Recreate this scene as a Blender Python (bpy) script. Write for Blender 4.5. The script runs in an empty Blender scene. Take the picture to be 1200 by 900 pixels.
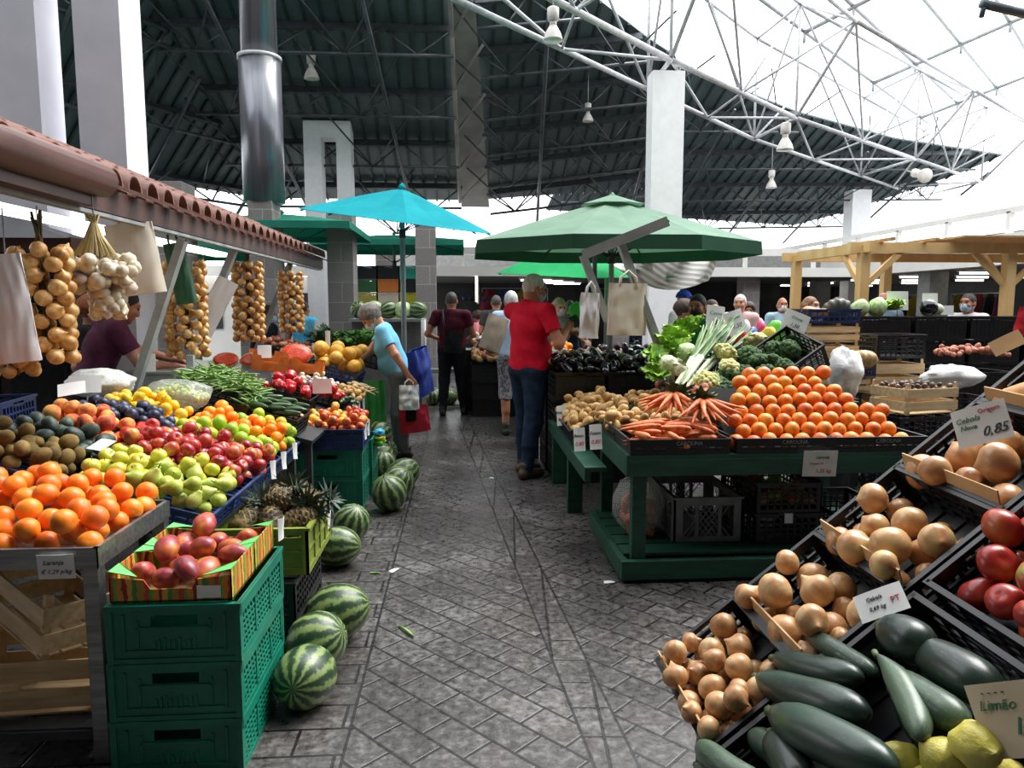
import bpy, bmesh, math, random
import numpy as np
from mathutils import Vector, Matrix, Euler
random.seed(7); RNG = np.random.default_rng(7)
S = bpy.context.scene; COL = S.collection
PI = math.pi
def rad(a): return a * PI / 180
# ---------------------------------------------------------------- camera
FPX = 850.0; CAMZ = 1.55; PITCH = rad(6.18); YAW = rad(3.97)
_f = np.array([math.sin(YAW)*math.cos(PITCH), math.cos(YAW)*math.cos(PITCH), -math.sin(PITCH)])
_r = np.array([math.cos(YAW), -math.sin(YAW), 0.0]); _u = np.cross(_r, _f)
def ray(px, py): return _f + _r*(px-600)/FPX - _u*(py-450)/FPX
def atz(px, py, z):
    d = ray(px, py); t = (z-CAMZ)/d[2]; return Vector((d[0]*t, d[1]*t, z))
def aty(px, py, y):
    d = ray(px, py); t = y/d[1]; return Vector((d[0]*t, y, CAMZ+d[2]*t))
def atx(px, py, x):
    d = ray(px, py); t = x/d[0]; return Vector((x, d[1]*t, CAMZ+d[2]*t))
cd = bpy.data.cameras.new('camera'); cam = bpy.data.objects.new('camera', cd); COL.objects.link(cam)
cam.location = (0, 0, CAMZ); cam.rotation_euler = (PI/2-PITCH, 0, -YAW)
cd.sensor_width = 36; cd.lens = FPX/1200*36; cd.clip_end = 200; cd.clip_start = 0.05
S.camera = cam
# ---------------------------------------------------------------- materials
class NT:
    def __init__(s, m):
        s.t = m.node_tree; s.t.nodes.clear()
        s.out = s.n('ShaderNodeOutputMaterial'); s.b = s.n('ShaderNodeBsdfPrincipled')
        s.l(s.b.outputs[0], s.out.inputs[0])
    def n(s, k, **kw):
        x = s.t.nodes.new(k)
        for a, v in kw.items(): setattr(x, a, v)
        return x
    def l(s, a, b): s.t.links.new(a, b)
    def coord(s, scale=(1, 1, 1), rot=(0, 0, 0), shift=False, gen='Object'):
        tc = s.n('ShaderNodeTexCoord'); mp = s.n('ShaderNodeMapping')
        mp.inputs['Scale'].default_value = scale; mp.inputs['Rotation'].default_value = rot
        s.l(tc.outputs[gen], mp.inputs[0])
        if shift:
            oi = s.n('ShaderNodeObjectInfo'); mu = s.n('ShaderNodeMath', operation='MULTIPLY'); mu.inputs[1].default_value = 37.0
            s.l(oi.outputs['Random'], mu.inputs[0]); cb = s.n('ShaderNodeCombineXYZ')
            for i in range(3): s.l(mu.outputs[0], cb.inputs[i])
            s.l(cb.outputs[0], mp.inputs['Location'])
        return mp.outputs[0]
    def noise(s, co, scale, detail=3, rough=.55, dist=0):
        x = s.n('ShaderNodeTexNoise'); x.inputs['Scale'].default_value = scale; x.inputs['Detail'].default_value = detail
        x.inputs['Roughness'].default_value = rough; x.inputs['Distortion'].default_value = dist
        s.l(co, x.inputs['Vector']); return x.outputs['Fac']
    def ramp(s, fac, stops, interp='LINEAR'):
        r = s.n('ShaderNodeValToRGB'); e = r.color_ramp; e.interpolation = interp
        while len(e.elements) < len(stops): e.elements.new(.5)
        for i, (p, c) in enumerate(stops): e.elements[i].position = p; e.elements[i].color = rgba(c)
        s.l(fac, r.inputs[0]); return r.outputs[0]
    def mix(s, fac, a, b, mode='MIX'):
        m = s.n('ShaderNodeMix', data_type='RGBA', blend_type=mode)
        for v, i in ((fac, 0), (a, 6), (b, 7)):
            if isinstance(v, (int, float)): m.inputs[i].default_value = v if i == 0 else (v, v, v, 1)
            elif isinstance(v, (tuple, list, str)): m.inputs[i].default_value = rgba(v)
            else: s.l(v, m.inputs[i])
        return m.outputs[2]
    def math(s, op, a, b=0.0, clamp=False):
        m = s.n('ShaderNodeMath', operation=op, use_clamp=clamp)
        for i, v in enumerate((a, b)):
            if isinstance(v, (int, float)): m.inputs[i].default_value = v
            else: s.l(v, m.inputs[i])
        return m.outputs[0]
    def bump(s, fac, strength=.3, dist=.01):
        b = s.n('ShaderNodeBump'); b.inputs['Strength'].default_value = strength; b.inputs['Distance'].default_value = dist
        s.l(fac, b.inputs['Height']); s.l(b.outputs[0], s.b.inputs['Normal'])
    def col(s, c): s.l(c, s.b.inputs['Base Color'])
    def rnd(s): return s.n('ShaderNodeObjectInfo').outputs['Random']
def lin(v): return v/12.92 if v <= .04045 else ((v+.055)/1.055)**2.4
def rgba(c):
    if isinstance(c, str): return tuple(lin(int(c[i:i+2], 16)/255) for i in (0, 2, 4)) + (1,)
    return tuple(c)[:3] + (1,)
MATS = {}
def base(name, rough=.5, metal=0, spec=.5, sss=0, coat=0):
    m = bpy.data.materials.new(name); m.use_nodes = True; t = NT(m)
    t.b.inputs['Roughness'].default_value = rough; t.b.inputs['Metallic'].default_value = metal
    t.b.inputs['Specular IOR Level'].default_value = spec
    if coat: t.b.inputs['Coat Weight'].default_value = coat; t.b.inputs['Coat Roughness'].default_value = .15
    MATS[name] = m; return m, t
def mat(name, c, c2=None, rough=.5, metal=0, scale=8, stretch=(1, 1, 1), bump=0, bscale=None, bd=.004, shift=False, rnd=0, spec=.5, coat=0, detail=3, lo=.35, hi=.65, rc=None, alpha=None, trans=0):
    """two-tone noise surface; rnd mixes a random per-object tone (towards rc)"""
    if name in MATS: return MATS[name]
    m, t = base(name, rough, metal, spec, coat=coat)
    co = t.coord(stretch, shift=shift)
    c2 = c2 or c
    out = t.ramp(t.noise(co, scale, detail), [(lo, c), (hi, c2)])
    if rnd:
        f = t.math('MULTIPLY', t.rnd(), rnd); out = t.mix(f, out, rc or '000000')
    t.col(out)
    if bump: t.bump(t.noise(co, bscale or scale*4, 2), bump, bd)
    if trans: t.b.inputs['Transmission Weight'].default_value = trans
    if alpha is not None: t.b.inputs['Alpha'].default_value = alpha
    return m
# ---------------------------------------------------------------- mesh builder
class MB:
    def __init__(s): s.v = []; s.f = []; s.m = []; s.smooth = []; s.k = 0; s.mats = []
    def mat(s, m):
        if m not in s.mats: s.mats.append(m)
        s.k = s.mats.index(m); return s
    def add(s, vs, fs, smooth=False):
        b = len(s.v); s.v += [tuple(p) for p in vs]
        for f in fs: s.f.append(tuple(b+i for i in f)); s.m.append(s.k); s.smooth.append(smooth)
        return s
    def box(s, c, d, rot=None, taper=1.0):
        c = Vector(c); hx, hy, hz = d[0]/2, d[1]/2, d[2]/2
        vs = [Vector((x*hx*(taper if z > 0 else 1), y*hy*(taper if z > 0 else 1), z*hz)) for z in (-1, 1) for x, y in ((-1, -1), (1, -1), (1, 1), (-1, 1))]
        if rot is not None:
            R = rot if isinstance(rot, Matrix) else Euler(rot).to_matrix()
            vs = [R @ v for v in vs]
        return s.add([c+v for v in vs], [(3, 2, 1, 0), (4, 5, 6, 7), (0, 1, 5, 4), (1, 2, 6, 5), (2, 3, 7, 6), (3, 0, 4, 7)])
    def bx(s, x0, x1, y0, y1, z0, z1): return s.box(((x0+x1)/2, (y0+y1)/2, (z0+z1)/2), (x1-x0, y1-y0, z1-z0))
    def beam(s, a, b, w, h, up=(0, 0, 1)):
        """rectangular bar from a to b"""
        a, b = Vector(a), Vector(b); d = b-a; L = d.length; d.normalize(); up = Vector(up)
        if abs(d.dot(up)) > .99: up = Vector((0, 1, 0))
        x = d.cross(up).normalized(); y = x.cross(d)
        R = Matrix((x, d, y)).transposed()
        return s.box((a+b)/2, (w, L, h), R)
    def tube(s, pts, r, n=8, cap=True, smooth=True):
        pts = [Vector(p) for p in pts]; N = len(pts)
        rs = r if isinstance(r, (list, tuple)) else [r]*N
        vs = []; up = None
        for i, p in enumerate(pts):
            t = (pts[min(i+1, N-1)]-pts[max(i-1, 0)])
            if t.length < 1e-9: t = Vector((0, 0, 1))
            t.normalize()
            if up is None: up = Vector((0, 0, 1)) if abs(t.z) < .9 else Vector((1, 0, 0))
            x = t.cross(up)
            if x.length < 1e-6: x = t.orthogonal()
            x.normalize(); y = x.cross(t); up = y
            for k in range(n):
                a = 2*PI*k/n; vs.append(p+(x*math.cos(a)+y*math.sin(a))*rs[i])
        fs = [(i*n+k, i*n+(k+1) % n, (i+1)*n+(k+1) % n, (i+1)*n+k) for i in range(N-1) for k in range(n)]
        if cap: fs += [tuple(range(n-1, -1, -1)), tuple((N-1)*n+k for k in range(n))]
        return s.add(vs, fs, smooth)
    def lathe(s, prof, n=16, fn=None, mtx=None):
        """prof: [(r,z)...] bottom to top; fn(r,z,a)->(r,z)"""
        vs = []; N = len(prof)
        for r, z in prof:
            for k in range(n):
                a = 2*PI*k/n; rr, zz = fn(r, z, a) if fn else (r, z)
                vs.append(Vector((rr*math.cos(a), rr*math.sin(a), zz)))
        fs = [(i*n+k, i*n+(k+1) % n, (i+1)*n+(k+1) % n, (i+1)*n+k) for i in range(N-1) for k in range(n)]
        fs += [tuple(range(n-1, -1, -1)), tuple((N-1)*n+k for k in range(n))]
        if mtx is not None: vs = [mtx @ v for v in vs]
        return s.add(vs, fs, True)
    def sphere(s, c, r, n=12, m=8, sc=(1, 1, 1), rot=None, fn=None):
        c = Vector(c); vs = []; R = Euler(rot).to_matrix() if rot is not None else None
        for i in range(m+1):
            t = PI*i/m
            for k in range(n if 0 < i < m else 1):
                a = 2*PI*k/n; p = Vector((math.sin(t)*math.cos(a), math.sin(t)*math.sin(a), -math.cos(t)))
                q = r*(fn(p) if fn else 1); p = Vector((p.x*sc[0], p.y*sc[1], p.z*sc[2]))*q
                if R: p = R @ p
                vs.append(c+p)
        def ix(i, k): return 0 if i == 0 else (len(vs)-1 if i == m else 1+(i-1)*n+k % n)
        fs = []
        for i in range(m):
            for k in range(n):
                q = [ix(i, k), ix(i, k+1), ix(i+1, k+1), ix(i+1, k)]
                q2 = [];
                for x in q:
                    if x not in q2: q2.append(x)
                fs.append(tuple(q2))
        return s.add(vs, fs, True)
    def sheet(s, grid, thick=0.0, smooth=True):
        """grid of points [row][col]; thick gives it a back"""
        R, Cn = len(grid), len(grid[0]); P = [[Vector(p) for p in row] for row in grid]
        vs = [p for row in P for p in row]
        fs = [(i*Cn+j, i*Cn+j+1, (i+1)*Cn+j+1, (i+1)*Cn+j) for i in range(R-1) for j in range(Cn-1)]
        rim = None
        if thick:
            nv = []
            for i in range(R):
                for j in range(Cn):
                    du = P[i][min(j+1, Cn-1)]-P[i][max(j-1, 0)]; dv = P[min(i+1, R-1)][j]-P[max(i-1, 0)][j]
                    nn = du.cross(dv)
                    nn = nn.normalized() if nn.length > 1e-12 else Vector((0, 0, 1))
                    nv.append(P[i][j]-nn*thick)
            b = len(vs); vs += nv
            fs += [(b+i*Cn+j, b+(i+1)*Cn+j, b+(i+1)*Cn+j+1, b+i*Cn+j+1) for i in range(R-1) for j in range(Cn-1)]
            edge = [(0, j) for j in range(Cn)]+[(i, Cn-1) for i in range(1, R)]+[(R-1, j) for j in range(Cn-2, -1, -1)]+[(i, 0) for i in range(R-2, 0, -1)]
            rim = []
            for q in range(len(edge)):
                a = edge[q][0]*Cn+edge[q][1]; c = edge[(q+1) % len(edge)]; c = c[0]*Cn+c[1]
                rim.append((vs[a], vs[b+a], vs[b+c], vs[c]))
        s.add(vs, fs, smooth)
        for q in rim or (): s.add(q, [(0, 1, 2, 3)], False)
        return s
    def prism(s, poly, z0, z1):
        n = len(poly); vs = [(x, y, z0) for x, y in poly]+[(x, y, z1) for x, y in poly]
        return s.add(vs, [tuple(range(n-1, -1, -1)), tuple(range(n, 2*n))]+[(i, (i+1) % n, n+(i+1) % n, n+i) for i in range(n)])
    def xf(s, M, start=0):
        for i in range(start, len(s.v)): s.v[i] = tuple(M @ Vector(s.v[i]))
        return s
    def mesh(s, name='m'):
        me = bpy.data.meshes.new(name); me.from_pydata(s.v, [], s.f)
        for m in s.mats: me.materials.append(m)
        if s.mats: me.polygons.foreach_set('material_index', s.m)
        me.polygons.foreach_set('use_smooth', s.smooth); me.update(); return me
    def build(s, name, m=None, parent=None, bevel=0, loc=None, rot=None, **tags):
        if m is not None and not s.mats: s.mats = [m]
        return obj(name, s.mesh(name), parent, loc, rot, bevel, **tags)
def obj(name, me, parent=None, loc=None, rot=None, bevel=0, label=None, cat=None, group=None, kind=None, scale=None):
    o = bpy.data.objects.new(name, me); COL.objects.link(o)
    if parent: o.parent = parent
    if loc is not None: o.location = loc
    if rot is not None: o.rotation_euler = rot if not isinstance(rot, Matrix) else rot.to_euler()
    if scale is not None: o.scale = scale if hasattr(scale, '__len__') else (scale,)*3
    if bevel:
        b = o.modifiers.new('b', 'BEVEL'); b.width = bevel; b.segments = 2; b.limit_method = 'ANGLE'
    return tag(o, label, cat, group, kind)
def tag(o, label=None, cat=None, group=None, kind=None):
    if label: o['label'] = label
    if cat: o['category'] = cat
    if group: o['group'] = group
    if kind: o['kind'] = kind
    return o
def thing(name, label, cat, loc=(0, 0, 0), rot=(0, 0, 0), group=None):
    o = bpy.data.objects.new(name, None); COL.objects.link(o); o.location = loc; o.rotation_euler = rot
    o.empty_display_size = .1
    return tag(o, label, cat, group)
def dup(o, loc=None, rot=None, label=None, group=None, scale=None):
    c = o.copy(); COL.objects.link(c)
    if loc is not None: c.location = loc
    if rot is not None: c.rotation_euler = rot if not isinstance(rot, Matrix) else rot.to_euler()
    if scale is not None: c.scale = scale if hasattr(scale, '__len__') else (scale,)*3
    if label: c['label'] = label
    if group: c['group'] = group
    for ch in list(KIDS.get(o.name, o.children)):
        d = ch.copy(); COL.objects.link(d); d.parent = c
        for g in ch.children: e = g.copy(); COL.objects.link(e); e.parent = d
    return c
KIDS = {}
FONT = {}
def text_mesh(body, size, m, shear=0, extr=.0006, align='CENTER'):
    key = (body, size, m.name, shear, align)
    if key in FONT: return FONT[key]
    cu = bpy.data.curves.new('lettering', 'FONT'); cu.body = body; cu.size = size; cu.extrude = extr; cu.shear = shear
    cu.align_x = align; cu.align_y = 'CENTER'; cu.resolution_u = 2
    o = bpy.data.objects.new('lettering_tmp', cu); COL.objects.link(o); bpy.context.view_layer.update()
    me = bpy.data.meshes.new_from_object(o.evaluated_get(bpy.context.evaluated_depsgraph_get()))
    bpy.data.objects.remove(o); me.materials.clear(); me.materials.append(m); FONT[key] = me; return me
def fbm(p, sc=1.0, seed=0):
    from mathutils import noise
    return noise.noise(Vector(p)*sc+Vector((seed*13.7, seed*7.1, seed*3.3)))
# ---------------------------------------------------------------- signed distance bodies -> one continuous surface
def _cone(P, a, b, ra, rb):
    ab = b-a; L2 = float(ab@ab)
    t = np.clip(((P-a)@ab)/max(L2, 1e-12), 0, 1)
    return np.linalg.norm(P-a-t[..., None]*ab, axis=-1)-(ra+(rb-ra)*t)
def _ell(P, c, r, R=None):
    q = P-c
    if R is not None: q = q@R
    k0 = np.linalg.norm(q/r, axis=-1); k1 = np.linalg.norm(q/(r*r), axis=-1)
    return k0*(k0-1)/np.maximum(k1, 1e-9)
class SDF:
    def __init__(s, vox): s.vox = vox; s.p = []
    def cone(s, a, b, ra, rb, k=.02, clip=(), grow=0): s.p.append(('c', np.array(a, float), np.array(b, float), ra+grow, rb+grow, k, clip, 1)); return s
    def ell(s, c, r, k=.02, clip=(), R=None, grow=0, sign=1): s.p.append(('e', np.array(c, float), np.array(r, float)+grow, R, None, k, clip, sign)); return s
    def mesh(s, name='body', cutz=None, cuts=(), inner=None):
        lo = np.full(3, 1e9); hi = np.full(3, -1e9)
        def bb(p):
            if p[0] == 'c':
                r = max(p[3], p[4]); return np.minimum(p[1], p[2])-r, np.maximum(p[1], p[2])+r
            r = p[2] if p[3] is None else np.full(3, p[2].max()); return p[1]-r, p[1]+r
        for p in s.p:
            if p[7] > 0: a, b = bb(p); lo = np.minimum(lo, a); hi = np.maximum(hi, b)
        lo -= 4*s.vox; hi += 4*s.vox
        n = np.ceil((hi-lo)/s.vox).astype(int)+1
        G = np.full(n, .2, np.float32)
        for p in s.p:
            a, b = bb(p); m = p[5]*1.5+3*s.vox
            i0 = np.clip(np.floor((a-m-lo)/s.vox).astype(int), 0, n); i1 = np.clip(np.ceil((b+m-lo)/s.vox).astype(int)+1, 0, n)
            if (i1 <= i0).any(): continue
            ax = [lo[q]+s.vox*np.arange(i0[q], i1[q]) for q in range(3)]
            P = np.stack(np.meshgrid(*ax, indexing='ij'), -1)
            d = _cone(P, p[1], p[2], p[3], p[4]) if p[0] == 'c' else _ell(P, p[1], p[2], p[3])
            for (o, nn) in p[6]: d = np.maximum(d, (P-np.array(o))@np.array(nn))
            g = G[i0[0]:i1[0], i0[1]:i1[1], i0[2]:i1[2]]; k = p[5]
            if p[7] > 0:
                if k > 0: h = np.maximum(k-np.abs(g-d), 0)/k; r = np.minimum(g, d)-h*h*k/4
                else: r = np.minimum(g, d)
            else:
                h = np.maximum(k-np.abs(-d-g), 0)/max(k, 1e-6); r = np.maximum(g, -d)+h*h*k/4
            G[i0[0]:i1[0], i0[1]:i1[1], i0[2]:i1[2]] = r
        if cuts:
            ax = [lo[q]+s.vox*np.arange(n[q]) for q in range(3)]
            P = np.stack(np.meshgrid(*ax, indexing='ij'), -1)
            for (o, nn) in cuts: G = np.maximum(G, (P-np.array(o))@np.array(nn))
        G[0], G[-1] = .1, .1; G[:, 0] = .1; G[:, -1] = .1; G[:, :, 0] = .1; G[:, :, -1] = .1
        return nets(G, lo, s.vox, name)
def nets(G, lo, vox, name):
    I = G < 0; n = np.array(G.shape)
    c = np.zeros(n-1, np.int8)
    for dx in (0, 1):
        for dy in (0, 1):
            for dz in (0, 1): c += I[dx:n[0]-1+dx, dy:n[1]-1+dy, dz:n[2]-1+dz]
    cell = np.argwhere((c > 0) & (c < 8)); idx = np.full(n-1, -1, np.int64); idx[tuple(cell.T)] = np.arange(len(cell))
    acc = np.zeros((len(cell), 3)); cnt = np.zeros(len(cell))
    cor = [(x, y, z) for x in (0, 1) for y in (0, 1) for z in (0, 1)]
    for a in range(8):
        for b in range(a+1, 8):
            A, B = np.array(cor[a]), np.array(cor[b])
            if np.abs(A-B).sum() != 1: continue
            ga = G[tuple((cell+A).T)]; gb = G[tuple((cell+B).T)]; m = (ga < 0) != (gb < 0)
            t = np.where(m, ga/np.where(ga == gb, 1, ga-gb), 0)[:, None]
            acc += np.where(m[:, None], A+(B-A)*t, 0); cnt += m
    V = lo+(cell+acc/np.maximum(cnt, 1)[:, None])*vox
    F = []
    for ax in range(3):
        s0 = [slice(None)]*3; s1 = [slice(None)]*3; s0[ax] = slice(0, -1); s1[ax] = slice(1, None)
        ch = np.argwhere(I[tuple(s0)] != I[tuple(s1)]); u, v = [(1, 2), (2, 0), (0, 1)][ax]
        ok = (ch[:, u] > 0) & (ch[:, v] > 0) & (ch[:, u] < n[u]-1) & (ch[:, v] < n[v]-1); ch = ch[ok]
        eu = np.zeros(3, int); eu[u] = 1; ev = np.zeros(3, int); ev[v] = 1
        q = np.stack([idx[tuple((ch-eu-ev).T)], idx[tuple((ch-ev).T)], idx[tuple(ch.T)], idx[tuple((ch-eu).T)]], 1)
        ins = I[tuple(ch.T)]; q[~ins] = q[~ins][:, ::-1]; F.append(q)
    F = np.concatenate(F)
    me = bpy.data.meshes.new(name); me.vertices.add(len(V)); me.vertices.foreach_set('co', V.astype(np.float32).ravel())
    me.loops.add(F.size); me.loops.foreach_set('vertex_index', F.astype(np.int32).ravel())
    me.polygons.add(len(F)); me.polygons.foreach_set('loop_start', np.arange(0, F.size, 4, dtype=np.int32))
    me.polygons.foreach_set('use_smooth', np.ones(len(F), bool)); me.update(calc_edges=True); me.validate(); return me
# ---------------------------------------------------------------- produce materials
def fruit_mat(name, stops, scale=1.5, rough=.45, spec=.45, fine=0, fine_c='ffffff', bump=0, bscale=60, stretch=(1, 1, 1), axis=0, coat=0, bd=.002, detail=2):
    """blotchy skin: large noise ramp (random per fruit), optional fine flecks and a tone along the stem axis"""
    m, t = base(name, rough, 0, spec, coat=coat)
    co = t.coord(stretch, shift=True)
    f = t.noise(co, scale*10, detail)
    f = t.math('ADD', f, t.math('MULTIPLY', t.math('SUBTRACT', t.rnd(), .5), .22))
    if axis:
        sx = t.n('ShaderNodeSeparateXYZ'); t.l(t.coord(), sx.inputs[0]); f = t.math('ADD', f, t.math('MULTIPLY', sx.outputs[2], axis))
    c = t.ramp(f, stops)
    if fine:
        c = t.mix(t.math('MULTIPLY', t.math('GREATER_THAN', t.noise(co, fine, 1), .64), .6), c, fine_c)
    t.col(c)
    if bump: t.bump(t.noise(co, bscale, 2), bump, bd)
    return m
m_orange = fruit_mat('orange_peel', [(.25, 'd8601a'), (.5, 'ef7d1a'), (.75, 'f59a2c')], bump=.25, bscale=230, rough=.42)
m_orange2 = fruit_mat('navel_peel', [(.25, 'c9551a'), (.5, 'e27a22'), (.75, 'e8a032')], bump=.25, bscale=230, rough=.42)
m_mandarin = fruit_mat('mandarin_peel', [(.25, 'ee7412'), (.5, 'fb8f14'), (.75, 'ffa722')], bump=.25, bscale=200, rough=.4)
m_apple = fruit_mat('red_apple_skin', [(.22, '7d1524'), (.5, 'a8202c'), (.66, 'bd3a34'), (.85, 'd8a352')], stretch=(1, 1, .35), rough=.28, fine=160, fine_c='d27058', coat=.3)
m_gala = fruit_mat('striped_apple_skin', [(.25, '9c2a2c'), (.5, 'c4503f'), (.64, 'd98a4a'), (.85, 'd8b95c')], stretch=(1.6, 1.6, .3), rough=.3, coat=.25)
m_yapple = fruit_mat('yellow_apple_skin', [(.3, 'b9bd34'), (.5, 'd6d04a'), (.75, 'e6dd6c')], rough=.3, fine=170, fine_c='a9a040', coat=.2)
m_pear = fruit_mat('green_pear_skin', [(.3, '94a83c'), (.5, 'b4c04f'), (.75, 'cbd070')], rough=.4, fine=200, fine_c='7f8a3c')
m_lime = fruit_mat('green_citrus_peel', [(.3, '7fa51e'), (.5, 'a2c02c'), (.68, 'c2cf3a'), (.85, 'e3c22e')], rough=.4, bump=.25, bscale=200)
m_grape = fruit_mat('yellow_citrus_peel', [(.3, 'e6a01c'), (.5, 'f4bc28'), (.8, 'f8d04c')], rough=.4, bump=.2, bscale=200)
m_peach = fruit_mat('peach_skin', [(.25, '9e3a38'), (.42, 'd06a4a'), (.56, 'e69a56'), (.75, 'eab864')], scale=2.2, rough=.75, spec=.2)
m_nect = fruit_mat('nectarine_skin', [(.25, '951f2c'), (.48, 'c8332c'), (.62, 'e2683a'), (.8, 'f0a24a')], scale=2.2, rough=.35)
m_plum = fruit_mat('dark_plum_skin', [(.3, '171a2c'), (.5, '262b44'), (.7, '4a5270')], scale=2.6, rough=.38)
m_lemon = fruit_mat('lemon_peel', [(.3, 'e8b41a'), (.55, 'f5cd28'), (.8, 'f8dc4a')], rough=.4, bump=.3, bscale=170)
m_biglemon = fruit_mat('knobbly_lemon_peel', [(.3, '9c9438'), (.5, 'c0b44e'), (.8, 'd2c870')], rough=.45, bump=.5, bscale=90, bd=.004)
m_kiwi = fruit_mat('kiwi_skin', [(.3, '5d4c2c'), (.5, '7d673c'), (.75, '97814e')], rough=.85, bump=.5, bscale=300, spec=.2)
m_avo = fruit_mat('avocado_skin', [(.3, '23302c'), (.5, '38483f'), (.75, '586a58')], rough=.5, bump=.6, bscale=140, bd=.003)
m_tom = fruit_mat('tomato_skin', [(.2, 'b03220'), (.42, 'c85030'), (.58, 'd2743c'), (.78, 'c8964a')], rough=.3, coat=.2)
m_tom2 = fruit_mat('salad_tomato_skin', [(.2, '7e1a1c'), (.46, 'a42c22'), (.6, 'b2542e'), (.76, '9a8a40')], rough=.32, coat=.15, scale=1.3)
m_mango = fruit_mat('mango_skin', [(.25, '6e2430'), (.45, 'a33a42'), (.6, 'c9703a'), (.78, 'dba63c')], scale=1.4, rough=.4, coat=.2)
m_onion = fruit_mat('onion_skin', [(.2, '7e5030'), (.42, 'ae7c50'), (.6, 'c89c6c'), (.8, 'd8bc8c')], stretch=(2.2, 2.2, .5), scale=1.6, rough=.4, coat=.15, detail=4)
m_bonion = fruit_mat('spanish_onion_skin', [(.22, '94623e'), (.45, 'bd8858'), (.6, 'cfa472'), (.78, 'c6ba78')], stretch=(2, 2, .45), scale=1.5, rough=.32, coat=.25, detail=4)
m_garlic = fruit_mat('garlic_skin', [(.2, '84637a'), (.4, 'c6b4a0'), (.6, 'dcd2b4'), (.8, 'ece6d0')], stretch=(2, 2, .5), rough=.55)
m_potato = fruit_mat('potato_skin', [(.25, '87643a'), (.5, 'b98f55'), (.75, 'd8b878')], rough=.7, fine=120, fine_c='7c5a34', bump=.4, bscale=90)
m_spud = fruit_mat('red_potato_skin', [(.3, '8a4a3a'), (.5, 'b06a50'), (.75, 'c99270')], rough=.65, fine=120, fine_c='6e3a2c')
m_pepper = fruit_mat('red_pepper_skin', [(.3, 'a80f1c'), (.6, 'd01d2a'), (.85, 'e2403c')], rough=.18, coat=.5)
m_courg = fruit_mat('courgette_skin', [(.3, '1d3420'), (.5, '2f4c2c'), (.72, '4f6e3e')], stretch=(3, 3, .4), rough=.3, fine=220, fine_c='7c9a5c', coat=.3)
m_marrow = fruit_mat('marrow_skin', [(.3, '18241f'), (.5, '24342c'), (.66, '31453a'), (.9, '566a34')], stretch=(2, 2, .3), scale=.9, rough=.36, fine=200, fine_c='3c5246', coat=.15)
m_auber = fruit_mat('aubergine_skin', [(.3, '0e0b14'), (.6, '1c1624'), (.9, '2c2236')], rough=.12, coat=.6)
m_carrot = fruit_mat('carrot_skin', [(.3, 'c0562c'), (.5, 'dd7840'), (.75, 'e8955a')], stretch=(1, 1, 3), rough=.55, bump=.4, bscale=60)
m_bean = fruit_mat('bean_skin', [(.3, '567c38'), (.5, '7aa04e'), (.75, 'a2c070')], rough=.45)
m_squash = fruit_mat('butternut_skin', [(.3, 'c98748'), (.55, 'dba566'), (.8, 'e6bd84')], rough=.5)
m_leaf = fruit_mat('leaf_green', [(.3, '2f5626'), (.5, '4c7a30'), (.75, '78a040')], scale=3, rough=.5)
m_lettuce = fruit_mat('lettuce_green', [(.3, '5c9426'), (.5, '86b834'), (.75, 'b4d85a')], scale=4, rough=.5)
m_kale = fruit_mat('dark_leaf_green', [(.3, '20381f'), (.5, '35552f'), (.75, '54773f')], scale=4, rough=.55)
m_cabb = fruit_mat('pale_cabbage', [(.3, '8fae6a'), (.5, 'b6ca94'), (.75, 'd4dfb8')], scale=3, rough=.45)
m_white = fruit_mat('fennel_white', [(.3, 'bccb9a'), (.5, 'dde4cc'), (.8, 'eef0e2')], scale=3, rough=.45)
m_cauli = fruit_mat('cauliflower_curd', [(.3, 'b3b26c'), (.5, 'd6d08c'), (.75, 'e8e0b0')], scale=5, rough=.8, bump=.8, bscale=110, bd=.006)
m_broc = fruit_mat('broccoli_floret', [(.3, '2a4229'), (.5, '3e5c36'), (.75, '5c7a4a')], scale=5, rough=.85, bump=1, bscale=160, bd=.006)
m_stem = mat('dry_stem', '6a5a34', '4a3c20', rough=.8, scale=40)
m_gstem = mat('green_stem', '5f7a34', '8a9a50', rough=.6, scale=30)
m_melon = fruit_mat('yellow_melon_skin', [(.3, 'c98e28'), (.5, 'e0a838'), (.75, 'efc25a')], rough=.5, bump=.3, bscale=120)
m_flesh = fruit_mat('red_melon_flesh', [(.3, 'c83a22'), (.6, 'e2562e'), (.85, 'f08a50')], scale=4, rough=.35)
def melon_mat():
    m, t = base('watermelon_rind', .4, coat=.08)
    sx = t.n('ShaderNodeSeparateXYZ'); t.l(t.coord(), sx.inputs[0])
    a = t.math('ARCTAN2', sx.outputs[1], sx.outputs[0])
    co = t.coord(shift=True)
    a = t.math('ADD', t.math('MULTIPLY', a, 11.0), t.math('MULTIPLY', t.noise(co, 3.2, 5, .7), 7.5))
    f = t.math('ADD', t.math('MULTIPLY', t.math('SINE', a), .5), .5)
    f = t.math('ADD', f, t.math('MULTIPLY', t.math('SUBTRACT', t.noise(co, 11, 4, .7), .5), 1.0))
    t.col(t.ramp(f, [(.10, '7f8f56'), (.34, '5c7644'), (.54, '385230'), (.8, '22381f')])); return m
m_wmelon = melon_mat()
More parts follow.
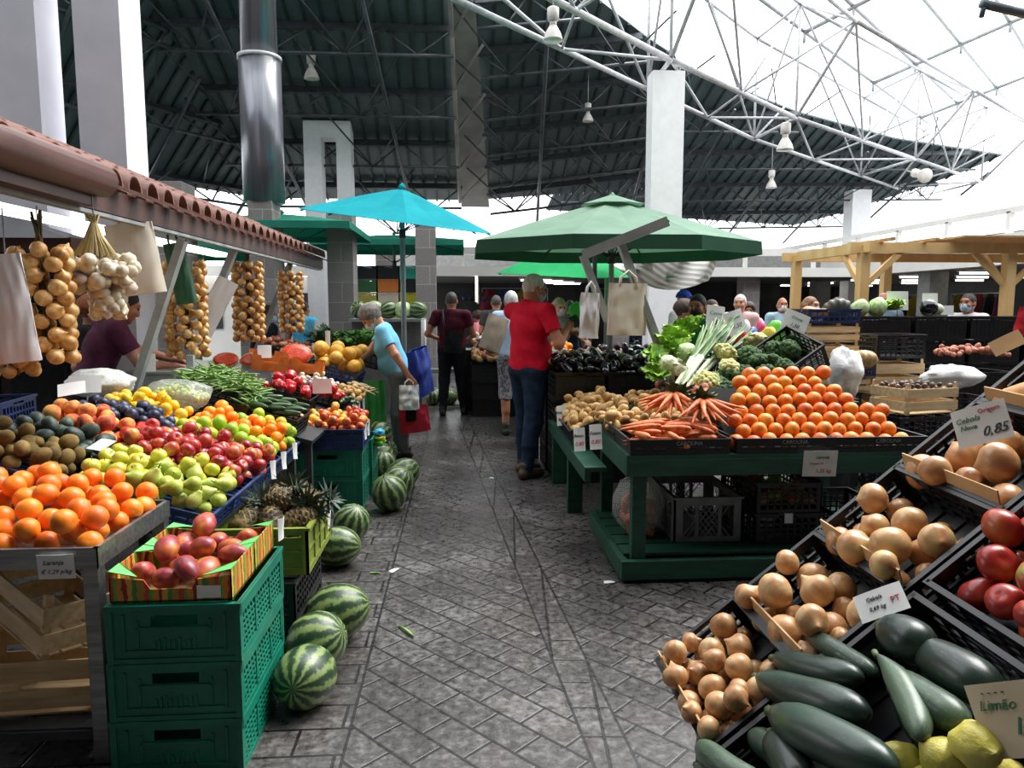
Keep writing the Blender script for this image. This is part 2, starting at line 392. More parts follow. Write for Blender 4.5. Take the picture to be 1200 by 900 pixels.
# ---------------------------------------------------------------- produce shapes (stem axis = z)
def sm(mb, m, name): mb.mats = [m]; return mb.mesh(name)
def prof(fn, n): return [fn(i/n) for i in range(n+1)]
def round_mesh(r, m, name, sq=1.0, dimple=0.0, dimb=0.0, lobes=0, lob=0.0, rough=0.0, seg=16, rings=11, point=0.0, seed=0):
    def P(t):
        a = PI*t; x = math.sin(a); z = -math.cos(a)*sq
        z -= dimple*math.exp(-(x/.33)**2)*(1 if t > .5 else 0); z += dimb*math.exp(-(x/.3)**2)*(1 if t <= .5 else 0)
        if point: z += point*(math.exp(-(x/.22)**2))*(1 if t > .5 else -1)
        return (max(r*x, r*.004), r*z)
    def fn(rr, z, a):
        k = 1+lob*math.cos(lobes*a+seed)*(rr/r) if lobes else 1
        if rough: k += rough*fbm((rr*math.cos(a)/r, rr*math.sin(a)/r, z/r), 1.6, seed)
        return rr*k, z*(1+(rough*.4*fbm((math.cos(a)*rr/r, z/r, math.sin(a)), 1.3, seed+5) if rough else 0))
    return sm(MB().lathe(prof(P, rings), seg, fn), m, name)
def ell_mesh(r, sc, m, name, rough=.06, seg=14, rings=10, seed=0, bend=0):
    mb = MB().sphere((0, 0, 0), r, seg, rings, sc, fn=lambda p: 1+rough*fbm(p, 1.5, seed))
    if bend: mb.v = [(x+bend*z*z, y, z) for x, y, z in mb.v]
    return sm(mb, m, name)
def onion_mesh(r, m, name, neck=.5, seed=0, seg=16):
    def P(t):
        a = PI*t; x = math.sin(a); z = -math.cos(a)*.9
        if t > .72: k = (t-.72)/.28; x = x*(1-k)+(.16-.06*k)*k; z += neck*k*k
        if t > .995: x = .05
        return (max(r*x, r*.02), r*z)
    return sm(MB().lathe(prof(P, 14), seg, lambda rr, z, a: (rr*(1+.03*math.sin(3*a+seed)+.04*fbm((math.cos(a), math.sin(a), z/r), 1.2, seed)), z)), m, name)
def pear_mesh(r, m, name):
    pts = [(.02, -.98), (.35, -1), (.72, -.82), (.95, -.45), (1, 0), (.9, .42), (.66, .82), (.45, 1.15), (.36, 1.4), (.25, 1.58), (.02, 1.62)]
    return sm(MB().lathe([(a*r, b*r-.25*r) for a, b in pts], 14), m, name)
def long_mesh(L, r0, r1, m, name, bend=.0, n=10, seg=12, neck=0, lobes=0, tip=1, seed=0):
    """courgette, carrot, parsnip ...: axis along z, centred; neck narrows the stem end"""
    mb = MB(); pts = []; rs = []
    for i in range(n+1):
        t = (1-math.cos(PI*i/n))/2; z = (t-.5)*L; r = (r0+(r1-r0)*t)*max(1-abs(2*t-1)**3.2, .002)**.5
        if neck and t > .7: r *= 1-neck*((t-.7)/.3)**.8
        pts.append((bend*L*(1-(2*t-1)**2), .15*bend*L*math.sin(PI*2*t+seed), z)); rs.append(max(r, .0015)*(1+.04*math.sin(seed+5*t)))
    mb.tube(pts, rs, seg); 
    return sm(mb, m, name)
def pepper_mesh(r, m, name):
    return round_mesh(r, m, name, 1.15, .35, .25, 4, .1, .12, 18, 12)
def leaf_clump(n, L, W, m, name, spread=.9, up=.6, curl=.5, frill=0, seed=0, thick=.0015, stem=None):
    """a tuft of n curved leaves rising from the origin"""
    R = random.Random(seed); mb = MB()
    for i in range(n):
        a = 2*PI*i/n*2.4+R.uniform(-.3, .3); e = up+R.uniform(-.35, .35); l = L*R.uniform(.75, 1.1); w = W*R.uniform(.7, 1.1); rows = []
        dx, dy = math.cos(a), math.sin(a); nx, ny = -dy, dx
        N = 6
        for j in range(N+1):
            t = j/N; d = l*t*math.cos(e*(1-curl*t))*spread; z = l*t*math.sin(e)-curl*l*.5*t*t
            ww = w*math.sin(PI*min(.12+t*.88, 1)**.8)*.5+w*.06
            row = []
            for k in (-1, -.5, 0, .5, 1):
                fr = frill*math.sin(j*2.1+k*4+i)*abs(k); row.append((dx*d+nx*ww*k, dy*d+ny*ww*k, z+abs(k)*ww*.45+fr))
            rows.append(row)
        mb.sheet(rows, thick)
    return sm(mb, m, name)
# ---------------------------------------------------------------- heaps
def drop(w, d, r, n, floor=lambda x, y: 0.0, tries=70, zlim=None, seed=1, jit=.08, shape=None):
    """drops n balls of radius r on a floor w x d, each where it comes to rest lowest: [(x,y,z,r)]"""
    G = np.random.default_rng(seed); P = np.zeros((0, 4)); out = []
    for i in range(n):
        rr = r*(1+jit*G.uniform(-1, 1)); xs = G.uniform(-w/2+rr*.8, w/2-rr*.8, tries); ys = G.uniform(-d/2+rr*.8, d/2-rr*.8, tries)
        fl = np.array([floor(x, y) for x, y in zip(xs, ys)]); z = fl+rr
        if len(P):
            dx = xs[:, None]-P[None, :, 0]; dy = ys[:, None]-P[None, :, 1]; q = (rr+P[None, :, 3])**2-dx*dx-dy*dy
            zz = np.where(q > 0, P[None, :, 2]+np.sqrt(np.maximum(q, 0)), -9).max(1); z = np.maximum(z, zz)
        sc = z-fl
        if shape is not None: sc = sc+np.array([shape(x, y) for x, y in zip(xs, ys)])
        k = int(np.argmin(sc))
        if zlim is not None and z[k]-fl[k] > zlim: break
        P = np.vstack([P, [xs[k], ys[k], z[k], rr]]); out.append((xs[k], ys[k], z[k], rr))
    return out
def frame(loc, rotz=0, tiltx=0, tilty=0):
    return Matrix.Translation(Vector(loc)) @ Matrix.Rotation(rotz, 4, 'Z') @ Matrix.Rotation(tilty, 4, 'Y') @ Matrix.Rotation(tiltx, 4, 'X')
def heap(M, spots, meshes, name, label, cat, group, r0, spin=PI, seed=1, parts=None, flat=False, axis=None):
    """places one fruit per spot; meshes: list of meshes modelled with radius r0"""
    R = random.Random(seed); out = []
    for x, y, z, r in spots:
        p = M @ Vector((x, y, z))
        rot = Euler((R.uniform(-spin, spin), R.uniform(-spin, spin), R.uniform(-PI, PI))) if axis is None else Euler((axis[0]+R.uniform(-spin, spin), axis[1]+R.uniform(-spin, spin), axis[2]+R.uniform(-spin, spin)))
        o = obj(name, R.choice(meshes), None, p, rot, label=label, cat=cat, group=group, scale=r/r0)
        if parts:
            for pn, pm in parts: obj(pn, pm, o)
        out.append(o)
    return out
# ---------------------------------------------------------------- crates, boxes, cards
def wall_rects(L, h, rim, bot, ns, nv, post, hole=.11):
    R = []
    zt = h-rim
    R += [(-L/2, L/2, 0, bot)]
    if hole: R += [(-L/2, -hole/2, zt, h), (hole/2, L/2, zt, h), (-hole/2, hole/2, h-.012, h), (-hole/2, hole/2, zt-.008, zt+.004)]
    else: R += [(-L/2, L/2, zt, h)]
    R += [(-L/2, -L/2+post, bot, zt), (L/2-post, L/2, bot, zt)]
    for i in range(ns):
        z = bot+(zt-bot)*(i+1)/(ns+1); R.append((-L/2+post, L/2-post, z-.005, z+.005))
    for i in range(nv):
        x = -L/2+post+(L-2*post)*(i+1)/(nv+1); R.append((x-.005, x+.005, bot, zt))
    return R
def crate_mesh(w, d, h, m, t=.007, rim=.03, bot=.02, ns=3, nv=6, post=.03, hole=.11, lip=.006, panel=False, name='crate', solid_ends=False):
    """slotted plastic tray open on top, centred in plan, standing on z=0"""
    mb = MB()
    for ax, L, D in ((0, w, d), (1, d, w)):
        rr = wall_rects(L, h, rim, bot, ns, nv if ax == 0 else max(2, int(nv*d/w)), post, hole)
        for sgn in (-1, 1):
            y = sgn*(D/2-t/2)
            for a, b, z0, z1 in rr:
                if ax == 0: mb.box(((a+b)/2, y, (z0+z1)/2), (b-a, t, z1-z0))
                else: mb.box((y, (a+b)/2, (z0+z1)/2), (t, b-a, z1-z0))
            if panel or (solid_ends and ax == 1):
                z0, z1 = bot, h-rim-.012
                yy = sgn*(D/2-t*.75)
                if ax == 0: mb.box((0, yy, (z0+z1)/2), (L-.01, t*.4, z1-z0))
                else: mb.box((yy, 0, (z0+z1)/2), (t*.4, L-.01, z1-z0))
            if lip:
                if ax == 0: mb.box((0, sgn*(D/2+lip/2), h-.006), (L+2*lip, lip, .012))
                else: mb.box((sgn*(D/2+lip/2), 0, h-.006), (lip, L, .012))
    mb.box((0, 0, .006), (w-t, d-t, .006))
    for i in range(5): mb.box((0, -d/2+d*(i+.5)/5, .0125), (w-2*t, d/14, .005))
    return sm(mb, m, name)
def tall_green_mesh(w, d, h, m, name):
    """folding harvest crate: panelled ends with a raised border, sides of many slanting slots"""
    mb = MB(); t = .012
    for sg in (-1, 1):
        y = sg*(d/2-t/2)
        hw = .075
        mb.box((0, y, .008), (w, t, .016)); mb.box((0, y, h-.008), (w+.008, t+.008, .016))
        for x0, x1, z0, z1 in ((-w/2, -hw, .016, h-.016), (hw, w/2, .016, h-.016), (-hw, hw, .016, h-.07), (-hw, hw, h-.035, h-.016)):
            mb.box(((x0+x1)/2, y-sg*.002, (z0+z1)/2), (x1-x0, t*.6, z1-z0))
        for x0, x1, z0, z1 in ((-.39*w, -.37*w, .04, h-.03), (.37*w, .39*w, .04, h-.03), (-.39*w, .39*w, .036, .044), (-.28*w, -.265*w, .05, h-.05), (.265*w, .28*w, .05, h-.05), (-.28*w, .28*w, h-.08, h-.074)):
            mb.box(((x0+x1)/2, y+sg*.004, (z0+z1)/2), (x1-x0, t*.5, z1-z0))
        for k in range(9): mb.box(((k-4)*.016, y+sg*.004, .062), (.006, t*.5, .02+.012*((k*7) % 3)))
        for x in (-w/2+.008, w/2-.008): mb.box((x, y, h/2), (.02, t+.006, h))
    for sg in (-1, 1):
        x = sg*(w/2-t/2)
        mb.box((x, 0, .01), (t, d, .02)); mb.box((x+sg*.002, 0, h-.022), (t, d, .044))
        mb.box((x+sg*.006, 0, h-.006), (.012, d, .012))
        for yy in (-d/2+.02, d/2-.02, -d/6, d/6): mb.box((x, yy, h/2), (t, .03 if abs(yy) > d/4 else .014, h-.03))
        for r in range(5):
            z = .035+r*(h-.1)/4.4
            mb.box((x, 0, z), (t*.6, d-.04, .008))
        n = 16
        for k in range(n):
            yy = -d/2+.03+(d-.06)*(k+.5)/n; mb.box((x, yy, (h-.03)/2), (t*.5, .010, h-.06), (rad(18), 0, 0))
        mb.box((x, 0, h-.035), (t*.9, .1, .012))
    mb.box((0, 0, .006), (w-t, d-t, .008))
    return sm(mb, m, name)
m_blk = mat('black_plastic', '141517', '1c1d20', rough=.38, scale=12)
m_blk2 = mat('worn_black_plastic', '1a1b1d', '2a2b2d', rough=.5, scale=14)
m_blue = mat('navy_plastic', '16284e', '20396c', rough=.42, scale=9)
m_grn = mat('green_plastic', '036350', '05785e', rough=.42, scale=9)
m_grn2 = mat('bright_green_plastic', '0aa184', '12b896', rough=.42, scale=9)
m_olive = mat('olive_plastic', '6c7a2c', '828f38', rough=.42, scale=9)
m_grey = mat('grey_plastic', '6c6f6e', '808382', rough=.5, scale=12)
m_wood = mat('pale_crate_wood', 'cca878', 'e4c89c', rough=.7, scale=5, stretch=(1, 7, 7), bump=.2, bscale=60)
m_wood2 = mat('plank_wood', 'a67a46', 'caa06a', rough=.7, scale=6, stretch=(7, 1, 7), bump=.2, bscale=60)
m_paper = mat('white_card', 'e4e4e2', 'f0f0ee', rough=.6, scale=3)
m_ink = mat('marker_ink', '2a2c34', rough=.6)
m_gink = mat('green_ink', '3c7a58', rough=.6)
m_rink = mat('red_ink', 'b8383c', rough=.6)
m_kraft = mat('kraft_paper', 'b08c5e', 'c49f70', rough=.8, scale=6)
m_steel = mat('brushed_steel', '7c7f80', 'a0a3a4', rough=.35, metal=.85, scale=4, stretch=(1, 12, 12), bump=.05)
m_gsteel = mat('grey_painted_steel', '8e9394', 'a6abab', rough=.45, scale=5)
m_dsteel = mat('dark_painted_steel', '2b2e30', '3a3d40', rough=.45, scale=5)
m_tgreen = mat('green_table_paint', '0f3d2e', '17503c', rough=.5, scale=4, stretch=(1, 6, 6), bump=.15, bscale=30)
def crate(me, name, label, loc, rot=(0, 0, 0), group=None, cat='crate', R=None):
    return obj(name, me, None, loc, R if R is not None else rot, label=label, cat=cat, group=group)
def card(p, w, h, label, lines=(), rot=(PI/2, 0, 0), m=None, curl=.03, cat='price card', name='price_card', group=None, stick=0):
    """a thin card standing in its local xy plane; lines = (text,x,y,size,material,shear) in card units"""
    rows = []
    for j in range(5):
        v = j/4-.5; rows.append([((i/6-.5)*w, v*h, curl*h*math.sin(PI*(i/6))*(.3+j/4)) for i in range(7)])
    mb = MB(); mb.sheet(rows, .0012); o = mb.build(name, m or m_paper, None, loc=p, rot=rot, label=label, cat=cat, group=group)
    for tx, x, y, s, im, sh in lines:
        obj('lettering', text_mesh(tx, s*h, im, sh), o, (x*w, y*h, curl*h*(math.sin(PI*(x+.5))*(.3+(y+.5)))+.0012))
    if stick: MB().tube([(0, -h/2-stick, -.006), (0, h*.3, -.006)], .004, 6).build('stick', m_stem, o)
    return o
def wooden_crate(w, d, h, name, label, loc, rotz=0, m=None, tilt=(0, 0), rows=2, open_top=True, group=None, post=.025):
    """slatted fruit crate: corner posts, slatted sides, slatted bottom"""
    m = m or m_wood; t = thing(name, label, 'crate', loc, (tilt[0], tilt[1], rotz), group)
    sh = (h-.02)/rows*.72; gap = (h-.02)/rows
    for sg in (-1, 1):
        mb = MB()
        for r in range(rows): mb.box((0, sg*(d/2-.004), .012+gap*(r+.5)), (w, .008, sh))
        mb.build('side_panel', m, t)
        mb = MB()
        for r in range(rows): mb.box((sg*(w/2-.004), 0, .012+gap*(r+.5)), (.008, d-.018, sh))
        mb.build('end_panel', m, t)
        for s2 in (-1, 1): MB().prism([(sg*(w/2-.009), s2*(d/2-.009)), (sg*(w/2-.009-post), s2*(d/2-.009)), (sg*(w/2-.009), s2*(d/2-.009-post))][::(1 if sg*s2 > 0 else -1)], .0, h+.02).build('corner_post', m, t)
    mb = MB()
    for k in range(4): mb.box((0, -d/2+d*(k+.5)/4, .006), (w-.02, d/4.6, .006))
    mb.build('bottom', m, t); return t
# ================================================================ LEFT STAND
TH = rad(15.5); LX, LZ = -1.06, .67
def lslope(s, y, up=0): return Vector((LX-s*math.cos(TH)+up*math.sin(TH), y, LZ+s*math.sin(TH)+up*math.cos(TH)))
def lframe(s, y, up=0): return Matrix.Translation(lslope(s, y, up)) @ Matrix.Rotation(TH, 4, 'Y')
# ---- meshes
R0 = .04
g_orange = [round_mesh(R0, m_orange, 'orange', .96, .06, .05, rough=.05, seed=i, seg=20, rings=14) for i in range(3)]
def with_navel(me): return me
g_mand = [round_mesh(R0, m_mandarin, 'mandarin', .86, .1, .06, rough=.04, seed=i) for i in range(2)]
g_apple = [round_mesh(R0, m_apple, 'apple', .9, .3, .2, 5, .025, .04, seed=i) for i in range(3)]
g_gala = [round_mesh(R0, m_gala, 'apple', .9, .3, .2, 5, .025, .04, seed=i) for i in range(2)]
g_yapple = [round_mesh(R0, m_yapple, 'apple', .92, .3, .2, 5, .02, .04, seed=i) for i in range(2)]
g_pear = [pear_mesh(R0*.93, m_pear, 'pear')]
g_lime = [round_mesh(R0, m_lime, 'lime', .95, .06, 0, rough=.06, seed=i) for i in range(2)]
g_grape = [round_mesh(R0, m_grape, 'orange', .95, .06, 0, rough=.05, seed=3)]
g_peach = [round_mesh(R0, m_peach, 'peach', .93, .2, -.04, 1, .05, .05, seed=i) for i in range(3)]
g_nect = [round_mesh(R0, m_nect, 'nectarine', .93, .2, -.04, 1, .05, .05, seed=i) for i in range(2)]
g_plum = [round_mesh(R0, m_plum, 'plum', 1.1, .1, 0, 1, .04, .04, seed=i) for i in range(2)]
g_lemon = [round_mesh(R0*.9, m_lemon, 'lemon', 1.15, point=.22, rough=.05, seed=i) for i in range(2)]
g_kiwi = [ell_mesh(R0, (.88, .92, 1.15), m_kiwi, 'kiwi', .06, seed=i) for i in range(3)]
g_avo = [ell_mesh(R0, (.88, .88, 1.2), m_avo, 'avocado', .12, seed=i) for i in range(3)]
g_tom = [round_mesh(R0, m_tom, 'tomato', .84, .16, .05, 6, .03, .05, seed=i) for i in range(3)]
me_stem = MB().tube([(0, 0, .022), (.001, 0, .032), (.004, .001, .044)], [.0022, .0018, .0024], 6).mat(m_stem); me_stem = sm(me_stem, m_stem, 'stem')
me_pstem = sm(MB().tube([(0, 0, .047), (.002, 0, .058), (.007, 0, .07)], [.003, .0022, .0028], 6), m_stem, 'stem')
# ---- crates
cr_blue = crate_mesh(.58, .335, .085, m_blue, rim=.03, bot=.02, ns=1, nv=8, name='blue_tray')
cr_blue_s = crate_mesh(.52, .29, .085, m_blue, rim=.03, bot=.02, ns=1, nv=8, name='blue_tray')
cr_grn = tall_green_mesh(.42, .56, .195, m_grn, 'green_crate')
cr_black = crate_mesh(.40, .58, .18, m_blk, ns=3, nv=7, name='black_crate')
# --- metal table with oranges
t = thing('metal_table', 'grey metal table holding the oranges beside the green crate stack', 'table', (-1.6, 2.7, 0))
mb = MB(); W, D = .80, .60
mb.box((0, 0, .705), (W-.01, D-.01, .012)); mb.build('table_top', m_steel, t)
mb = MB()
for sg in (-1, 1):
    mb.box((0, sg*(D/2-.002), .722), (W, .004, .068)); mb.box((sg*(W/2-.002), 0, .722), (.004, D, .068))
    mb.box((0, sg*(D/2-.008), .757), (W, .016, .003)); mb.box((sg*(W/2-.008), 0, .757), (.016, D, .003))
mb.build('rim', m_steel, t)
for sx in (-1, 1):
    for sy in (-1, 1): MB().box((sx*(W/2-.03), sy*(D/2-.03), .35), (.05, .05, .70)).build('leg', m_gsteel if sx < 0 else m_steel, t, bevel=.003)
mb = MB()
for sy in (-1, 1): mb.box((0, sy*(D/2-.03), .10), (W-.1, .03, .03))
for k in range(5): mb.box((0, -D/2+.06+k*.12, .118), (W-.1, .07, .008))
mb.build('shelf', m_dsteel, t)
M = frame((-1.6, 2.7, .712))
sp = drop(.77, .57, .041, 118, lambda x, y: .0+.07*max(0, min(1, (y+.22)/.3))*max(0, min(1, (.38-x)/.3)), zlim=.125, seed=5, jit=.07)
heap(M, sp, g_orange, 'orange', 'large orange in the heap on the grey metal table', 'orange', 'oranges on the metal table', R0, seed=3)
card((-1.33, 2.394, .700), .115, .085, 'white handwritten card hanging on the front of the metal orange table', [('Laranja', -.05, .18, .26, m_ink, .3), ('€ 1,29 p/kg', .0, -.2, .24, m_ink, .3)], rot=(rad(95), 0, rad(2)), curl=.06)
wooden_crate(.50, .32, .22, 'wooden_crate', 'pale wooden crate lying level on the low shelf of the orange table', (-1.53, 2.66, .123), rad(4))
wooden_crate(.42, .30, .21, 'wooden_crate', 'pale wooden crate tipped on its corner on top of another under the oranges', (-1.50, 2.68, .375), rad(-38), tilt=(rad(-4), rad(9)))
# --- front green stack, mango boxes
for k in range(3):
    crate(cr_grn, 'green_crate', ['lowest green crate of the stack under the mango boxes', 'middle green crate of the stack under the mango boxes', 'topmost green crate carrying the two mango boxes'][k], (-.945+.004*k, 2.60, .197*k))
def stripe_mat():
    m, t = base('printed_fruit_card', .5)
    co = t.coord(); sx = t.n('ShaderNodeSeparateXYZ'); t.l(co, sx.inputs[0])
    u = t.math('ADD', sx.outputs[0], t.math('MULTIPLY', sx.outputs[1], 1.0))
    f = t.math('FRACT', t.math('ADD', t.math('MULTIPLY', u, 9.0), t.math('MULTIPLY', t.noise(co, 30, 2), .25)))
    t.col(t.ramp(f, [(0, 'b8862e'), (.18, 'c9402c'), (.32, '5aa83a'), (.42, 'd98a2a'), (.58, '8f2a22'), (.7, 'e0a63c'), (.84, '4a8a34')], 'CONSTANT')); return m
m_print = stripe_mat(); m_cardin = mat('bare_cardboard', '8a6440', 'a07850', rough=.85, scale=20); m_flap = mat('printed_green_flap', '4fb35a', '6cc66a', rough=.5)
def mango_box(loc, label):
    w, d, h = .385, .262, .105; b = thing('fruit_box', label, 'box', loc)
    mb = MB(); mb.box((0, 0, .004), (w, d, .005)); mb.build('bottom', m_cardin, b)
    for sy, n in ((-1, 'front_panel'), (1, 'back_panel')):
        mb = MB(); y = sy*(d/2-.002)
        pr = [(-w/2, 0), (w/2, 0), (w/2, h*.8), (w*.22, h*.72), (w*.17, h*.42), (-w*.17, h*.42), (-w*.22, h*.72), (-w/2, h*.8)]
        vs = [(x, y-.002, z) for x, z in pr]+[(x, y+.002, z) for x, z in pr]; n8 = len(pr)
        mb.add(vs, [(0, 1, 2, 3, 4, 5, 6, 7), tuple(range(15, 7, -1))]+[(i, 8+i, 8+(i+1) % 8, (i+1) % 8) for i in range(8)])
        q_ = mb.build(n, m_print, b); FP = q_ if sy < 0 else FP
    for sx in (-1, 1):
        mb = MB(); x = sx*(w/2-.002)
        mb.box((x, 0, h/2), (.004, d, h)); mb.build('side_panel', m_print, b)
        for sy in (-1, 1):
            mb = MB(); q = [(sx*w/2, sy*d/2, h*.99), (sx*(w/2-.09), sy*d/2, h*.80), (sx*(w/2-.055), sy*(d/2-.03), h*.92), (sx*w/2, sy*(d/2-.075), h*1.0)]
            up = Vector((0, 0, .003)); mb.add([Vector(p) for p in q]+[Vector(p)+up for p in q], [(0, 1, 2, 3), (7, 6, 5, 4)]+[(i, 4+i, 4+(i+1) % 4, (i+1) % 4) for i in range(4)]); mb.build('corner_flap', m_flap, b)
    mb = MB(); mb.box((-w*.0+w*.31, -d/2-.001, h*.3), (.075, .002, h*.38)); mb.build('white_sticker', m_paper, FP)
    return b
mango_box((-.945, 2.465, .594), 'striped cardboard mango box on the front half of the green crate stack')
mango_box((-.945, 2.735, .594), 'striped cardboard mango box on the rear half of the green crate stack')
g_mango = [ell_mesh(.048, (.95, .85, 1.35), m_mango, 'mango', .07, seed=i, seg=18, rings=12, bend=.9) for i in range(3)]
for yc, gn in ((2.465, 'front'), (2.735, 'rear')):
    sp = drop(.36, .24, .047, 8, zlim=.115, seed=12+int(yc*10), jit=.06)
    heap(frame((-.945, yc, .602)), sp, g_mango, 'mango', 'red and yellow mango lying in the %s mango box' % ('closer striped' if gn == 'front' else 'farther striped'), 'mango', 'mangoes in the %s box' % gn, .051, seed=4, axis=(rad(85), .2, .4), spin=.6)
card((-.7245, 2.87, .665), .05, .09, 'folded white slip clipped to the aisle corner of the top green crate', rot=(rad(90), 0, rad(80)), curl=.12)
# --- pineapple crate on black crates
for k in range(2): crate(cr_black, 'black_crate', ['lower black crate under the olive pineapple crate', 'upper black crate under the olive pineapple crate'][k], (-.925, 3.36, .182*k))
ol = crate_mesh(.47, .56, .215, m_olive, t=.012, rim=.035, bot=.03, ns=1, nv=3, post=.03, hole=0, lip=.012, panel=True, name='olive_crate')
crate(ol, 'olive_crate', 'olive green crate full of pineapples at the aisle corner', (-.915, 3.43, .366))
card((-.672, 3.60, .50), .045, .12, 'white slip hanging on the aisle side of the olive pineapple crate', rot=(rad(90), 0, rad(90)), curl=.1)
m_pine = fruit_mat('pineapple_rind', [(.3, '2e2a22'), (.5, '54482f'), (.75, '8a7440')], scale=3, rough=.6, bump=.5, bscale=60)
m_pleaf = fruit_mat('pineapple_leaf', [(.3, '1f2a22'), (.5, '344636'), (.75, '5f7460')], scale=3, rough=.5)
def pineapple_mesh():
    mb = MB(); mb.mat(m_pine); mb.lathe([(.01, -.08), (.045, -.075), (.058, -.03), (.058, .03), (.045, .07), (.012, .082)], 16)
    for i in range(9):
        z = -.068+.017*i; r = .058*math.sqrt(max(.05, 1-(z/.092)**2))
        for k in range(10):
            a = 2*PI*(k+.5*(i % 2))/10; c = Vector((r*math.cos(a), r*math.sin(a), z))
            mb.add([c+Vector((-.016*math.sin(a), .016*math.cos(a), 0)), c+Vector((.016*math.sin(a), -.016*math.cos(a), 0)), c+Vector((0, 0, .012)), c+Vector((0, 0, -.012)), c+Vector((.011*math.cos(a), .011*math.sin(a), .006))], [(0, 4, 2), (2, 4, 1), (1, 4, 3), (3, 4, 0)])
    return sm2(mb, 'pineapple')
def sm2(mb, name): return mb.mesh(name)
def crown_mesh(seed):
    R = random.Random(seed); mb = MB()
    for i in range(34):
        a = i*2.4; e = rad(85-i*2.0); L = .05+.05*(i/34); L *= R.uniform(.8, 1.2); w = .011
        d = Vector((math.cos(a)*math.cos(e), math.sin(a)*math.cos(e), math.sin(e))); s = Vector((-math.sin(a), math.cos(a), 0)); b = Vector((0, 0, .075))+d*.004
        p1 = b+d*L*.5+Vector((0, 0, .0)); p2 = b+d*L+Vector((math.cos(a), math.sin(a), -.6))*.02
        mb.add([b-s*w, b+s*w, p1-s*w*.8, p1+s*w*.8, p2, b-s*w+d.cross(s)*.003, p1+d.cross(s)*.004], [(0, 1, 3, 2), (2, 3, 4), (0, 2, 6, 5)])
    return sm(mb, m_pleaf, 'crown')
pme = pineapple_mesh(); crs = [crown_mesh(i) for i in range(3)]
for i, (x, y, z, ax, az) in enumerate([(-.98, 3.27, .60, 75, 160), (-.86, 3.25, .60, 60, 200), (-.75, 3.29, .60, 70, 120), (-.95, 3.42, .63, 55, 20), (-.80, 3.42, .65, 65, 190), (-.71, 3.50, .61, 60, 60), (-.92, 3.58, .63, 65, 150), (-.79, 3.60, .63, 50, 230), (-.86, 3.36, .67, 70, 90), (-.73, 3.40, .66, 80, 10)]):
    o = obj('pineapple', pme, None, (x, y, z-.03), (rad(ax), 0, rad(az)), label='small dark pineapple with spiky crown piled in the olive crate', cat='pineapple', group='pineapples in the olive crate')
    obj('crown', crs[i % 3], o)
# --- the stand below the sloping trays
t = thing('display_stand', 'dark sloping stand carrying the blue fruit trays', 'stand', (0, 0, 0))
mb = MB(); mb.xf(Matrix())
q = MB().box((0, 0, -.105), (1.14, 1.80, .02)); q.xf(lframe(.57, 3.93)); q.build('sloping_board', m_dsteel, t)
for y in (3.10, 3.9, 4.76):
    for x, zz in ((-1.12, .57), (-2.08, .83)): MB().box((x, y, zz/2), (.05, .05, zz)).build('leg', m_dsteel, t)
mb = MB(); mb.box((-1.6, 4.4, .30), (.9, .7, .02)); mb.build('shelf', m_dsteel, t)
def tray(s, y, me, label, up=0): return crate(me, 'blue_tray', label, lslope(s, y, up-.09), R=Matrix.Rotation(TH, 4, 'Y').to_3x3().to_matrix() if False else Euler((0, TH, 0)))
low = [(3.225, 'pears'), (3.565, 'red apples next to the pears'), (3.905, 'red apples next to the limes'), (4.245, 'limes next to the red apples'), (4.585, 'limes and mandarins')]
for y, n in low: tray(.29, y, cr_blue, 'navy blue plastic tray under the '+n)
up_ = [(3.20, 'kiwis'), (3.495, 'avocados'), (3.79, 'peaches'), (4.085, 'dark plums'), (4.38, 'lemons'), (4.675, 'bagged grapes')]
for y, n in up_: tray(.86, y, cr_blue_s, 'navy blue plastic tray under the '+n)
crate(crate_mesh(.30, .40, .16, m_blue, ns=2, nv=7, name='blue_crate'), 'blue_crate', 'navy blue crate standing empty behind the peaches', (-2.35, 3.72, .93), (0, 0, rad(8)))
bed = -.055
def lheap(s, y, w, d, r, n, meshes, name, label, cat, group, zl=.15, seed=1, spin=PI, parts=None, bump=.04, jit=.1, axis=None):
    sp = drop(w, d, r, n, lambda x, yy: bed+bump*math.cos(PI*min(1, abs(x)/w))*.6, zlim=zl, seed=seed, jit=jit)
    return heap(lframe(s, y), sp, meshes, name, label, cat, group, R0, spin, seed, parts, axis=axis)
lheap(.20, 3.225, .40, .31, .036, 34, g_pear, 'pear', 'green pear in the blue tray behind the pineapples', 'pear', 'green pears', seed=21, parts=[('stem', me_pstem)], spin=1.6)
lheap(.47, 3.26, .26, .33, .038, 22, g_yapple, 'apple', 'yellow apple in the heap behind the metal orange table', 'apple', 'yellow apples', seed=22, parts=[('stem', me_stem)], spin=.9)
lheap(.25, 3.50, .40, .16, .036, 16, g_yapple, 'apple', 'yellow green apple between the pears and the red apples', 'apple', 'yellow green apples', seed=23, parts=[('stem', me_stem)], spin=.9)
lheap(.33, 3.66, .60, .28, .039, 50, g_apple+g_gala[:1], 'apple', 'dark red apple in the heap beside the yellow pears', 'apple', 'dark red apples', zl=.17, seed=24, parts=[('stem', me_stem)], spin=.9)
lheap(.28, 3.93, .58, .27, .039, 42, g_gala+g_apple, 'apple', 'red apple in the heap beside the green citrus', 'apple', 'red apples', zl=.16, seed=25, parts=[('stem', me_stem)], spin=.9)
lheap(.30, 4.19, .57, .24, .038, 34, g_lime, 'lime', 'green citrus fruit beside the red apples', 'lime', 'green citrus fruit', seed=26)
lheap(.31, 4.44, .57, .26, .036, 46, g_mand, 'mandarin', 'bright mandarin between the green citrus heaps', 'mandarin', 'mandarins', zl=.17, seed=27)
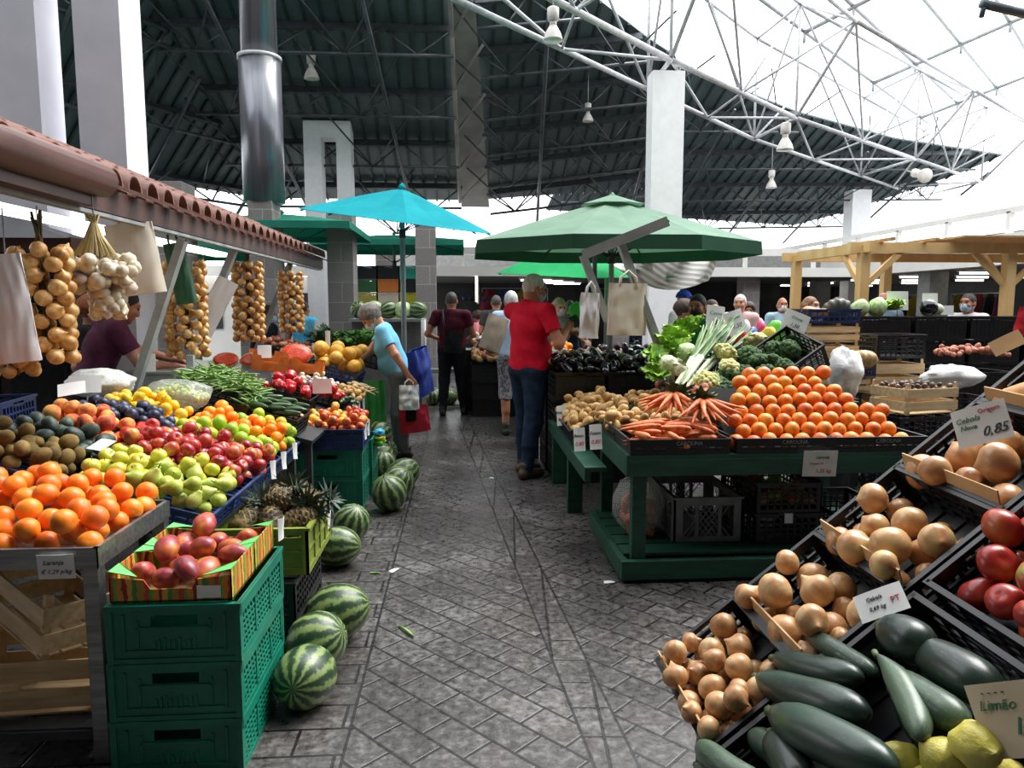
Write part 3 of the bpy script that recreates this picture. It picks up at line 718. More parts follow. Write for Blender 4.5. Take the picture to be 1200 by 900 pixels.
lheap(.22, 4.68, .40, .22, .040, 24, g_lime+g_grape, 'lime', 'green and yellow citrus fruit beside the tomatoes', 'lime', 'yellow green citrus fruit', zl=.16, seed=28)
lheap(.50, 4.66, .18, .22, .042, 8, g_mand[:1]+g_grape, 'orange', 'yellow orange beside the bag of grapes', 'orange', 'yellow oranges', seed=29)
lheap(.90, 3.20, .50, .29, .034, 46, g_kiwi, 'kiwi', 'brown kiwi in the tray behind the oranges', 'kiwi', 'kiwis', seed=30)
lheap(.83, 3.495, .50, .27, .037, 34, g_avo, 'avocado', 'dark avocado in the tray between kiwis and peaches', 'avocado', 'avocados', seed=31)
lheap(.90, 3.79, .42, .28, .042, 32, g_peach, 'peach', 'fuzzy red and yellow peach in the tray behind the avocados', 'peach', 'peaches', zl=.15, seed=32)
lheap(.64, 3.88, .22, .30, .036, 20, g_nect, 'nectarine', 'shiny red nectarine between the peaches and the red apples', 'nectarine', 'nectarines', zl=.12, seed=33)
lheap(.84, 4.085, .52, .28, .033, 52, g_plum, 'plum', 'dark blue plum in the tray beside the peaches', 'plum', 'plums', zl=.16, seed=34, bump=.085)
lheap(.84, 4.38, .52, .27, .033, 46, g_lemon+g_grape, 'lemon', 'yellow lemon in the tray beside the plums', 'lemon', 'lemons', zl=.18, seed=35, bump=.11)
card(lslope(1.08, 3.96, .16), .13, .09, 'blank white card propped between the peaches and the plums', rot=(rad(40), rad(-8), rad(20)))
card(lslope(.62, 3.36, .09), .12, .08, 'white card lying between the avocados and the yellow apples', rot=(rad(25), 0, rad(-35)))
for i, y in enumerate((3.98, 4.22, 4.5)):
    card((-1.035, y, .655), .05, .10, 'white slip hanging from the blue tray edge '+('beside the red apples', 'under the limes', 'under the mandarins')[i], rot=(rad(80), rad(10), rad(75)), curl=.15)
# --- bag of grapes, bag and cards behind
m_film = mat('clear_film', 'e6ece6', rough=.12, alpha=.28, spec=.6)
m_milky = mat('milky_bag', 'dfe2de', 'f2f4f0', rough=.3, alpha=.85, scale=12, bump=.6, bscale=25, bd=.02)
def bag_mesh(r, sc, m, seed, am=.22, name='bag'):
    mb = MB().sphere((0, 0, 0), r, 26, 18, sc, fn=lambda p: 1+am*fbm(p, 1.6, seed)+am*.45*fbm(p, 4.5, seed+3)); return sm(mb, m, name)
m_grapes = fruit_mat('green_grape_skin', [(.3, '9aab3c'), (.55, 'bcc957'), (.8, 'd6dd86')], rough=.3)
gb = thing('grape_bag', 'clear bag of green grapes on the tray beside the lemons', 'bag', lslope(.80, 4.68, .05))
sp = drop(.40, .24, .014, 110, lambda x, y: -.0+.07*(1-(x/.22)**2), zlim=.05, seed=40)
mb = MB()
for x, y, z, r in sp: mb.sphere((x, y, z), r*1.02, 8, 6, (1, 1, 1.15))
mb.build('grapes', m_grapes, gb, kind='stuff')
obj('clear_wrapping', bag_mesh(.19, (1.25, .85, .62), m_film, 4), gb, (0, 0, .045))
obj('plastic_bag', bag_mesh(.15, (1.2, .9, .55), m_milky, 9, .35), None, (-2.22, 4.62, 1.07), label='crumpled milky plastic bag lying behind the lemons', cat='bag')
card((-2.16, 4.30, 1.10), .17, .11, 'white paper sheet leaning behind the plums and lemons', rot=(rad(60), 0, rad(15)))
# ================================================================ second half of the left stand (y > 4.8)
def hz(x): return .75+.28*(-1.0-x)
def hframe(x, y, up=0): return Matrix.Translation((x, y, hz(x)+up)) @ Matrix.Rotation(rad(15.6), 4, 'Y')
cr_bl40 = crate_mesh(.52, .44, .13, m_blk, ns=2, nv=8, name='black_crate')
cr_bl30 = crate_mesh(.40, .36, .13, m_blk, ns=2, nv=6, name='black_crate')
def hcrate(x, y, me, label, up=0, name='black_crate'): return crate(me, name, label, (hframe(x, y, up-.13)).to_translation(), Euler((0, rad(15.6), 0)))
t = thing('market_table', 'long dark table under the vegetables behind the tomato crates', 'table', (0, 0, 0))
q = MB().box((0, 0, -.15), (1.15, 3.4, .03)); q.xf(hframe(-1.55, 6.72)); q.build('table_top', m_dsteel, t)
for y in (5.1, 6.7, 8.3):
    for x, zz in ((-1.08, .60), (-2.0, .86)): MB().box((x, y, zz/2), (.05, .05, zz)).build('leg', m_dsteel, t)
mb = MB(); mb.sheet([[(-1.02+.012*math.sin(i*1.7), 6.15+i*.06, z) for i in range(24)] for z in (.60, .4, .2, .02)], .004); mb.build('skirt_cloth', mat('dark_green_cloth', '10281f', '183a2c', rough=.9), t)
hcrate(-1.70, 5.12, cr_bl40, 'black crate holding the green beans'); hcrate(-1.28, 5.10, crate_mesh(.30, .44, .13, m_blk, ns=2, nv=5, name='black_crate'), 'black crate holding the courgettes')
# beans
def bean_mesh(L, seed):
    R = random.Random(seed); c = R.uniform(.15, .45)*R.choice((-1, 1)); pts = [((t-.5)*L, c*L*((t-.5)**2-.12), .02*L*math.sin(5*t+seed)) for t in [i/7 for i in range(8)]]
    return sm(MB().tube(pts, [.001, .0045, .0052, .0055, .0052, .005, .0042, .001], 6), m_bean, 'bean')
g_bean = [bean_mesh(.19, i) for i in range(6)]
R = random.Random(5)
for i in range(230):
    x, y = R.uniform(-.27, .27), R.uniform(-.22, .22); h = .185*max(0, 1-(x/.38)**2-(y/.33)**2)
    p = hframe(-1.66, 5.12) @ Vector((x, y, -.03+h+R.uniform(0, .02)))
    obj('green_bean', R.choice(g_bean), None, p, (R.uniform(-.5, .5), R.uniform(-.3, .6), R.gauss(rad(70), .75)), label='long green bean in the heap beside the courgettes', cat='bean', group='green beans', scale=R.uniform(.95, 1.35))
g_courg = [long_mesh(.17, .021, .018, m_courg, 'courgette', b, seed=i, neck=.25) for i, b in enumerate((.02, .05, -.04))]
R = random.Random(8); n = 0
for row in range(3):
    for k in range(7):
        x = -.10+.10*row+R.uniform(-.01, .01); y = -.18+.058*k+.02*(row % 2)
        p = hframe(-1.29, 5.12) @ Vector((x, y, .025+.014*(k % 2)))
        obj('courgette', g_courg[n % 3], None, p, (R.gauss(rad(90), .12), R.gauss(0, .1), R.gauss(rad(62), .22)), label='small dark green courgette beside the green beans', cat='courgette', group='courgettes', scale=1.3); n += 1
# tomatoes on green crates
cr_g2 = tall_green_mesh(.52, .40, .23, m_grn, 'green_crate')
for k in range(2):
    crate(cr_g2, 'green_crate', ['lower green crate under the tomatoes', 'upper green crate under the tomatoes'][k], (-1.02, 5.66, .232*k))
    crate(cr_g2, 'green_crate', ['lower green crate just behind the tomato stack', 'upper green crate just behind the tomato stack'][k], (-1.0, 6.10, .232*k))
crate(crate_mesh(.54, .42, .16, m_blue, ns=2, nv=7, panel=True, name='blue_crate'), 'blue_crate', 'navy blue crate full of tomatoes on green crates', (-1.02, 5.66, .464))
sp = drop(.56, .46, .033, 90, lambda x, y: .04+.05*(1-(x/.4)**2)+.10*max(0, (y+.1)), zlim=.13, seed=50, jit=.12)
heap(frame((-1.02, 5.70, .50)), sp, g_tom+g_tom[:1]+g_grape, 'tomato', 'ripening tomato in the blue crate on the green stack', 'tomato', 'tomatoes in the blue crate', R0, seed=9)
for i, (x, y) in enumerate(((-.75, 5.60), (-.75, 5.78))): card((x, y, .58), .05, .12, 'white slip hanging on the aisle side of the tomato crate, '+('closer', 'farther')[i]+' one', rot=(rad(85), 0, rad(80)), curl=.12)
# peppers, roots, chestnuts ...
g_pepper = [pepper_mesh(R0, m_pepper, 'red_pepper')]
def hheap(x, y, w, d, r, n, meshes, name, label, cat, group, zl=.12, seed=1, up=-.04, spin=PI, axis=None, parts=None, r0=R0, bump=.05):
    sp = drop(w, d, r, n, lambda a, b: bump*(1-(a/w)**2*4), zlim=zl, seed=seed, jit=.15)
    return heap(hframe(x, y, up), sp, meshes, name, label, cat, group, r0, spin, seed, parts, axis=axis)
me_ppstem = sm(MB().tube([(0, 0, .03), (.002, 0, .045), (.008, 0, .06)], [.006, .004, .005], 6), m_gstem, 'stem')
hcrate(-1.42, 5.92, cr_bl30, 'black crate under the red peppers'); hheap(-1.40, 5.92, .42, .36, .042, 15, g_pepper, 'red_pepper', 'glossy red pepper behind the courgettes', 'pepper', 'red peppers', seed=60, parts=[('stem', me_ppstem)])
hheap(-1.10, 6.12, .22, .2, .036, 6, g_pepper, 'red_pepper', 'red pepper in the small heap behind the tomatoes', 'pepper', 'red peppers behind the tomatoes', seed=61)
g_smallc = [long_mesh(.10, .018, .016, m_courg, 'courgette', .03, seed=4)]
hheap(-.96, 6.10, .16, .26, .022, 14, g_smallc, 'courgette', 'stubby green courgette behind the tomatoes', 'courgette', 'stubby courgettes', seed=62, axis=(rad(90), 0, 0), spin=.2, r0=.022)
card((-1.13, 5.93, .90), .15, .12, 'pinkish paper card standing between peppers and tomatoes', rot=(rad(75), 0, rad(10)), m=mat('pink_card', 'd9b8b2', 'e2c8c2', rough=.7))
m_nut = fruit_mat('chestnut_shell', [(.3, '3a2418'), (.5, '5a3d2a'), (.75, '8a6b54')], rough=.4); m_fig = fruit_mat('date_skin', [(.3, '2c2320'), (.5, '4c3c34'), (.75, '7a6658')], rough=.5)
g_nut = [ell_mesh(.02, (1, .9, .8), m_nut, 'chestnut', .1, 10, 7, 1), ell_mesh(.02, (1, .9, .8), m_fig, 'chestnut', .1, 10, 7, 2)]
hcrate(-1.85, 5.75, cr_bl40, 'black crate of dark chestnuts behind the beans')
hheap(-1.80, 5.75, .60, .50, .021, 130, g_nut, 'chestnut', 'small dark chestnut behind the green beans', 'chestnut', 'chestnuts', seed=63, r0=.02, zl=.07)
g_oni = [onion_mesh(R0, m_onion, 'onion', .45, i) for i in range(3)]; g_gar = [round_mesh(R0, m_garlic, 'garlic_bulb', .8, -.5, 0, 7, .06, .06, seed=i, point=0) for i in range(2)]
g_beet = [round_mesh(R0, mat('beet_skin', '3a1220', '5a2030', rough=.5, rnd=.3), 'beetroot', .9, -.2, -.3, rough=.1)]
g_turn = [round_mesh(R0, fruit_mat('turnip_skin', [(.4, '8a5a74'), (.55, 'd6c8c0'), (.8, 'ece6d8')], axis=6), 'turnip', .85, -.1, -.3, rough=.08)]
hcrate(-1.30, 6.62, cr_bl40, 'black crate of garlic and turnips behind the peppers')
hheap(-1.32, 6.60, .46, .60, .028, 60, g_gar+g_turn+g_beet[:1], 'turnip', 'small pale or purple root in the mixed heap behind the peppers', 'root vegetable', 'mixed roots', seed=64)
g_pot = [ell_mesh(R0, (1, .85, 1.25), m_potato, 'potato', .16, seed=i) for i in range(3)]
hheap(-1.02, 6.55, .26, .5, .027, 36, g_pot, 'potato', 'small pale potato at the aisle edge before the parsnips', 'potato', 'small potatoes at the aisle edge', seed=65)
m_pars = fruit_mat('parsnip_skin', [(.3, '8a7a50'), (.5, 'b4a476'), (.8, 'd2c69c')], rough=.7)
g_pars = [long_mesh(.24, .006, .022, m_pars, 'parsnip', .03, seed=3)]
hheap(-.98, 7.0, .2, .36, .026, 14, g_pars, 'parsnip', 'long pale parsnip at the aisle edge beside the woman in blue', 'parsnip', 'parsnips', seed=66, axis=(rad(80), 0, rad(-50)), spin=.3, r0=.026)
for i, (x, y) in enumerate(((-.95, 6.45), (-.95, 6.7), (-.94, 6.95))): card((x, y, .62), .05, .13, 'white slip on the table edge '+('below the small potatoes', 'between potatoes and parsnips', 'below the parsnips')[i], rot=(rad(85), 0, rad(78)), curl=.12)
# orange boxes and melons
m_obox = mat('orange_print_card', 'd8691f', 'e88a3c', rough=.6, scale=14, rnd=.1)
def small_box(loc, rotz, label, w=.3, d=.22, h=.12):
    b = thing('fruit_box', label, 'box', loc, (0, rad(8), rotz))
    mb = MB(); mb.box((0, 0, .003), (w, d, .005)); mb.build('bottom', m_cardin, b)
    for ax in (0, 1):
        for sg in (-1, 1):
            mb = MB(); L = w if ax == 0 else d
            for a, c, z0, z1 in ((-L/2, L/2, 0, h*.6), (-L/2, -L*.25, h*.6, h), (L*.25, L/2, h*.6, h)):
                if ax == 0: mb.box(((a+c)/2, sg*d/2, (z0+z1)/2), (c-a, .004, z1-z0))
                else: mb.box((sg*w/2, (a+c)/2, (z0+z1)/2), (.004, c-a, z1-z0))
            mb.build('side_panel', m_obox, b)
small_box((-1.68, 6.45, .985), rad(15), 'orange printed fruit box nearer the chestnuts'); small_box((-1.45, 6.88, .93), rad(5), 'orange printed fruit box in front of the yellow melons'); small_box((-1.78, 6.78, 1.02), rad(25), 'orange printed fruit box beside the cut watermelon')
g_melon = [round_mesh(.075, m_melon, 'melon', .98, .05, .04, rough=.05, seed=i, seg=20, rings=14) for i in range(2)]
hcrate(-1.28, 7.35, crate_mesh(.50, .56, .16, m_blue, ns=2, nv=7, name='blue_crate'), 'navy blue crate under the yellow melons', .10, 'blue_crate')
sp = drop(.5, .5, .068, 18, lambda a, b: .02+.1*max(0, b+.1), zlim=.22, seed=70, jit=.18)
heap(hframe(-1.26, 7.32, .06), sp, g_melon, 'melon', 'round yellow melon in the heap the woman in blue reaches for', 'melon', 'yellow melons', .075, seed=6)
def half_melon(r, sc, loc, rot, label, rind):
    o = thing('cut_melon', label, 'melon', loc, rot)
    mb = MB(); n, m = 24, 8; pr = [(r*math.sin(PI/2*i/m), -r*math.cos(PI/2*i/m)) for i in range(m+1)]
    mb.lathe([(max(a, .002)*1, b) for a, b in pr]+[(r*.93, .0)], n); mb.xf(Matrix.Diagonal((sc[0], sc[1], sc[2], 1))); mb.build('rind', rind, o)
    mb = MB(); mb.lathe([(.002, -.012), (r*.93, -.010), (r*.93, .001), (r*.5, .003), (.002, .003)], n); mb.xf(Matrix.Diagonal((sc[0], sc[1], 1, 1))); mb.build('red_flesh', m_flesh, o)
half_melon(.14, (1.1, .8, .8), (-1.58, 7.05, 1.09), (rad(58), rad(5), rad(12)), 'halved watermelon showing red flesh beside the orange boxes', m_wmelon)
half_melon(.095, (1.2, .8, .9), (-2.10, 6.62, 1.07), (rad(56), 0, rad(10)), 'cut papaya half with orange flesh beneath the middle onion braid, one nearer the scales', m_cabb)
half_melon(.095, (1.2, .8, .9), (-1.90, 6.70, 1.07), (rad(52), rad(-8), rad(-8)), 'cut papaya half with red flesh beside the white card', m_cabb)
card((-1.76, 6.62, 1.14), .12, .12, 'white card standing between the papaya halves and the orange boxes', rot=(rad(70), 0, rad(12)))
g_spud = [ell_mesh(R0, (1, .9, 1.2), m_spud, 'potato', .14, seed=i, seg=10, rings=7) for i in range(2)]
hcrate(-1.80, 7.85, crate_mesh(.60, .44, .13, m_blk, ns=2, nv=8, name='black_crate'), 'black crate of red potatoes behind the cut watermelon', .10)
hheap(-1.78, 7.80, .62, .40, .03, 58, g_spud, 'red_potato', 'red potato in the heap behind the cut watermelon', 'potato', 'red potatoes', seed=72, up=.08)
# leafy greens in front of the woman
hcrate(-1.20, 8.15, crate_mesh(.60, .56, .16, m_blk, ns=2, nv=8, name='black_crate'), 'black crate of leafy greens in front of the woman in blue', .26)
g_green = [leaf_clump(12, .22, .12, m_leaf, 'leafy_greens', .8, .9, .5, .012, i) for i in range(2)]; g_kale = [leaf_clump(14, .24, .07, m_kale, 'leafy_greens', .8, .9, .4, .01, i+5) for i in range(2)]; g_let = [leaf_clump(16, .16, .11, m_lettuce, 'lettuce', .85, .8, .5, .018, i+9) for i in range(3)]
R = random.Random(77)
for i in range(9): obj('leafy_greens', g_green[i % 2], None, (-1.02-.13*(i % 3)+R.uniform(-.03, .03), 7.95+.17*(i//3), hz(-1.1)+.27+.03*(i//3)), (R.uniform(-.2, .2), R.uniform(-.2, .2), R.uniform(0, 6)), label='bunch of bright leafy greens in front of the woman in blue', cat='greens', group='bright leafy greens')
for i in range(5): obj('leafy_greens', g_kale[i % 2], None, (-1.48-.06*(i % 2), 7.9+.12*i, hz(-1.5)+.24), (R.uniform(-.3, .3), .3, R.uniform(0, 6)), label='bunch of dark leek tops and kale behind the yellow melons', cat='greens', group='dark greens')
for i in range(3): obj('lettuce', g_let[i], None, (-1.02-.16*i, 8.45, hz(-1.1)+.38), (0, 0, i), label='yellow green lettuce on top of the leafy greens', cat='lettuce', group='lettuces on the left stand')
card((-1.38, 7.62, 1.2), .05, .18, 'tall white price tag above the yellow melons', rot=(rad(85), 0, rad(5)), curl=.02, stick=.15)
card((-1.62, 8.3, 1.30), .06, .16, 'narrow white tag standing in the dark greens', rot=(rad(85), rad(8), rad(5)), curl=.02, stick=.15)
# green bag draped
mb = MB(); rows = []
for j in range(9):
    z = .80-j*.095; rows.append([(-.97+(.015+.0006*j)*k-.05*(j/8)*(1 if k > 9 else 0), 7.30+.02*math.sin(k*1.3+j*.2)+.006*k, z) for k in range(14)])
mb.sheet(rows, .004); mb.build('green_cloth', mat('thin_green_plastic', '3fa04a', '58c064', rough=.35, scale=4), None, label='green plastic sheet hanging from the stand edge beside the woman in blue', cat='cloth')
# --- watermelons on the floor
wm_me = [sm(MB().sphere((0, 0, 0), 1, 36, 24, (1, 1, s)), m_wmelon, 'watermelon') for s in (1.05, 1.22, .98)]
me_wst = sm(MB().tube([(0, 0, .98), (.02, 0, 1.1), (.09, .02, 1.2), (.2, .05, 1.22)], [.045, .035, .03, .04], 8), m_gstem, 'stem')
WM = [(358, 793, .118, 1, (80, 10, -8), 'closest watermelon on the floor beside the front green crates', 0), (371, 752, .125, 0, (60, 30, 60), 'watermelon on the floor, second behind the closest one', 0), (394, 718, .128, 1, (75, 0, 95), 'watermelon on the floor, third along beside the black crates', 0),
      (395, 640, .118, 1, (88, 0, 80), 'watermelon lying lengthwise in front of the green tomato stack', 0), (412, 613, .12, 0, (25, 15, 20), 'watermelon standing upright behind the lengthwise one', 0),
      (456, 578, .135, 0, (20, -15, 0), 'big upright watermelon with a curled stem beside the green tomato stack', 1), (466, 566, .13, 0, (30, 25, 40), 'watermelon tucked behind the big upright one', 1), (472, 556, .125, 1, (60, 20, 100), 'watermelon at the feet of the woman in blue', 0)]
for px, py, r, k, rt, lb, st in WM:
    bz = [1.05, 1.22, .98][k]; z = r
    p = atz(px, py, z)
    rr = Euler(tuple(rad(a) for a in rt)); R3 = rr.to_matrix(); ext = r*math.sqrt(R3[2][0]**2+R3[2][1]**2+(R3[2][2]*bz)**2); p.z = ext
    o = obj('watermelon', wm_me[k], None, p, rr, label=lb, cat='watermelon', scale=r)
    if st: obj('stem', me_wst, o)
for i, (x, y, r) in enumerate(((-.72, 6.55, .12), (-.78, 6.85, .13), (-.76, 7.12, .12), (-.90, 6.45, .12), (-.80, 7.0, .12))):
    zz = r if i < 3 else (.32 if i == 4 else r)
    obj('watermelon', wm_me[2], None, (x, y, zz), (i, .3*i, i*2.0), label='watermelon in the row along the stand behind the tomato crates', cat='watermelon', group='watermelons along the stand', scale=r)
# bundle of bright bags hanging behind the tomato stack
for i, (c, z) in enumerate((('6fc03a', .40), ('e6d23a', .44), ('3aa6c8', .48))):
    obj('plastic_bag', bag_mesh(.07, (.7, 1, .5), mat('bag_'+c, c, rough=.35), 20+i, .3), None, (-.70, 6.12, z), label=('green', 'yellow', 'blue')[i]+' plastic bag hanging behind the tomato crate', cat='bag')
# ================================================================ RIGHT FRONT: sloping onion display
RO = Vector((.524, 1.85, .599)); ra = Vector((math.cos(rad(39.2)), 0, math.sin(rad(39.2)))); rb = Vector((0, -math.cos(rad(5)), -math.sin(rad(5))))
rn = ra.cross(-rb).normalized(); ry = rn.cross(ra)
RM = Matrix.Translation(RO) @ Matrix((ra, ry, rn)).transposed().to_4x4()
def rpt(a, b, h=0): return RM @ Vector((a, -b, h))
def rfr(a, b, h=0): return RM @ Matrix.Translation((a, -b, h))
RROT = RM.to_euler()
def rpx(px, py, h=0):
    d = Vector(ray(px, py)); c = Vector((0, 0, CAMZ)); o = RO+rn*h; t = (o-c).dot(rn)/d.dot(rn); return c+d*t
t = thing('sloping_stand', 'dark steep stand carrying the crates of onions, marrows and tomatoes', 'stand', (0, 0, 0))
q = MB().box((.72, -.42, -.135), (1.42, .80, .02)); q.xf(RM); q.build('sloping_board', m_dsteel, t)
for a, b in ((.05, .05), (.05, .72), (1.35, .05), (1.35, .72)):
    p = rpt(a, b, -.15); MB().box((p.x, p.y, p.z/2), (.05, .05, p.z)).build('leg', m_dsteel, t)
cr_on = crate_mesh(.272, .37, .12, m_blk, t=.008, rim=.028, bot=.02, ns=2, nv=5, lip=.005, name='black_crate')
cr_row2 = crate_mesh(.30, .40, .12, m_blk, t=.008, rim=.028, bot=.02, ns=2, nv=5, lip=.005, name='black_crate')
cr_zuc = crate_mesh(.565, .40, .12, m_blk, t=.008, rim=.028, bot=.02, ns=2, nv=9, lip=.005, name='black_crate')
names = ['small onions, lowest on the sloping stand', 'medium onions beside the small ones', 'large pale onions', 'large onions under the 0,85 price sign', 'butternut squashes on the sloping stand', 'butternut squashes at the top of the sloping stand']
for i, n in enumerate(names): crate(cr_on, 'black_crate', 'black tray of '+n, rpt(.13+.279*i, .19, -.12), RROT)
crate(cr_zuc, 'black_crate', 'wide black tray full of dark marrows', rpt(.275, .60, -.12), RROT)
crate(cr_row2, 'black_crate', 'black tray of salad tomatoes beside the marrows', rpt(.745, .595, -.12), RROT)
crate(cr_row2, 'black_crate', 'black tray above the salad tomatoes', rpt(1.06, .595, -.12), RROT)
for i in range(5):   # cardboard strips between trays
    q = MB().box((0, 0, 0), (.004, .33, .055)); q.build('cardboard_strip', m_kraft, None, loc=rpt(-.004+.279*i+(.279 if i else .0)*0+.010, .19, .004), rot=(RM.to_3x3() @ Matrix.Rotation(rad(22), 3, 'Y')).to_euler(), label='tan cardboard strip at the lower side of the tray of '+['small onions', 'medium onions', 'large pale onions', 'priced large onions', 'lower butternut squashes'][i], cat='cardboard')
def rheap(a, b, w, d, r, n, meshes, name, label, cat, group, floor=-.075, zl=.11, seed=1, spin=PI, r0=R0, jit=.15, parts=None, tilt=0.0):
    sp = drop(w, d, r, n, lambda x, y: floor-tilt*x, zlim=zl, seed=seed, jit=jit)
    return heap(rfr(a, b), sp, meshes, name, label, cat, group, r0, spin, seed, parts)
g_son = [onion_mesh(R0, m_onion, 'onion', .3, i, 22) for i in range(4)]; g_bon = [onion_mesh(R0, m_bonion, 'onion', .12, i, 24) for i in range(4)]
rheap(.11, .19, .25, .35, .031, 62, g_son, 'onion', 'small brown onion in the lowest black tray', 'onion', 'small onions', -.088, .112, 81, 1.9, jit=.2, tilt=.18)
rheap(.385, .19, .26, .35, .035, 52, g_son+g_bon[:2], 'onion', 'medium brown onion in the second tray of the slope', 'onion', 'medium onions', -.088, .112, 82, 2.2, jit=.25, tilt=.18)
rheap(.655, .19, .25, .35, .038, 36, g_bon, 'onion', 'large pale onion in the third tray of the slope', 'onion', 'large pale onions', -.088, .112, 83, 2.6, jit=.28, tilt=.18)
rheap(.945, .19, .26, .35, .041, 34, g_bon, 'onion', 'large onion in the tray under the 0,85 price sign', 'onion', 'large priced onions', -.085, .115, 84, 2.6, jit=.22, tilt=.1)
g_tom2 = [round_mesh(R0, m_tom2, 'tomato', .84, .16, .06, 5, .02, .04, seed=i, seg=22, rings=14) for i in range(4)]
rheap(.75, .595, .28, .38, .040, 40, g_tom2, 'tomato', 'large red or greenish tomato in the black tray beside the marrows', 'tomato', 'salad tomatoes', -.075, .115, 85, 1.0, jit=.12)
rheap(1.06, .595, .28, .38, .040, 36, g_tom2, 'tomato', 'large red tomato in the upper black tray beside the priced onions', 'tomato', 'salad tomatoes, upper tray', -.065, .10, 86, 1.0, jit=.12)
def squash_mesh(seed):
    pr = [(.004, -.105), (.036, -.10), (.05, -.075), (.053, -.045), (.044, -.01), (.034, .02), (.031, .06), (.033, .09), (.026, .108), (.004, .11)]
    mb = MB().lathe(pr, 16, lambda r, z, a: (r*(1+.04*math.sin(5*a+seed)), z)); mb.v = [(x+1.4*max(0, z)**2*(1 if seed % 2 else -1), y, z) for x, y, z in mb.v]; return sm(mb, m_squash, 'squash')
g_sq = [squash_mesh(i) for i in range(2)]; me_sqst = sm(MB().tube([(0, 0, .105), (.0, .0, .128)], [.009, .011], 7), m_stem, 'stem')
for i, (a, b, h, rx, rz) in enumerate(((1.19, .10, -.03, 80, 60), (1.24, .20, -.03, 88, 100), (1.22, .30, -.035, 85, 40), (1.33, .12, -.02, 80, 20), (1.45, .1, -.02, 85, 70), (1.48, .22, -.02, 80, 95), (1.53, .32, -.03, 84, 60), (1.34, .30, -.02, 90, 140), (1.44, .16, .03, 86, 110))):
    o = obj('butternut_squash', g_sq[i % 2], None, rpt(a, b, h), (RM.to_3x3() @ Euler((rad(rx), 0, rad(rz))).to_matrix()).to_euler(), label='tan butternut squash at the top of the sloping stand', cat='squash', group='butternut squashes'); obj('stem', me_sqst, o)
# marrows, each laid between two points of the tray
m_mstem = mat('marrow_stem', '3c4a2c', '566238', rough=.6, scale=30)
def marrow(p0, p1, r, label, bend=0, neck=0, h0=.0, h1=.0, k=0, mm=None):
    A = rpx(*p0, h0); B = rpx(*p1, h1); d = B-A; L = d.length
    me = long_mesh(L, r*1.04, r*.96, mm or m_marrow, 'marrow', bend, 12, 18, neck, seed=k)
    R3 = d.to_track_quat('Z', 'Y').to_euler()
    o = obj('marrow', me, None, (A+B)/2, R3, label=label, cat='marrow')
    st = sm(MB().tube([(0, 0, L*.47), (0, 0, L*.5+.012)], [r*.28*(1-neck*.4), r*.30*(1-neck*.4)], 8), m_mstem, 'stem'); obj('stem', st, o)
m_marrow2 = fruit_mat('paler_marrow_skin', [(.3, '1f2f26'), (.5, '36483a'), (.7, '5c7058'), (.9, '82906e')], stretch=(2, 2, .3), scale=.9, rough=.34, fine=200, fine_c='6c8066')
marrow((1020, 838), (888, 795), .041, 'long dark marrow across the tray, second from the lowest', .03, .1, .03, .0, 1)
marrow((1012, 795), (908, 772), .033, 'dark marrow lying against the small onions above the longest one', .04, .1, .01, -.01, 2)
marrow((1030, 790), (945, 742), .024, 'slim pale marrow lying beneath the white price card', .02, .0, .0, -.01, 3, m_marrow2)
marrow((1052, 900), (905, 835), .046, 'thickest dark marrow, lowest of the long ones across the tray', .03, .15, .05, .02, 4)
marrow((1078, 868), (1027, 768), .027, 'curved marrow with a narrow neck lying on top of the others', -.09, .55, .065, .055, 5, m_marrow2)
marrow((1090, 762), (1035, 735), .044, 'short fat marrow against the white price card', .0, .0, .02, .01, 6)
marrow((1172, 815), (1075, 757), .044, 'fat dark marrow along the tomato tray', .02, .1, .0, .0, 7)
marrow((1135, 850), (1045, 790), .034, 'mottled marrow between the curved one and the tomato tray', .03, .2, .035, .02, 8, m_marrow2)
marrow((945, 925), (905, 862), .040, 'ribbed marrow pointing down at the lowest corner of the tray', .0, .1, .02, .0, 9)
marrow((900, 915), (822, 872), .028, 'pale curved marrow at the lowest edge of the tray', .12, .1, .02, -.01, 10, m_marrow2)
marrow((860, 935), (818, 898), .026, 'pale marrow tip just below the pale curved one', .05, .1, .0, -.02, 11, m_marrow2)
marrow((1110, 885), (1058, 815), .035, 'dark marrow deep under the curved one', .02, .1, -.02, -.02, 12)
marrow((930, 890), (880, 860), .032, 'dark marrow half hidden behind the ribbed one', .02, .1, -.02, -.02, 13)
marrow((1000, 775), (1050, 740), .033, 'dark marrow half hidden under the white price card', .02, .1, -.05, -.05, 14)
# lemons on a low tray nearest to the aisle end
crate(cr_row2, 'black_crate', 'black tray of knobbly lemons below the marrows', rpt(.50, 1.0, -.12), RROT)
g_kl = [round_mesh(.036, m_biglemon, 'lemon', 1.15, point=.18, rough=.16, seed=i, seg=22, rings=16) for i in range(3)]
for i, (px, py, h) in enumerate(((1143, 874, .045), (1108, 893, .02), (1060, 896, .0), (1090, 925, -.02), (1170, 905, -.02), (1130, 930, -.02))):
    obj('lemon', g_kl[i % 3], None, rpx(px, py, h), (1.2+i, .5*i, i*1.3), label=['topmost knobbly yellow lemon beside the framed price sign', 'knobbly lemon just below the topmost one', 'knobbly lemon at the low end, beneath the thick marrow', 'knobbly lemon under the other lemons', 'knobbly lemon under the framed sign', 'lowest knobbly lemon of the heap'][i], cat='lemon')
def rcard(px, py, h, w, hh, label, lines, rz, rx=0, m=None, curl=.03):
    p = rpx(px, py, h); R3 = (RM.to_3x3() @ Matrix.Rotation(rz, 3, 'Z') @ Matrix.Rotation(rx, 3, 'X')).to_euler(); return card(p, w, hh, label, lines, R3, m, curl)
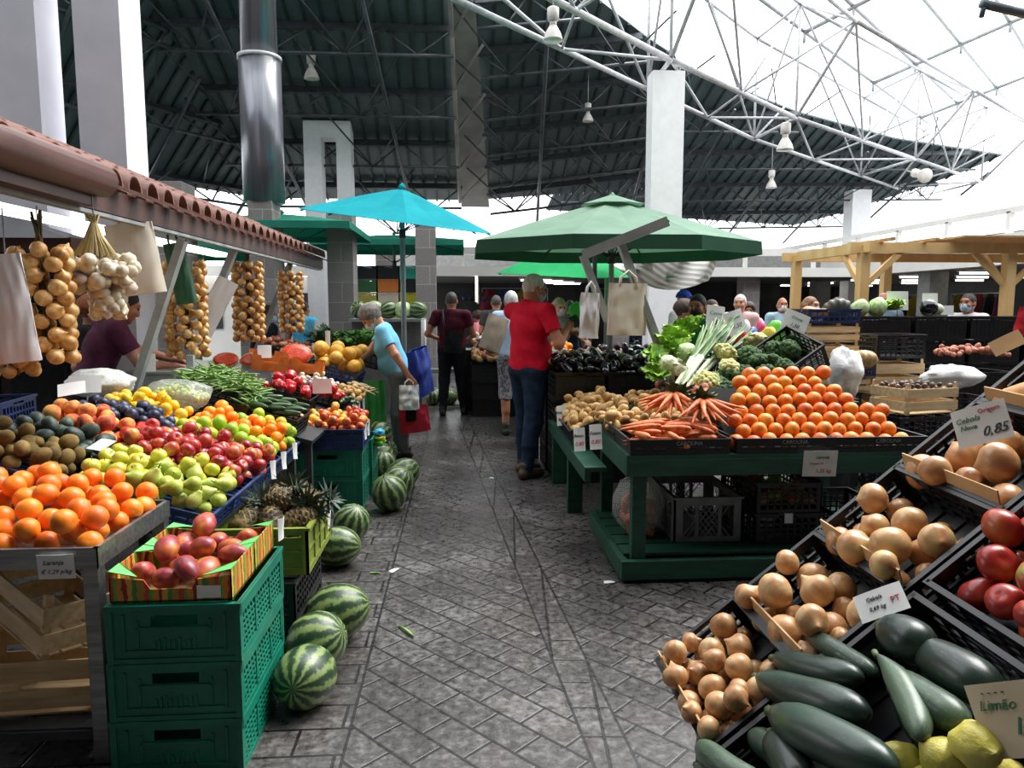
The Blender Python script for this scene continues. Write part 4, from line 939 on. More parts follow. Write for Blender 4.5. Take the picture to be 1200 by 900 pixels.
rcard(1032, 706, .035, .105, .062, 'white printed price card lying between the medium onions and the marrows', [('Cebola', -.1, .2, .2, m_ink, .3), ('0,69 kg', -.1, -.15, .2, m_ink, .3), ('PT', .3, -.05, .3, m_rink, 0)], rad(-28), rad(25))
m_plas = mat('sign_sleeve', 'd8d4cc', 'e6e2da', rough=.2, coat=.6)
rcard(1150, 497, .085, .12, .095, 'plastic sleeved price sign reading 0,85 on the large onions', [('Cebola', -.22, .18, .2, m_gink, .3), ('Nova', -.24, -.02, .18, m_gink, .3), ('0,85', .2, -.22, .34, m_ink, .4), ('Origem', .2, .32, .16, m_rink, 0)], rad(-46), rad(38), m_plas)
m_beige = mat('beige_sign', 'cdb898', 'd9c6a8', rough=.45, coat=.4)
rcard(1196, 842, .07, .13, .11, 'beige price sign in a plastic frame standing over the lemons', [('Limão', -.2, .2, .2, m_gink, .3), ('1,60', .1, -.1, .32, m_gink, .35), ('kg', .35, .3, .16, m_rink, 0), ('- - - -', -.2, .38, .15, m_ink, 0)], rad(-40), rad(42), m_beige)
rcard(1180, 402, .03, .08, .05, 'small cardboard tab among the butternut squashes', [], rad(-30), rad(30), m_kraft)
# ================================================================ RIGHT MIDDLE: green table
def green_table(name, label, x0, x1, y0, y1, zt, fas, shelf):
    t = thing(name, label, 'table', ((x0+x1)/2, (y0+y1)/2, 0)); W, D = x1-x0, y1-y0
    mb = MB(); n = 6
    for k in range(n): mb.box((0, -D/2+D*(k+.5)/n, zt-.012), (W, D/n-.004, .024))
    mb.build('table_top', m_tgreen, t)
    mb = MB()
    for sg in (-1, 1):
        mb.box((0, sg*(D/2-.02), zt-.024-fas/2), (W, .04, fas)); mb.box((sg*(W/2-.02), 0, zt-.024-fas/2), (.04, D-.08, fas))
    mb.build('apron', m_tgreen, t, bevel=.004)
    for sx in (-1, 1):
        for sy in (-1, 1): MB().box((sx*(W/2-.085), sy*(D/2-.075), (zt-.024)/2+.02), (.08, .07, zt-.065)).build('leg', m_tgreen, t, bevel=.004)
    if shelf:
        mb = MB()
        for sg in (-1, 1): mb.box((0, sg*(D/2-.02), .075), (W+.04, .045, .11)); mb.box((sg*(W/2), 0, .075), (.045, D-.08, .11))
        mb.build('shelf_frame', m_tgreen, t, bevel=.004)
        mb = MB()
        for k in range(5): mb.box((0, -D/2+.08+(D-.16)*(k+.5)/5, .138), (W-.02, (D-.16)/5-.02, .016))
        mb.build('shelf', m_tgreen, t)
    return t
green_table('green_table', 'dark green wooden table carrying the carrots and the oranges', .90, 2.60, 3.86, 4.90, .73, .095, True)
t = thing('green_bench', 'low dark green bench along the aisle under the potato crates', 'bench', (.86, 5.35, 0))
mb = MB(); mb.box((-.03, 0, .53), (.14, 1.9, .03)); mb.box((-.08, 0, .485), (.04, 1.9, .07)); mb.build('bench_top', m_tgreen, t, bevel=.003)
for y in (-.05, .85): MB().box((-.02, y, .235), (.11, .08, .47)).build('leg', m_tgreen, t, bevel=.003)
cr_car = crate_mesh(.56, .40, .085, m_blk, ns=1, nv=10, rim=.045, hole=0, panel=True, name='black_crate')
m_letter = mat('moulded_lettering', '8a8c8e', rough=.5)
def named_crate(x, y, label, w=.56):
    o = crate(cr_car, 'black_crate', label, (x, y, .731)); obj('lettering', text_mesh('CAROLINA', .03, m_letter, 0, .001), o, (.05, -.2075, .062), (PI/2, 0, 0)); return o
named_crate(1.20, 4.07, 'black tray lettered CAROLINA holding the carrots on the green table')
named_crate(1.80, 4.07, 'black tray of oranges in the middle of the green table')
named_crate(2.34, 4.07, 'black tray of oranges at the far end of the green table')
for i in range(3): crate(cr_car, 'black_crate', 'black tray under the back of the orange heap, '+('above the carrots', 'in the middle', 'beside the stacked crates')[i], (1.20+.57*i, 4.48, .731))
# orange heap
sp = []
R = random.Random(3); r = .0475
for row in range(8):
    yy = 3.945+row*.066; zz = .783+row*.049
    xa, xb = (1.50+.018*row, 2.56-.0*row) if row < 4 else (1.52+.02*row, 2.40-.03*(row-4)*2)
    if row >= 5: xa, xb = 1.58+.04*(row-4), 2.33-.02*(row-5)
    n = int((xb-xa)/(2*r*1.01)); off = (row % 2)*r
    for k in range(n): sp.append((xa+r+off*.9+k*2*r*1.01+R.uniform(-.006, .006), yy+R.uniform(-.010, .010), zz+R.uniform(-.008, .008), r*R.uniform(.90, 1.02)))
for row in range(7):
    yy = 4.0+row*.07; zz = .76+row*.035
    for k in range(10): sp.append((1.56+k*.098+(row % 2)*.04, yy+.03, zz-.03, r*.95)) if row in (0, 1) and k % 2 == 0 and False else None
g_nav = [round_mesh(R0, m_orange2, 'orange', .96, .07, .06, rough=.04, seed=i, seg=20, rings=14) for i in range(3)]
heap(Matrix(), sp, g_nav, 'orange', 'large orange in the stepped heap on the green table', 'orange', 'oranges on the green table', R0, seed=5)
q = MB().box((1.96, 4.27, .855), (.80, .56, .02), (rad(35.5), 0, 0)); q.build('sloping_tray', mat('matte_black_board', '0e0e0f', '151516', rough=.95), None, label='black sloping tray board carrying the stepped orange heap', cat='tray')
card((1.985, 3.838, .675), .19, .15, 'laminated white price sign hanging on the front of the green table', [('Laranja', .05, .25, .18, m_gink, .2), ('Origem: PT', -.1, .0, .11, m_rink, 0), ('1,25 kg', .1, -.28, .2, m_rink, .2)], rot=(rad(96), 0, rad(-3)), curl=.02, m=m_plas)
# carrots: loose ones and two bunches
g_car = [long_mesh(L, .005, rr, m_carrot, 'carrot', b, seed=i, tip=1) for i, (L, rr, b) in enumerate(((.20, .02, .03), (.17, .018, -.04), (.23, .023, .02)))]
R = random.Random(15); n = 0
for lay in range(4):
    for k in range(13):
        x = .97+.040*k*.80+R.uniform(-.02, .02); y = 3.95+.055*(k % 5)+R.uniform(-.02, .02)
        obj('carrot', g_car[n % 3], None, (x+.02, y, .775+.030*lay+.03*(y-3.9)), (rad(90)+R.gauss(0, .12), R.gauss(0, .1), rad(75)+R.gauss(0, .45)), label='loose washed carrot in the black tray on the green table', cat='carrot', group='loose carrots', scale=1.12); n += 1
def carrot_bunch(loc, rot, label, seed, n=16):
    b = thing('carrot_bunch', label, 'carrots', loc, rot); R = random.Random(seed)
    for i in range(n):
        a = rad(-150+120*i/(n-1))+R.uniform(-.06, .06); L = R.uniform(.17, .24)
        me = g_car[i % 3]; d = Vector((math.cos(a), math.sin(a)*.9, -.22+.08*(i % 3))).normalized()
        obj('carrot', me, b, d*(.12+.02*R.random())+Vector((0, 0, .012*(i % 3))), (-d).to_track_quat('Z', 'Y').to_euler())
    obj('leaf_tops', leaf_clump(14, .13, .05, m_kale, 'leaf_tops', .9, .5, .3, .01, seed), b, (0, .02, .0), (rad(-40), 0, 0))
carrot_bunch((1.40, 4.12, .985), (rad(14), 0, rad(12)), 'bunch of carrots with leafy tops fanned over the tray beside the oranges', 3)
carrot_bunch((1.29, 4.30, 1.0), (rad(12), 0, rad(-38)), 'bunch of carrots lying behind the loose carrots', 6)
# potatoes
def pframe(x, y): return Matrix.Translation((x, y, .0)) @ Matrix.Rotation(rad(-20), 4, 'Y')
cr_p = crate_mesh(.44, .34, .13, m_blk, ns=2, nv=7, name='black_crate')
for i, y in enumerate((0, 5.12, 5.48, 5.84)):
    if i == 0: continue
    crate(cr_p, 'black_crate', 'black crate of potatoes leaning on the green bench, '+('beside the carrot tray', 'second from the carrots', 'third from the carrots', 'beside the man in red')[i], (1.00 if i else .96, y, .635 if i else .63), (0, rad(-20), 0))
    sp = drop(.46, .35, .034, 32, lambda a, b: -.01+.04*(1-(a/.3)**2), zlim=.125, seed=90+i, jit=.2)
    heap(Matrix.Translation((1.00 if i else .96, y, .705)) @ Matrix.Rotation(rad(-20), 4, 'Y'), sp, g_pot, 'potato', 'pale potato in the leaning crates beside the carrots', 'potato', 'potatoes on the bench', R0, seed=i)
sp = drop(.50, .38, .034, 46, lambda a, b: .03, zlim=.13, seed=95, jit=.2)
heap(Matrix.Translation((1.14, 4.56, .735)), sp, g_pot, 'potato', 'pale potato in the tray right behind the loose carrots', 'potato', 'potatoes behind the loose carrots', R0, seed=9)
sp = drop(.5, .8, .034, 60, lambda a, b: .06*(1-(a/.3)**2), zlim=.11, seed=97, jit=.2)
q = MB().box((1.45, 5.0, .79), (.5, .8, .02)); q.build('shelf_board', m_dsteel, None, label='dark board under the potatoes behind the carrots', cat='board')
heap(Matrix.Translation((1.45, 5.0, .80)), sp, g_pot, 'potato', 'pale potato in the heap behind the carrots', 'potato', 'potatoes behind the carrots', R0, seed=8)
for i, (px, py, x) in enumerate(((698, 512, .82), (679, 515, .765), (658, 487, .765))):
    card(atx(px, py, x), .085, .155, 'white price slip leaning on the potato crates, '+('by the carrot tray', 'second from the carrot tray', 'by the man in red')[i], [('Batata', 0, .15, .2, m_ink, .3), ('0,80', 0, -.2, .24, m_rink, .3)], rot=(rad(78), rad(-10), rad(-38)), curl=.05)
# below the table
cr_gm = MB()
def grid_crate(w, d, h, m):
    mb = MB(); t = .012
    for ax, L, D in ((0, w, d), (1, d, w)):
        for sg in (-1, 1):
            y = sg*(D/2-t/2)
            def bx(a, b, z0, z1, dd=t):
                if ax == 0: mb.box(((a+b)/2, y, (z0+z1)/2), (b-a, dd, z1-z0))
                else: mb.box((y, (a+b)/2, (z0+z1)/2), (dd, b-a, z1-z0))
            bx(-L/2, L/2, 0, .03); bx(-L/2, L/2, h-.05, h); bx(-L/2, L/2, h-.012, h, t+.012)
            bx(-L/2, -L/2+.055, .03, h-.05); bx(L/2-.055, L/2, .03, h-.05)
            for x in (-L/6, L/6): bx(x-.01, x+.01, .03, h-.05)
            z0, z1 = .03, h-.05; n = int(L/.035)
            for k in range(-4, n+4):
                for s in (-1, 1):
                    xa = -L/2+.05+k*.035; xb = xa+(z1-z0)*.8; a = (xa, z0); b = (xb, z1)
                    if s < 0: a, b = (xb, z0), (xa, z1)
                    lo_, hi_ = -L/2+.05, L/2-.05
                    if min(a[0], b[0]) < lo_ or max(a[0], b[0]) > hi_: continue
                    p, q2 = ((a[0], y, a[1]), (b[0], y, b[1])) if ax == 0 else ((y, a[0], a[1]), (y, b[0], b[1]))
                    mb.beam(p, q2, .005, .005)
    mb.box((0, 0, .01), (w-t, d-t, .012)); return sm(mb, m, 'grey_crate')
crate(grid_crate(.42, .56, .27, m_grey), 'grey_crate', 'grey lattice crate on the shelf under the carrots', (1.46, 4.40, .147))
g_sp = [ell_mesh(R0, (.8, .75, 1.5), fruit_mat('sweet_potato_skin', [(.3, '8a3a30'), (.5, 'b0523e'), (.75, 'c87858')], rough=.6), 'sweet_potato', .15, seed=i, bend=3) for i in range(2)]
bg_ = thing('potato_bag', 'clear bag of red sweet potatoes on the shelf behind the table leg', 'bag', (1.08, 4.30, .147))
sp = drop(.24, .24, .045, 14, zlim=.26, seed=101, jit=.1); R = random.Random(2)
for x, y, z, r in sp: obj('sweet_potato', g_sp[0], bg_, (x, y, z), (R.uniform(0, 3), R.uniform(0, 3), 0), scale=r/R0)
obj('clear_wrapping', bag_mesh(.17, (.85, .85, 1.15), m_film, 31, .2), bg_, (0, 0, .19))
for i in range(3): crate(cr_black, 'black_crate', 'black crate on the shelf deep under the oranges, '+('beside the grey crate', 'in the middle', 'at the far end')[i], (1.92+.0+.24*i*0+.40*i*.6, 4.35+.0, .147+(.19*0)), (0, 0, 0)) if i != 1 else None
crate(cr_black, 'black_crate', 'black crate of leftovers stacked under the oranges', (1.92, 4.35, .332))
heap(Matrix.Translation((1.92, 4.35, .36)), drop(.36, .54, .04, 24, zlim=.09, seed=104), g_bon[:1]+g_lime[:1]+g_nav[:1], 'onion', 'leftover fruit in the black crate under the oranges', 'fruit', 'leftovers under the table', R0, seed=3)
card((1.92, 4.052, .30), .05, .06, 'white tag on the black crate under the table', rot=(PI/2, 0, 0))
# ================================================================ behind the oranges: brassicas, leeks, lettuce
t = thing('raised_table', 'dark raised table behind the oranges carrying cabbages and leeks', 'table', (2.2, 5.45, 0))
mb = MB(); mb.box((0, 0, .84), (1.35, .85, .03)); mb.build('table_top', m_dsteel, t)
for sx in (-1, 1):
    for sy in (-1, 1): MB().box((sx*.62, sy*.38, .41), (.05, .05, .82)).build('leg', m_dsteel, t)
def tcrate(me, name, label, x, y, z, rx, ry, rz): return crate(me, name, label, (x, y, z), (rad(rx), rad(ry), rad(rz)))
cr_v = crate_mesh(.56, .40, .20, m_blk, ns=3, nv=9, name='black_crate')
tcrate(cr_v, 'black_crate', 'black crate tilted up under the lettuces and leeks', 1.85, 5.42, .95, 28, 0, 6)
tcrate(cr_v, 'black_crate', 'black crate tilted up under the cauliflowers and broccoli', 2.20, 5.36, .93, 26, 0, -4)
tcrate(cr_v, 'black_crate', 'black crate tipped on its side edge beside the broccoli', 2.36, 5.20, 1.03, 22, -34, 4)
def floret_mesh(r, m, n, seed, sz=.36, flat=.75):
    R = random.Random(seed); mb = MB(); mb.sphere((0, 0, -.1*r), r*.8, 14, 9, (1, 1, flat))
    for i in range(n):
        z = 1-1.25*(i+.5)/n; a = i*2.39996; q = math.sqrt(max(0, 1-z*z)); p = Vector((q*math.cos(a), q*math.sin(a), z*flat))*r*.82
        mb.sphere(p, r*sz*R.uniform(.75, 1.15), 9, 6, fn=lambda v: 1+.16*fbm(v, 4, i))
    return sm(mb, m, 'floret')
me_bro = [floret_mesh(.075, m_broc, 34, i, .30) for i in range(2)]; me_cau = [floret_mesh(.085, m_cauli, 30, i+4, .33) for i in range(2)]
me_cl = [leaf_clump(11, .17, .12, m_cabb, 'outer_leaves', .7, .75, .25, .008, i) for i in range(2)]; me_bl = [leaf_clump(9, .15, .07, m_kale, 'outer_leaves', .8, .5, .3, .006, i+3) for i in range(2)]
def cauli(p, rot, label, k=0, s=1):
    o = obj('cauliflower', me_cau[k % 2], None, p, rot, label=label, cat='cauliflower', scale=s); obj('outer_leaves', me_cl[k % 2], o, (0, 0, -.07)); return o
def broc(p, rot, k=0, s=1):
    o = obj('broccoli', me_bro[k % 2], None, p, rot, label='dark green broccoli head piled behind the oranges', cat='broccoli', group='broccoli heads', scale=s)
    st = obj('stalk', ME_ST, o); obj('outer_leaves', me_bl[k % 2], o, (0, 0, -.10)); return o
ME_ST = sm(MB().lathe([(.022, -.15), (.022, -.08), (.03, -.04), (.05, -.0)], 10), m_gstem, 'stalk')
cauli(aty(828, 448, 4.78), (rad(30), 0, 0), 'creamy cauliflower just behind the carrot tops', 0, .95)
cauli(aty(855, 432, 5.0), (rad(40), rad(-10), 1), 'creamy cauliflower between the leeks and the broccoli', 1, .85)
cauli(aty(850, 415, 5.2), (rad(35), rad(-15), 2), 'pale green cauliflower beside the leek roots', 0, 1)
cauli(aty(885, 402, 5.45), (rad(35), rad(10), 3), 'creamy cauliflower at the top of the broccoli heap', 1, 1.05)
R = random.Random(31)
for k, (px, py, y) in enumerate(((842, 452, 4.86), (862, 458, 4.8), (880, 450, 4.85), (898, 440, 4.9), (870, 438, 5.0), (855, 440, 5.0), (890, 425, 5.1), (905, 425, 5.1), (908, 412, 5.25), (925, 410, 5.2), (930, 398, 5.35), (918, 430, 5.05), (878, 418, 5.2), (940, 405, 5.3), (890, 455, 4.8), (838, 462, 4.75))):
    broc(aty(px, py, y), (R.uniform(.2, .9), R.uniform(-.4, .4), R.uniform(0, 6)), k, R.uniform(.85, 1.15))
def leek(p0, p1, r, k):
    d = p1-p0; L = d.length; o = thing('leek', 'white and green leek lying with its leaves up behind the carrots', 'leek', p0, d.to_track_quat('Z', 'Y').to_euler(), 'leeks')
    MB().tube([(0, 0, 0), (0, 0, .02), (0, 0, L*.2), (0, .004, L*.45)], [r*.6, r, r*.95, r*1.1], 10).build('white_shaft', m_white, o)
    mb = MB(); R = random.Random(k)
    for i in range(6):
        s = (i-2.5)/2.5; rows = []
        for j in range(8):
            q = j/7; z = L*.40+q*L*.62; off = s*.09*q**1.5; w = (r*1.5)*(1-.75*q**3); zz = R.uniform(-.003, .003)+.05*q*q*math.cos(i*1.9)
            rows.append([(off-w*.5, zz-.012*w/r*0, z), (off, zz+.008, z+.01*q), (off+w*.5, zz, z)])
        mb.sheet(rows, .002)
    mb.build('green_leaves', m_leek, o)
    mb = MB()
    for i in range(10): a = i*.63; mb.tube([(0, 0, .004), (r*math.cos(a), r*math.sin(a), -.02), (r*1.3*math.cos(a), r*1.3*math.sin(a), -.045)], .0012, 4)
    mb.build('roots', m_white, o)
m_leek = fruit_mat('leek_leaf', [(.25, 'a8bc7c'), (.45, '6c9050'), (.65, '3f6438')], axis=0, rough=.45, stretch=(3, 3, .4))
for k, (a, b) in enumerate((((792, 452), (832, 385)), ((798, 455), (850, 378)), ((803, 455), (862, 388)), ((796, 450), (842, 380)), ((808, 452), (872, 392)), ((802, 448), (845, 392)))):
    leek(aty(*a, 4.9+.02*k), aty(*b, 5.45+.02*k), .017, k)
for k, (px, py, y, s) in enumerate(((770, 440, 5.1, .9), (765, 425, 5.2, 1), (776, 412, 5.3, 1), (790, 402, 5.45, 1.1), (805, 395, 5.6, 1.1), (815, 388, 5.7, 1), (796, 415, 5.35, 1))):
    obj('lettuce', g_let[k % 3], None, aty(px, py, y), (rad(35), rad(-10), k), label='frilly bright green lettuce in the row running up behind the tote bags', cat='lettuce', group='lettuces on the raised table', scale=s)
g_fen = [round_mesh(.08, m_white, 'cabbage', .95, -.1, 0, 6, .05, .1, seed=2, seg=20, rings=14), round_mesh(.09, m_cabb, 'cabbage', 1.1, -.1, 0, 6, .05, .1, seed=4, seg=20, rings=14)]
for k, (px, py, y, s, lb) in enumerate(((783, 428, 5.1, .95, 'white fennel headed cabbage in front of the lettuces'), (802, 415, 5.3, .9, 'pale grey green cabbage between the lettuces and the leeks'), (795, 432, 5.05, .7, 'small pale cabbage at the leek roots'))):
    o = obj('cabbage', g_fen[k % 2], None, aty(px, py, y), (rad(40), rad(20), k), label=lb, cat='cabbage', scale=s); obj('outer_leaves', me_cl[k % 2], o, (0, 0, -.07))
heap(Matrix.Translation((1.62, 5.28, .87)), drop(.3, .5, .04, 26, zlim=.1, seed=111), g_beet+g_spud, 'beetroot', 'dark beetroot in the shade under the lettuces', 'beetroot', 'beetroots', R0, seed=3)
heap(Matrix.Translation((1.55, 4.62, .93)), drop(.20, .2, .034, 9, zlim=.12, seed=112), g_spud, 'red_potato', 'reddish potato between the carrot tops and the oranges', 'potato', 'red potatoes beside the carrot tops', R0, seed=3)
q = MB().box((1.55, 4.62, .84), (.22, .22, .16)); q.build('small_box', m_kraft, None, label='small cardboard box between the carrot tops and the orange heap', cat='box')
for k, (px, py, y, w, h, rz, ry) in enumerate(((838, 373, 5.9, .16, .21, 5, 8), (862, 378, 5.9, .17, .20, 10, -18), (932, 378, 5.6, .2, .17, -8, 22))):
    card(aty(px, py, y), w, h, 'printed price sign above the vegetables, '+('closest to the masked seller', 'tilted one behind the leeks', 'tilted one beside the blue crate')[k], [('Couve', 0, .2, .2, m_gink, .2), ('1,50', 0, -.15, .25, m_ink, .3)], rot=(rad(80), rad(ry), rad(rz)), curl=.03, stick=.3)
# ================================================================ aubergine stand behind the red man
cr_au = crate_mesh(.44, .50, .24, m_blk, ns=3, nv=7, panel=True, name='black_crate')
for i in range(2):
    for k in range(4): crate(cr_au, 'black_crate', 'black crate '+('lowest', 'second', 'third', 'topmost')[k]+' in the aubergine stack '+('beside the man in red', 'under the tote bags')[i], (1.02+.46*i, 6.42, .245*k))
g_aub = [long_mesh(.17, .042, .030, m_auber, 'aubergine', .05, seed=i) for i in range(2)]; me_cal = sm(MB().lathe([(.031, .062), (.024, .08), (.006, .092), (.005, .115)], 8), m_gstem, 'calyx')
sp = drop(.92, .5, .048, 46, lambda a, b: .05*(1-(b/.4)**2)+.06*(b+.1), zlim=.2, seed=120, jit=.1)
heap(Matrix.Translation((1.25, 6.42, .93)), sp, g_aub, 'aubergine', 'glossy black aubergine in the heap behind the potatoes', 'aubergine', 'aubergines', .048, seed=2, axis=(rad(-80), .2, .4), spin=.6, parts=[('calyx', me_cal)])
heap(Matrix.Translation((.84, 6.75, .97)), drop(.22, .6, .036, 20, lambda a, b: 0, zlim=.1, seed=121), g_tom2+g_pepper, 'tomato', 'red tomato at the aisle edge beyond the aubergines', 'tomato', 'tomatoes beyond the aubergines', R0, seed=4)
for k in range(4): crate(cr_au, 'black_crate', 'black crate '+('lowest', 'second', 'third', 'topmost')[k]+' in the stack beyond the aubergines at the aisle edge', (1.0, 6.95, .24*k))
t = thing('market_table', 'dark table beyond the aubergines carrying mixed vegetables', 'table', (1.45, 7.75, 0)); MB().box((0, 0, .86), (1.5, 1.1, .03)).build('table_top', m_dsteel, t)
for sx in (-1, 1):
    for sy in (-1, 1): MB().box((sx*.7, sy*.5, .42), (.05, .05, .84)).build('leg', m_dsteel, t)
heap(Matrix.Translation((1.25, 7.5, .88)), drop(.8, .5, .04, 60, lambda a, b: .06+.1*(b+.25), zlim=.12, seed=122), g_turn+g_beet+g_gar, 'turnip', 'purple or white root in the heap beyond the aubergines', 'root vegetable', 'roots beyond the aubergines', R0, seed=7)
heap(Matrix.Translation((1.05, 8.05, .92)), drop(.4, .5, .045, 34, lambda a, b: .22*(b+.25)*1.6, zlim=.1, seed=123), g_mand, 'mandarin', 'orange fruit in the sloping tray the grey haired shoppers stand by', 'orange', 'oranges beyond the aubergines', R0, seed=8)
heap(Matrix.Translation((1.7, 8.0, .88)), drop(.8, .5, .05, 40, lambda a, b: .1, zlim=.12, seed=124), g_aub[:1]+g_beet, 'aubergine', 'dark vegetable in the far heap under the white bag', 'vegetable', 'dark vegetables under the bags', .05, seed=9)
# ================================================================ crate stacks at the far right of the tables
def wst(x, y, z, w, d, h, label, rz=0, m=None, rows=2): return wooden_crate(w, d, h, 'wooden_crate', label, (x, y, z), rad(rz), m, rows=rows)
cr_st = crate_mesh(.44, .34, .20, m_blk, ns=3, nv=7, name='black_crate'); cr_bt = crate_mesh(.46, .34, .12, m_blue, ns=1, nv=7, name='blue_crate')
for k in range(4): crate(cr_st, 'black_crate', 'black crate '+('on the floor', 'second up', 'third up', 'fourth up')[k]+' under the wooden pumpkin crates', (3.16, 6.05, .205*k))
wst(3.2, 6.0, .82, .44, .34, .13, 'wooden crate under the lower blue pumpkin crate', 3)
crate(cr_bt, 'blue_crate', 'blue crate with a ribbed pumpkin between two wooden crates', (3.22, 5.98, .96), (0, 0, rad(5)))
wst(3.16, 6.15, 1.09, .46, .34, .13, 'lower printed wooden crate under the topmost blue crate', 0); wst(3.16, 6.15, 1.235, .46, .34, .15, 'upper printed wooden crate under the topmost blue crate', 0)
crate(cr_bt, 'blue_crate', 'topmost blue crate holding squashes and cabbages', (3.16, 6.15, 1.40))
def pumpkin(r, m): return round_mesh(r, m, 'pumpkin', .62, .2, .1, 14, .06, .03, seg=56, rings=14)
m_pump = fruit_mat('brown_pumpkin_skin', [(.3, '8a6a44'), (.5, 'b08c5e'), (.75, 'ceb286')], rough=.5)
o = obj('pumpkin', pumpkin(.14, m_pump), None, (3.32, 5.85, 1.09), (rad(-20), 0, 0), label='ribbed tan pumpkin in the lower blue crate', cat='pumpkin'); obj('stem', me_sqst, o, (0, 0, -.04))
o = obj('pumpkin', pumpkin(.13, mat('grey_pumpkin_skin', '4c4c44', '6e6a5c', rough=.5)), None, (3.26, 6.15, 1.50), (rad(-50), 0, 0), label='dark grey pumpkin in the topmost blue crate', cat='pumpkin'); obj('stem', me_sqst, o, (0, 0, -.04))
obj('squash', g_sq[0], None, (3.04, 6.1, 1.49), (rad(90), 0, rad(80)), label='pinkish squash lying in the topmost blue crate', cat='squash')
for k in range(3): crate(cr_st, 'black_crate', 'black crate '+('lowest', 'middle', 'upper')[k]+' under the wooden crate beside the pumpkins', (3.70, 6.05, .205*k))
wst(3.70, 6.05, .62, .44, .34, .20, 'plain wooden crate low in the stack topped by a black crate', -4); wst(3.70, 6.05, .84, .44, .34, .24, 'plain wooden crate just below the topmost black crate of its stack', 2)
crate(cr_st, 'black_crate', 'black crate on top of the plain wooden crates', (3.70, 6.05, 1.105), (0, 0, rad(3)))
for k in range(4): crate(cr_st, 'black_crate', 'black crate '+('lowest', 'second', 'third', 'topmost')[k]+' under the wooden crate of chestnuts', (3.22, 5.0, .19*k), (0, 0, rad(12)))
wst(3.26, 5.0, .79, .46, .34, .20, 'wooden crate of chestnuts tilted on black crates beside the orange heap', 14)
heap(Matrix.Translation((3.26, 5.0, .93)) @ Matrix.Rotation(rad(14), 4, 'Z'), drop(.42, .30, .022, 70, zlim=.06, seed=130), g_nut, 'chestnut', 'chestnut in the wooden crate beside the oranges', 'chestnut', 'chestnuts in the wooden crate', .02, seed=4)
m_wbag = mat('white_bag', 'd8d8d6', 'eeeeec', rough=.4, bump=.5, bscale=14, bd=.02)
obj('plastic_bag', bag_mesh(.17, (.75, .7, 1.2), m_wbag, 41, .25), None, (3.0, 5.48, 1.02), label='knotted white plastic bag standing behind the orange heap', cat='bag')
q = MB().box((2.98, 5.56, .42), (.26, .24, .8)); q.build('cardboard_box', mat('dark_box', '1c1d1e', '26282a', rough=.7), None, label='dark tall box under the knotted white bag', cat='box')
obj('plastic_bag', bag_mesh(.165, (1.5, .8, .6), m_wbag, 44, .25), None, (3.98, 5.62, .97), label='white sack lying flat behind the wooden chestnut crate', cat='bag')
for k in range(4): crate(cr_st, 'black_crate', 'black crate '+('lowest', 'second', 'third', 'topmost')[k]+' under the flat white sack', (4.02, 5.62, .205*k))
# long wall of black crates
cr_w = crate_mesh(.56, .40, .235, m_blk, ns=4, nv=10, panel=True, name='black_crate'); n = 0
rows_ = ['lowest', 'second', 'third', 'fourth', 'fifth', 'topmost']
cols_ = ['stack nearest the pumpkins', 'second stack from the pumpkins', 'third stack from the pumpkins', 'fourth stack from the pumpkins', 'fifth stack from the pumpkins', 'stack farthest from the pumpkins']
for c in range(6):
    for k in range(6):
        crate(cr_w, 'black_crate', rows_[k]+' black crate, '+cols_[c]+', in the crate wall', (3.75+.6*c, 7.4, .24*k))
for k, (px, m_, sc) in enumerate(((1008, 1, .95), (1028, 1, 1.05), (1088, 1, .9), (1098, 0, .8))):
    p = aty(px, 360, 7.35); obj('cabbage', g_fen[m_], None, (p.x, 7.35, 1.44+.085*sc), (.3, .2, k), label=['pale cabbage on the crate wall nearest the pumpkins', 'larger pale cabbage, second from the pumpkins on the crate wall', 'pale cabbage on the crate wall beside the purple one', 'small white cabbage behind the purple one'][k], cat='cabbage', scale=sc)
obj('cabbage', round_mesh(.09, m_auber, 'cabbage', .95, seed=3), None, (4.87, 7.3, 1.53), label='dark purple cabbage on the crate wall beside the white tags', cat='cabbage')
for k in range(3): obj('lettuce', g_let[k % 3], None, (4.35+.10*k, 7.4, 1.50), (0, 0, k), label='green lettuce on the crate wall between the pale cabbages', cat='lettuce', group='lettuces on the crate wall')
for k, x in enumerate((4.62, 4.98, 5.18)): card((x, 7.45, (1.60, 1.60, 1.50)[k]), (.25, .18, .15)[k], (.20, .16, .1)[k], 'white price sign above the crate wall, '+('big one by the bald shopper', 'middle one', 'one by the dark haired man')[k], rot=(rad(85), 0, rad(4)), curl=.02, stick=.12)
heap(Matrix.Translation((4.62, 6.3, .975)), drop(.54, .38, .024, 60, lambda a, b: .16*(1-(a/.45)**2), zlim=.06, seed=150), g_spud, 'red_potato', 'small red tuber in the dark heap before the crate wall', 'potato', 'red tubers before the crate wall', R0, seed=8)
for k in range(4): crate(crate_mesh(.8, .5, .24, m_blk, ns=3, nv=9, panel=True, name='black_crate') if k == 0 else bpy.data.meshes['black_crate.%03d' % 0] if False else cr_w, 'black_crate', rows_[k]+' black crate under the heap of red tubers', (4.62, 6.3, .242*k))
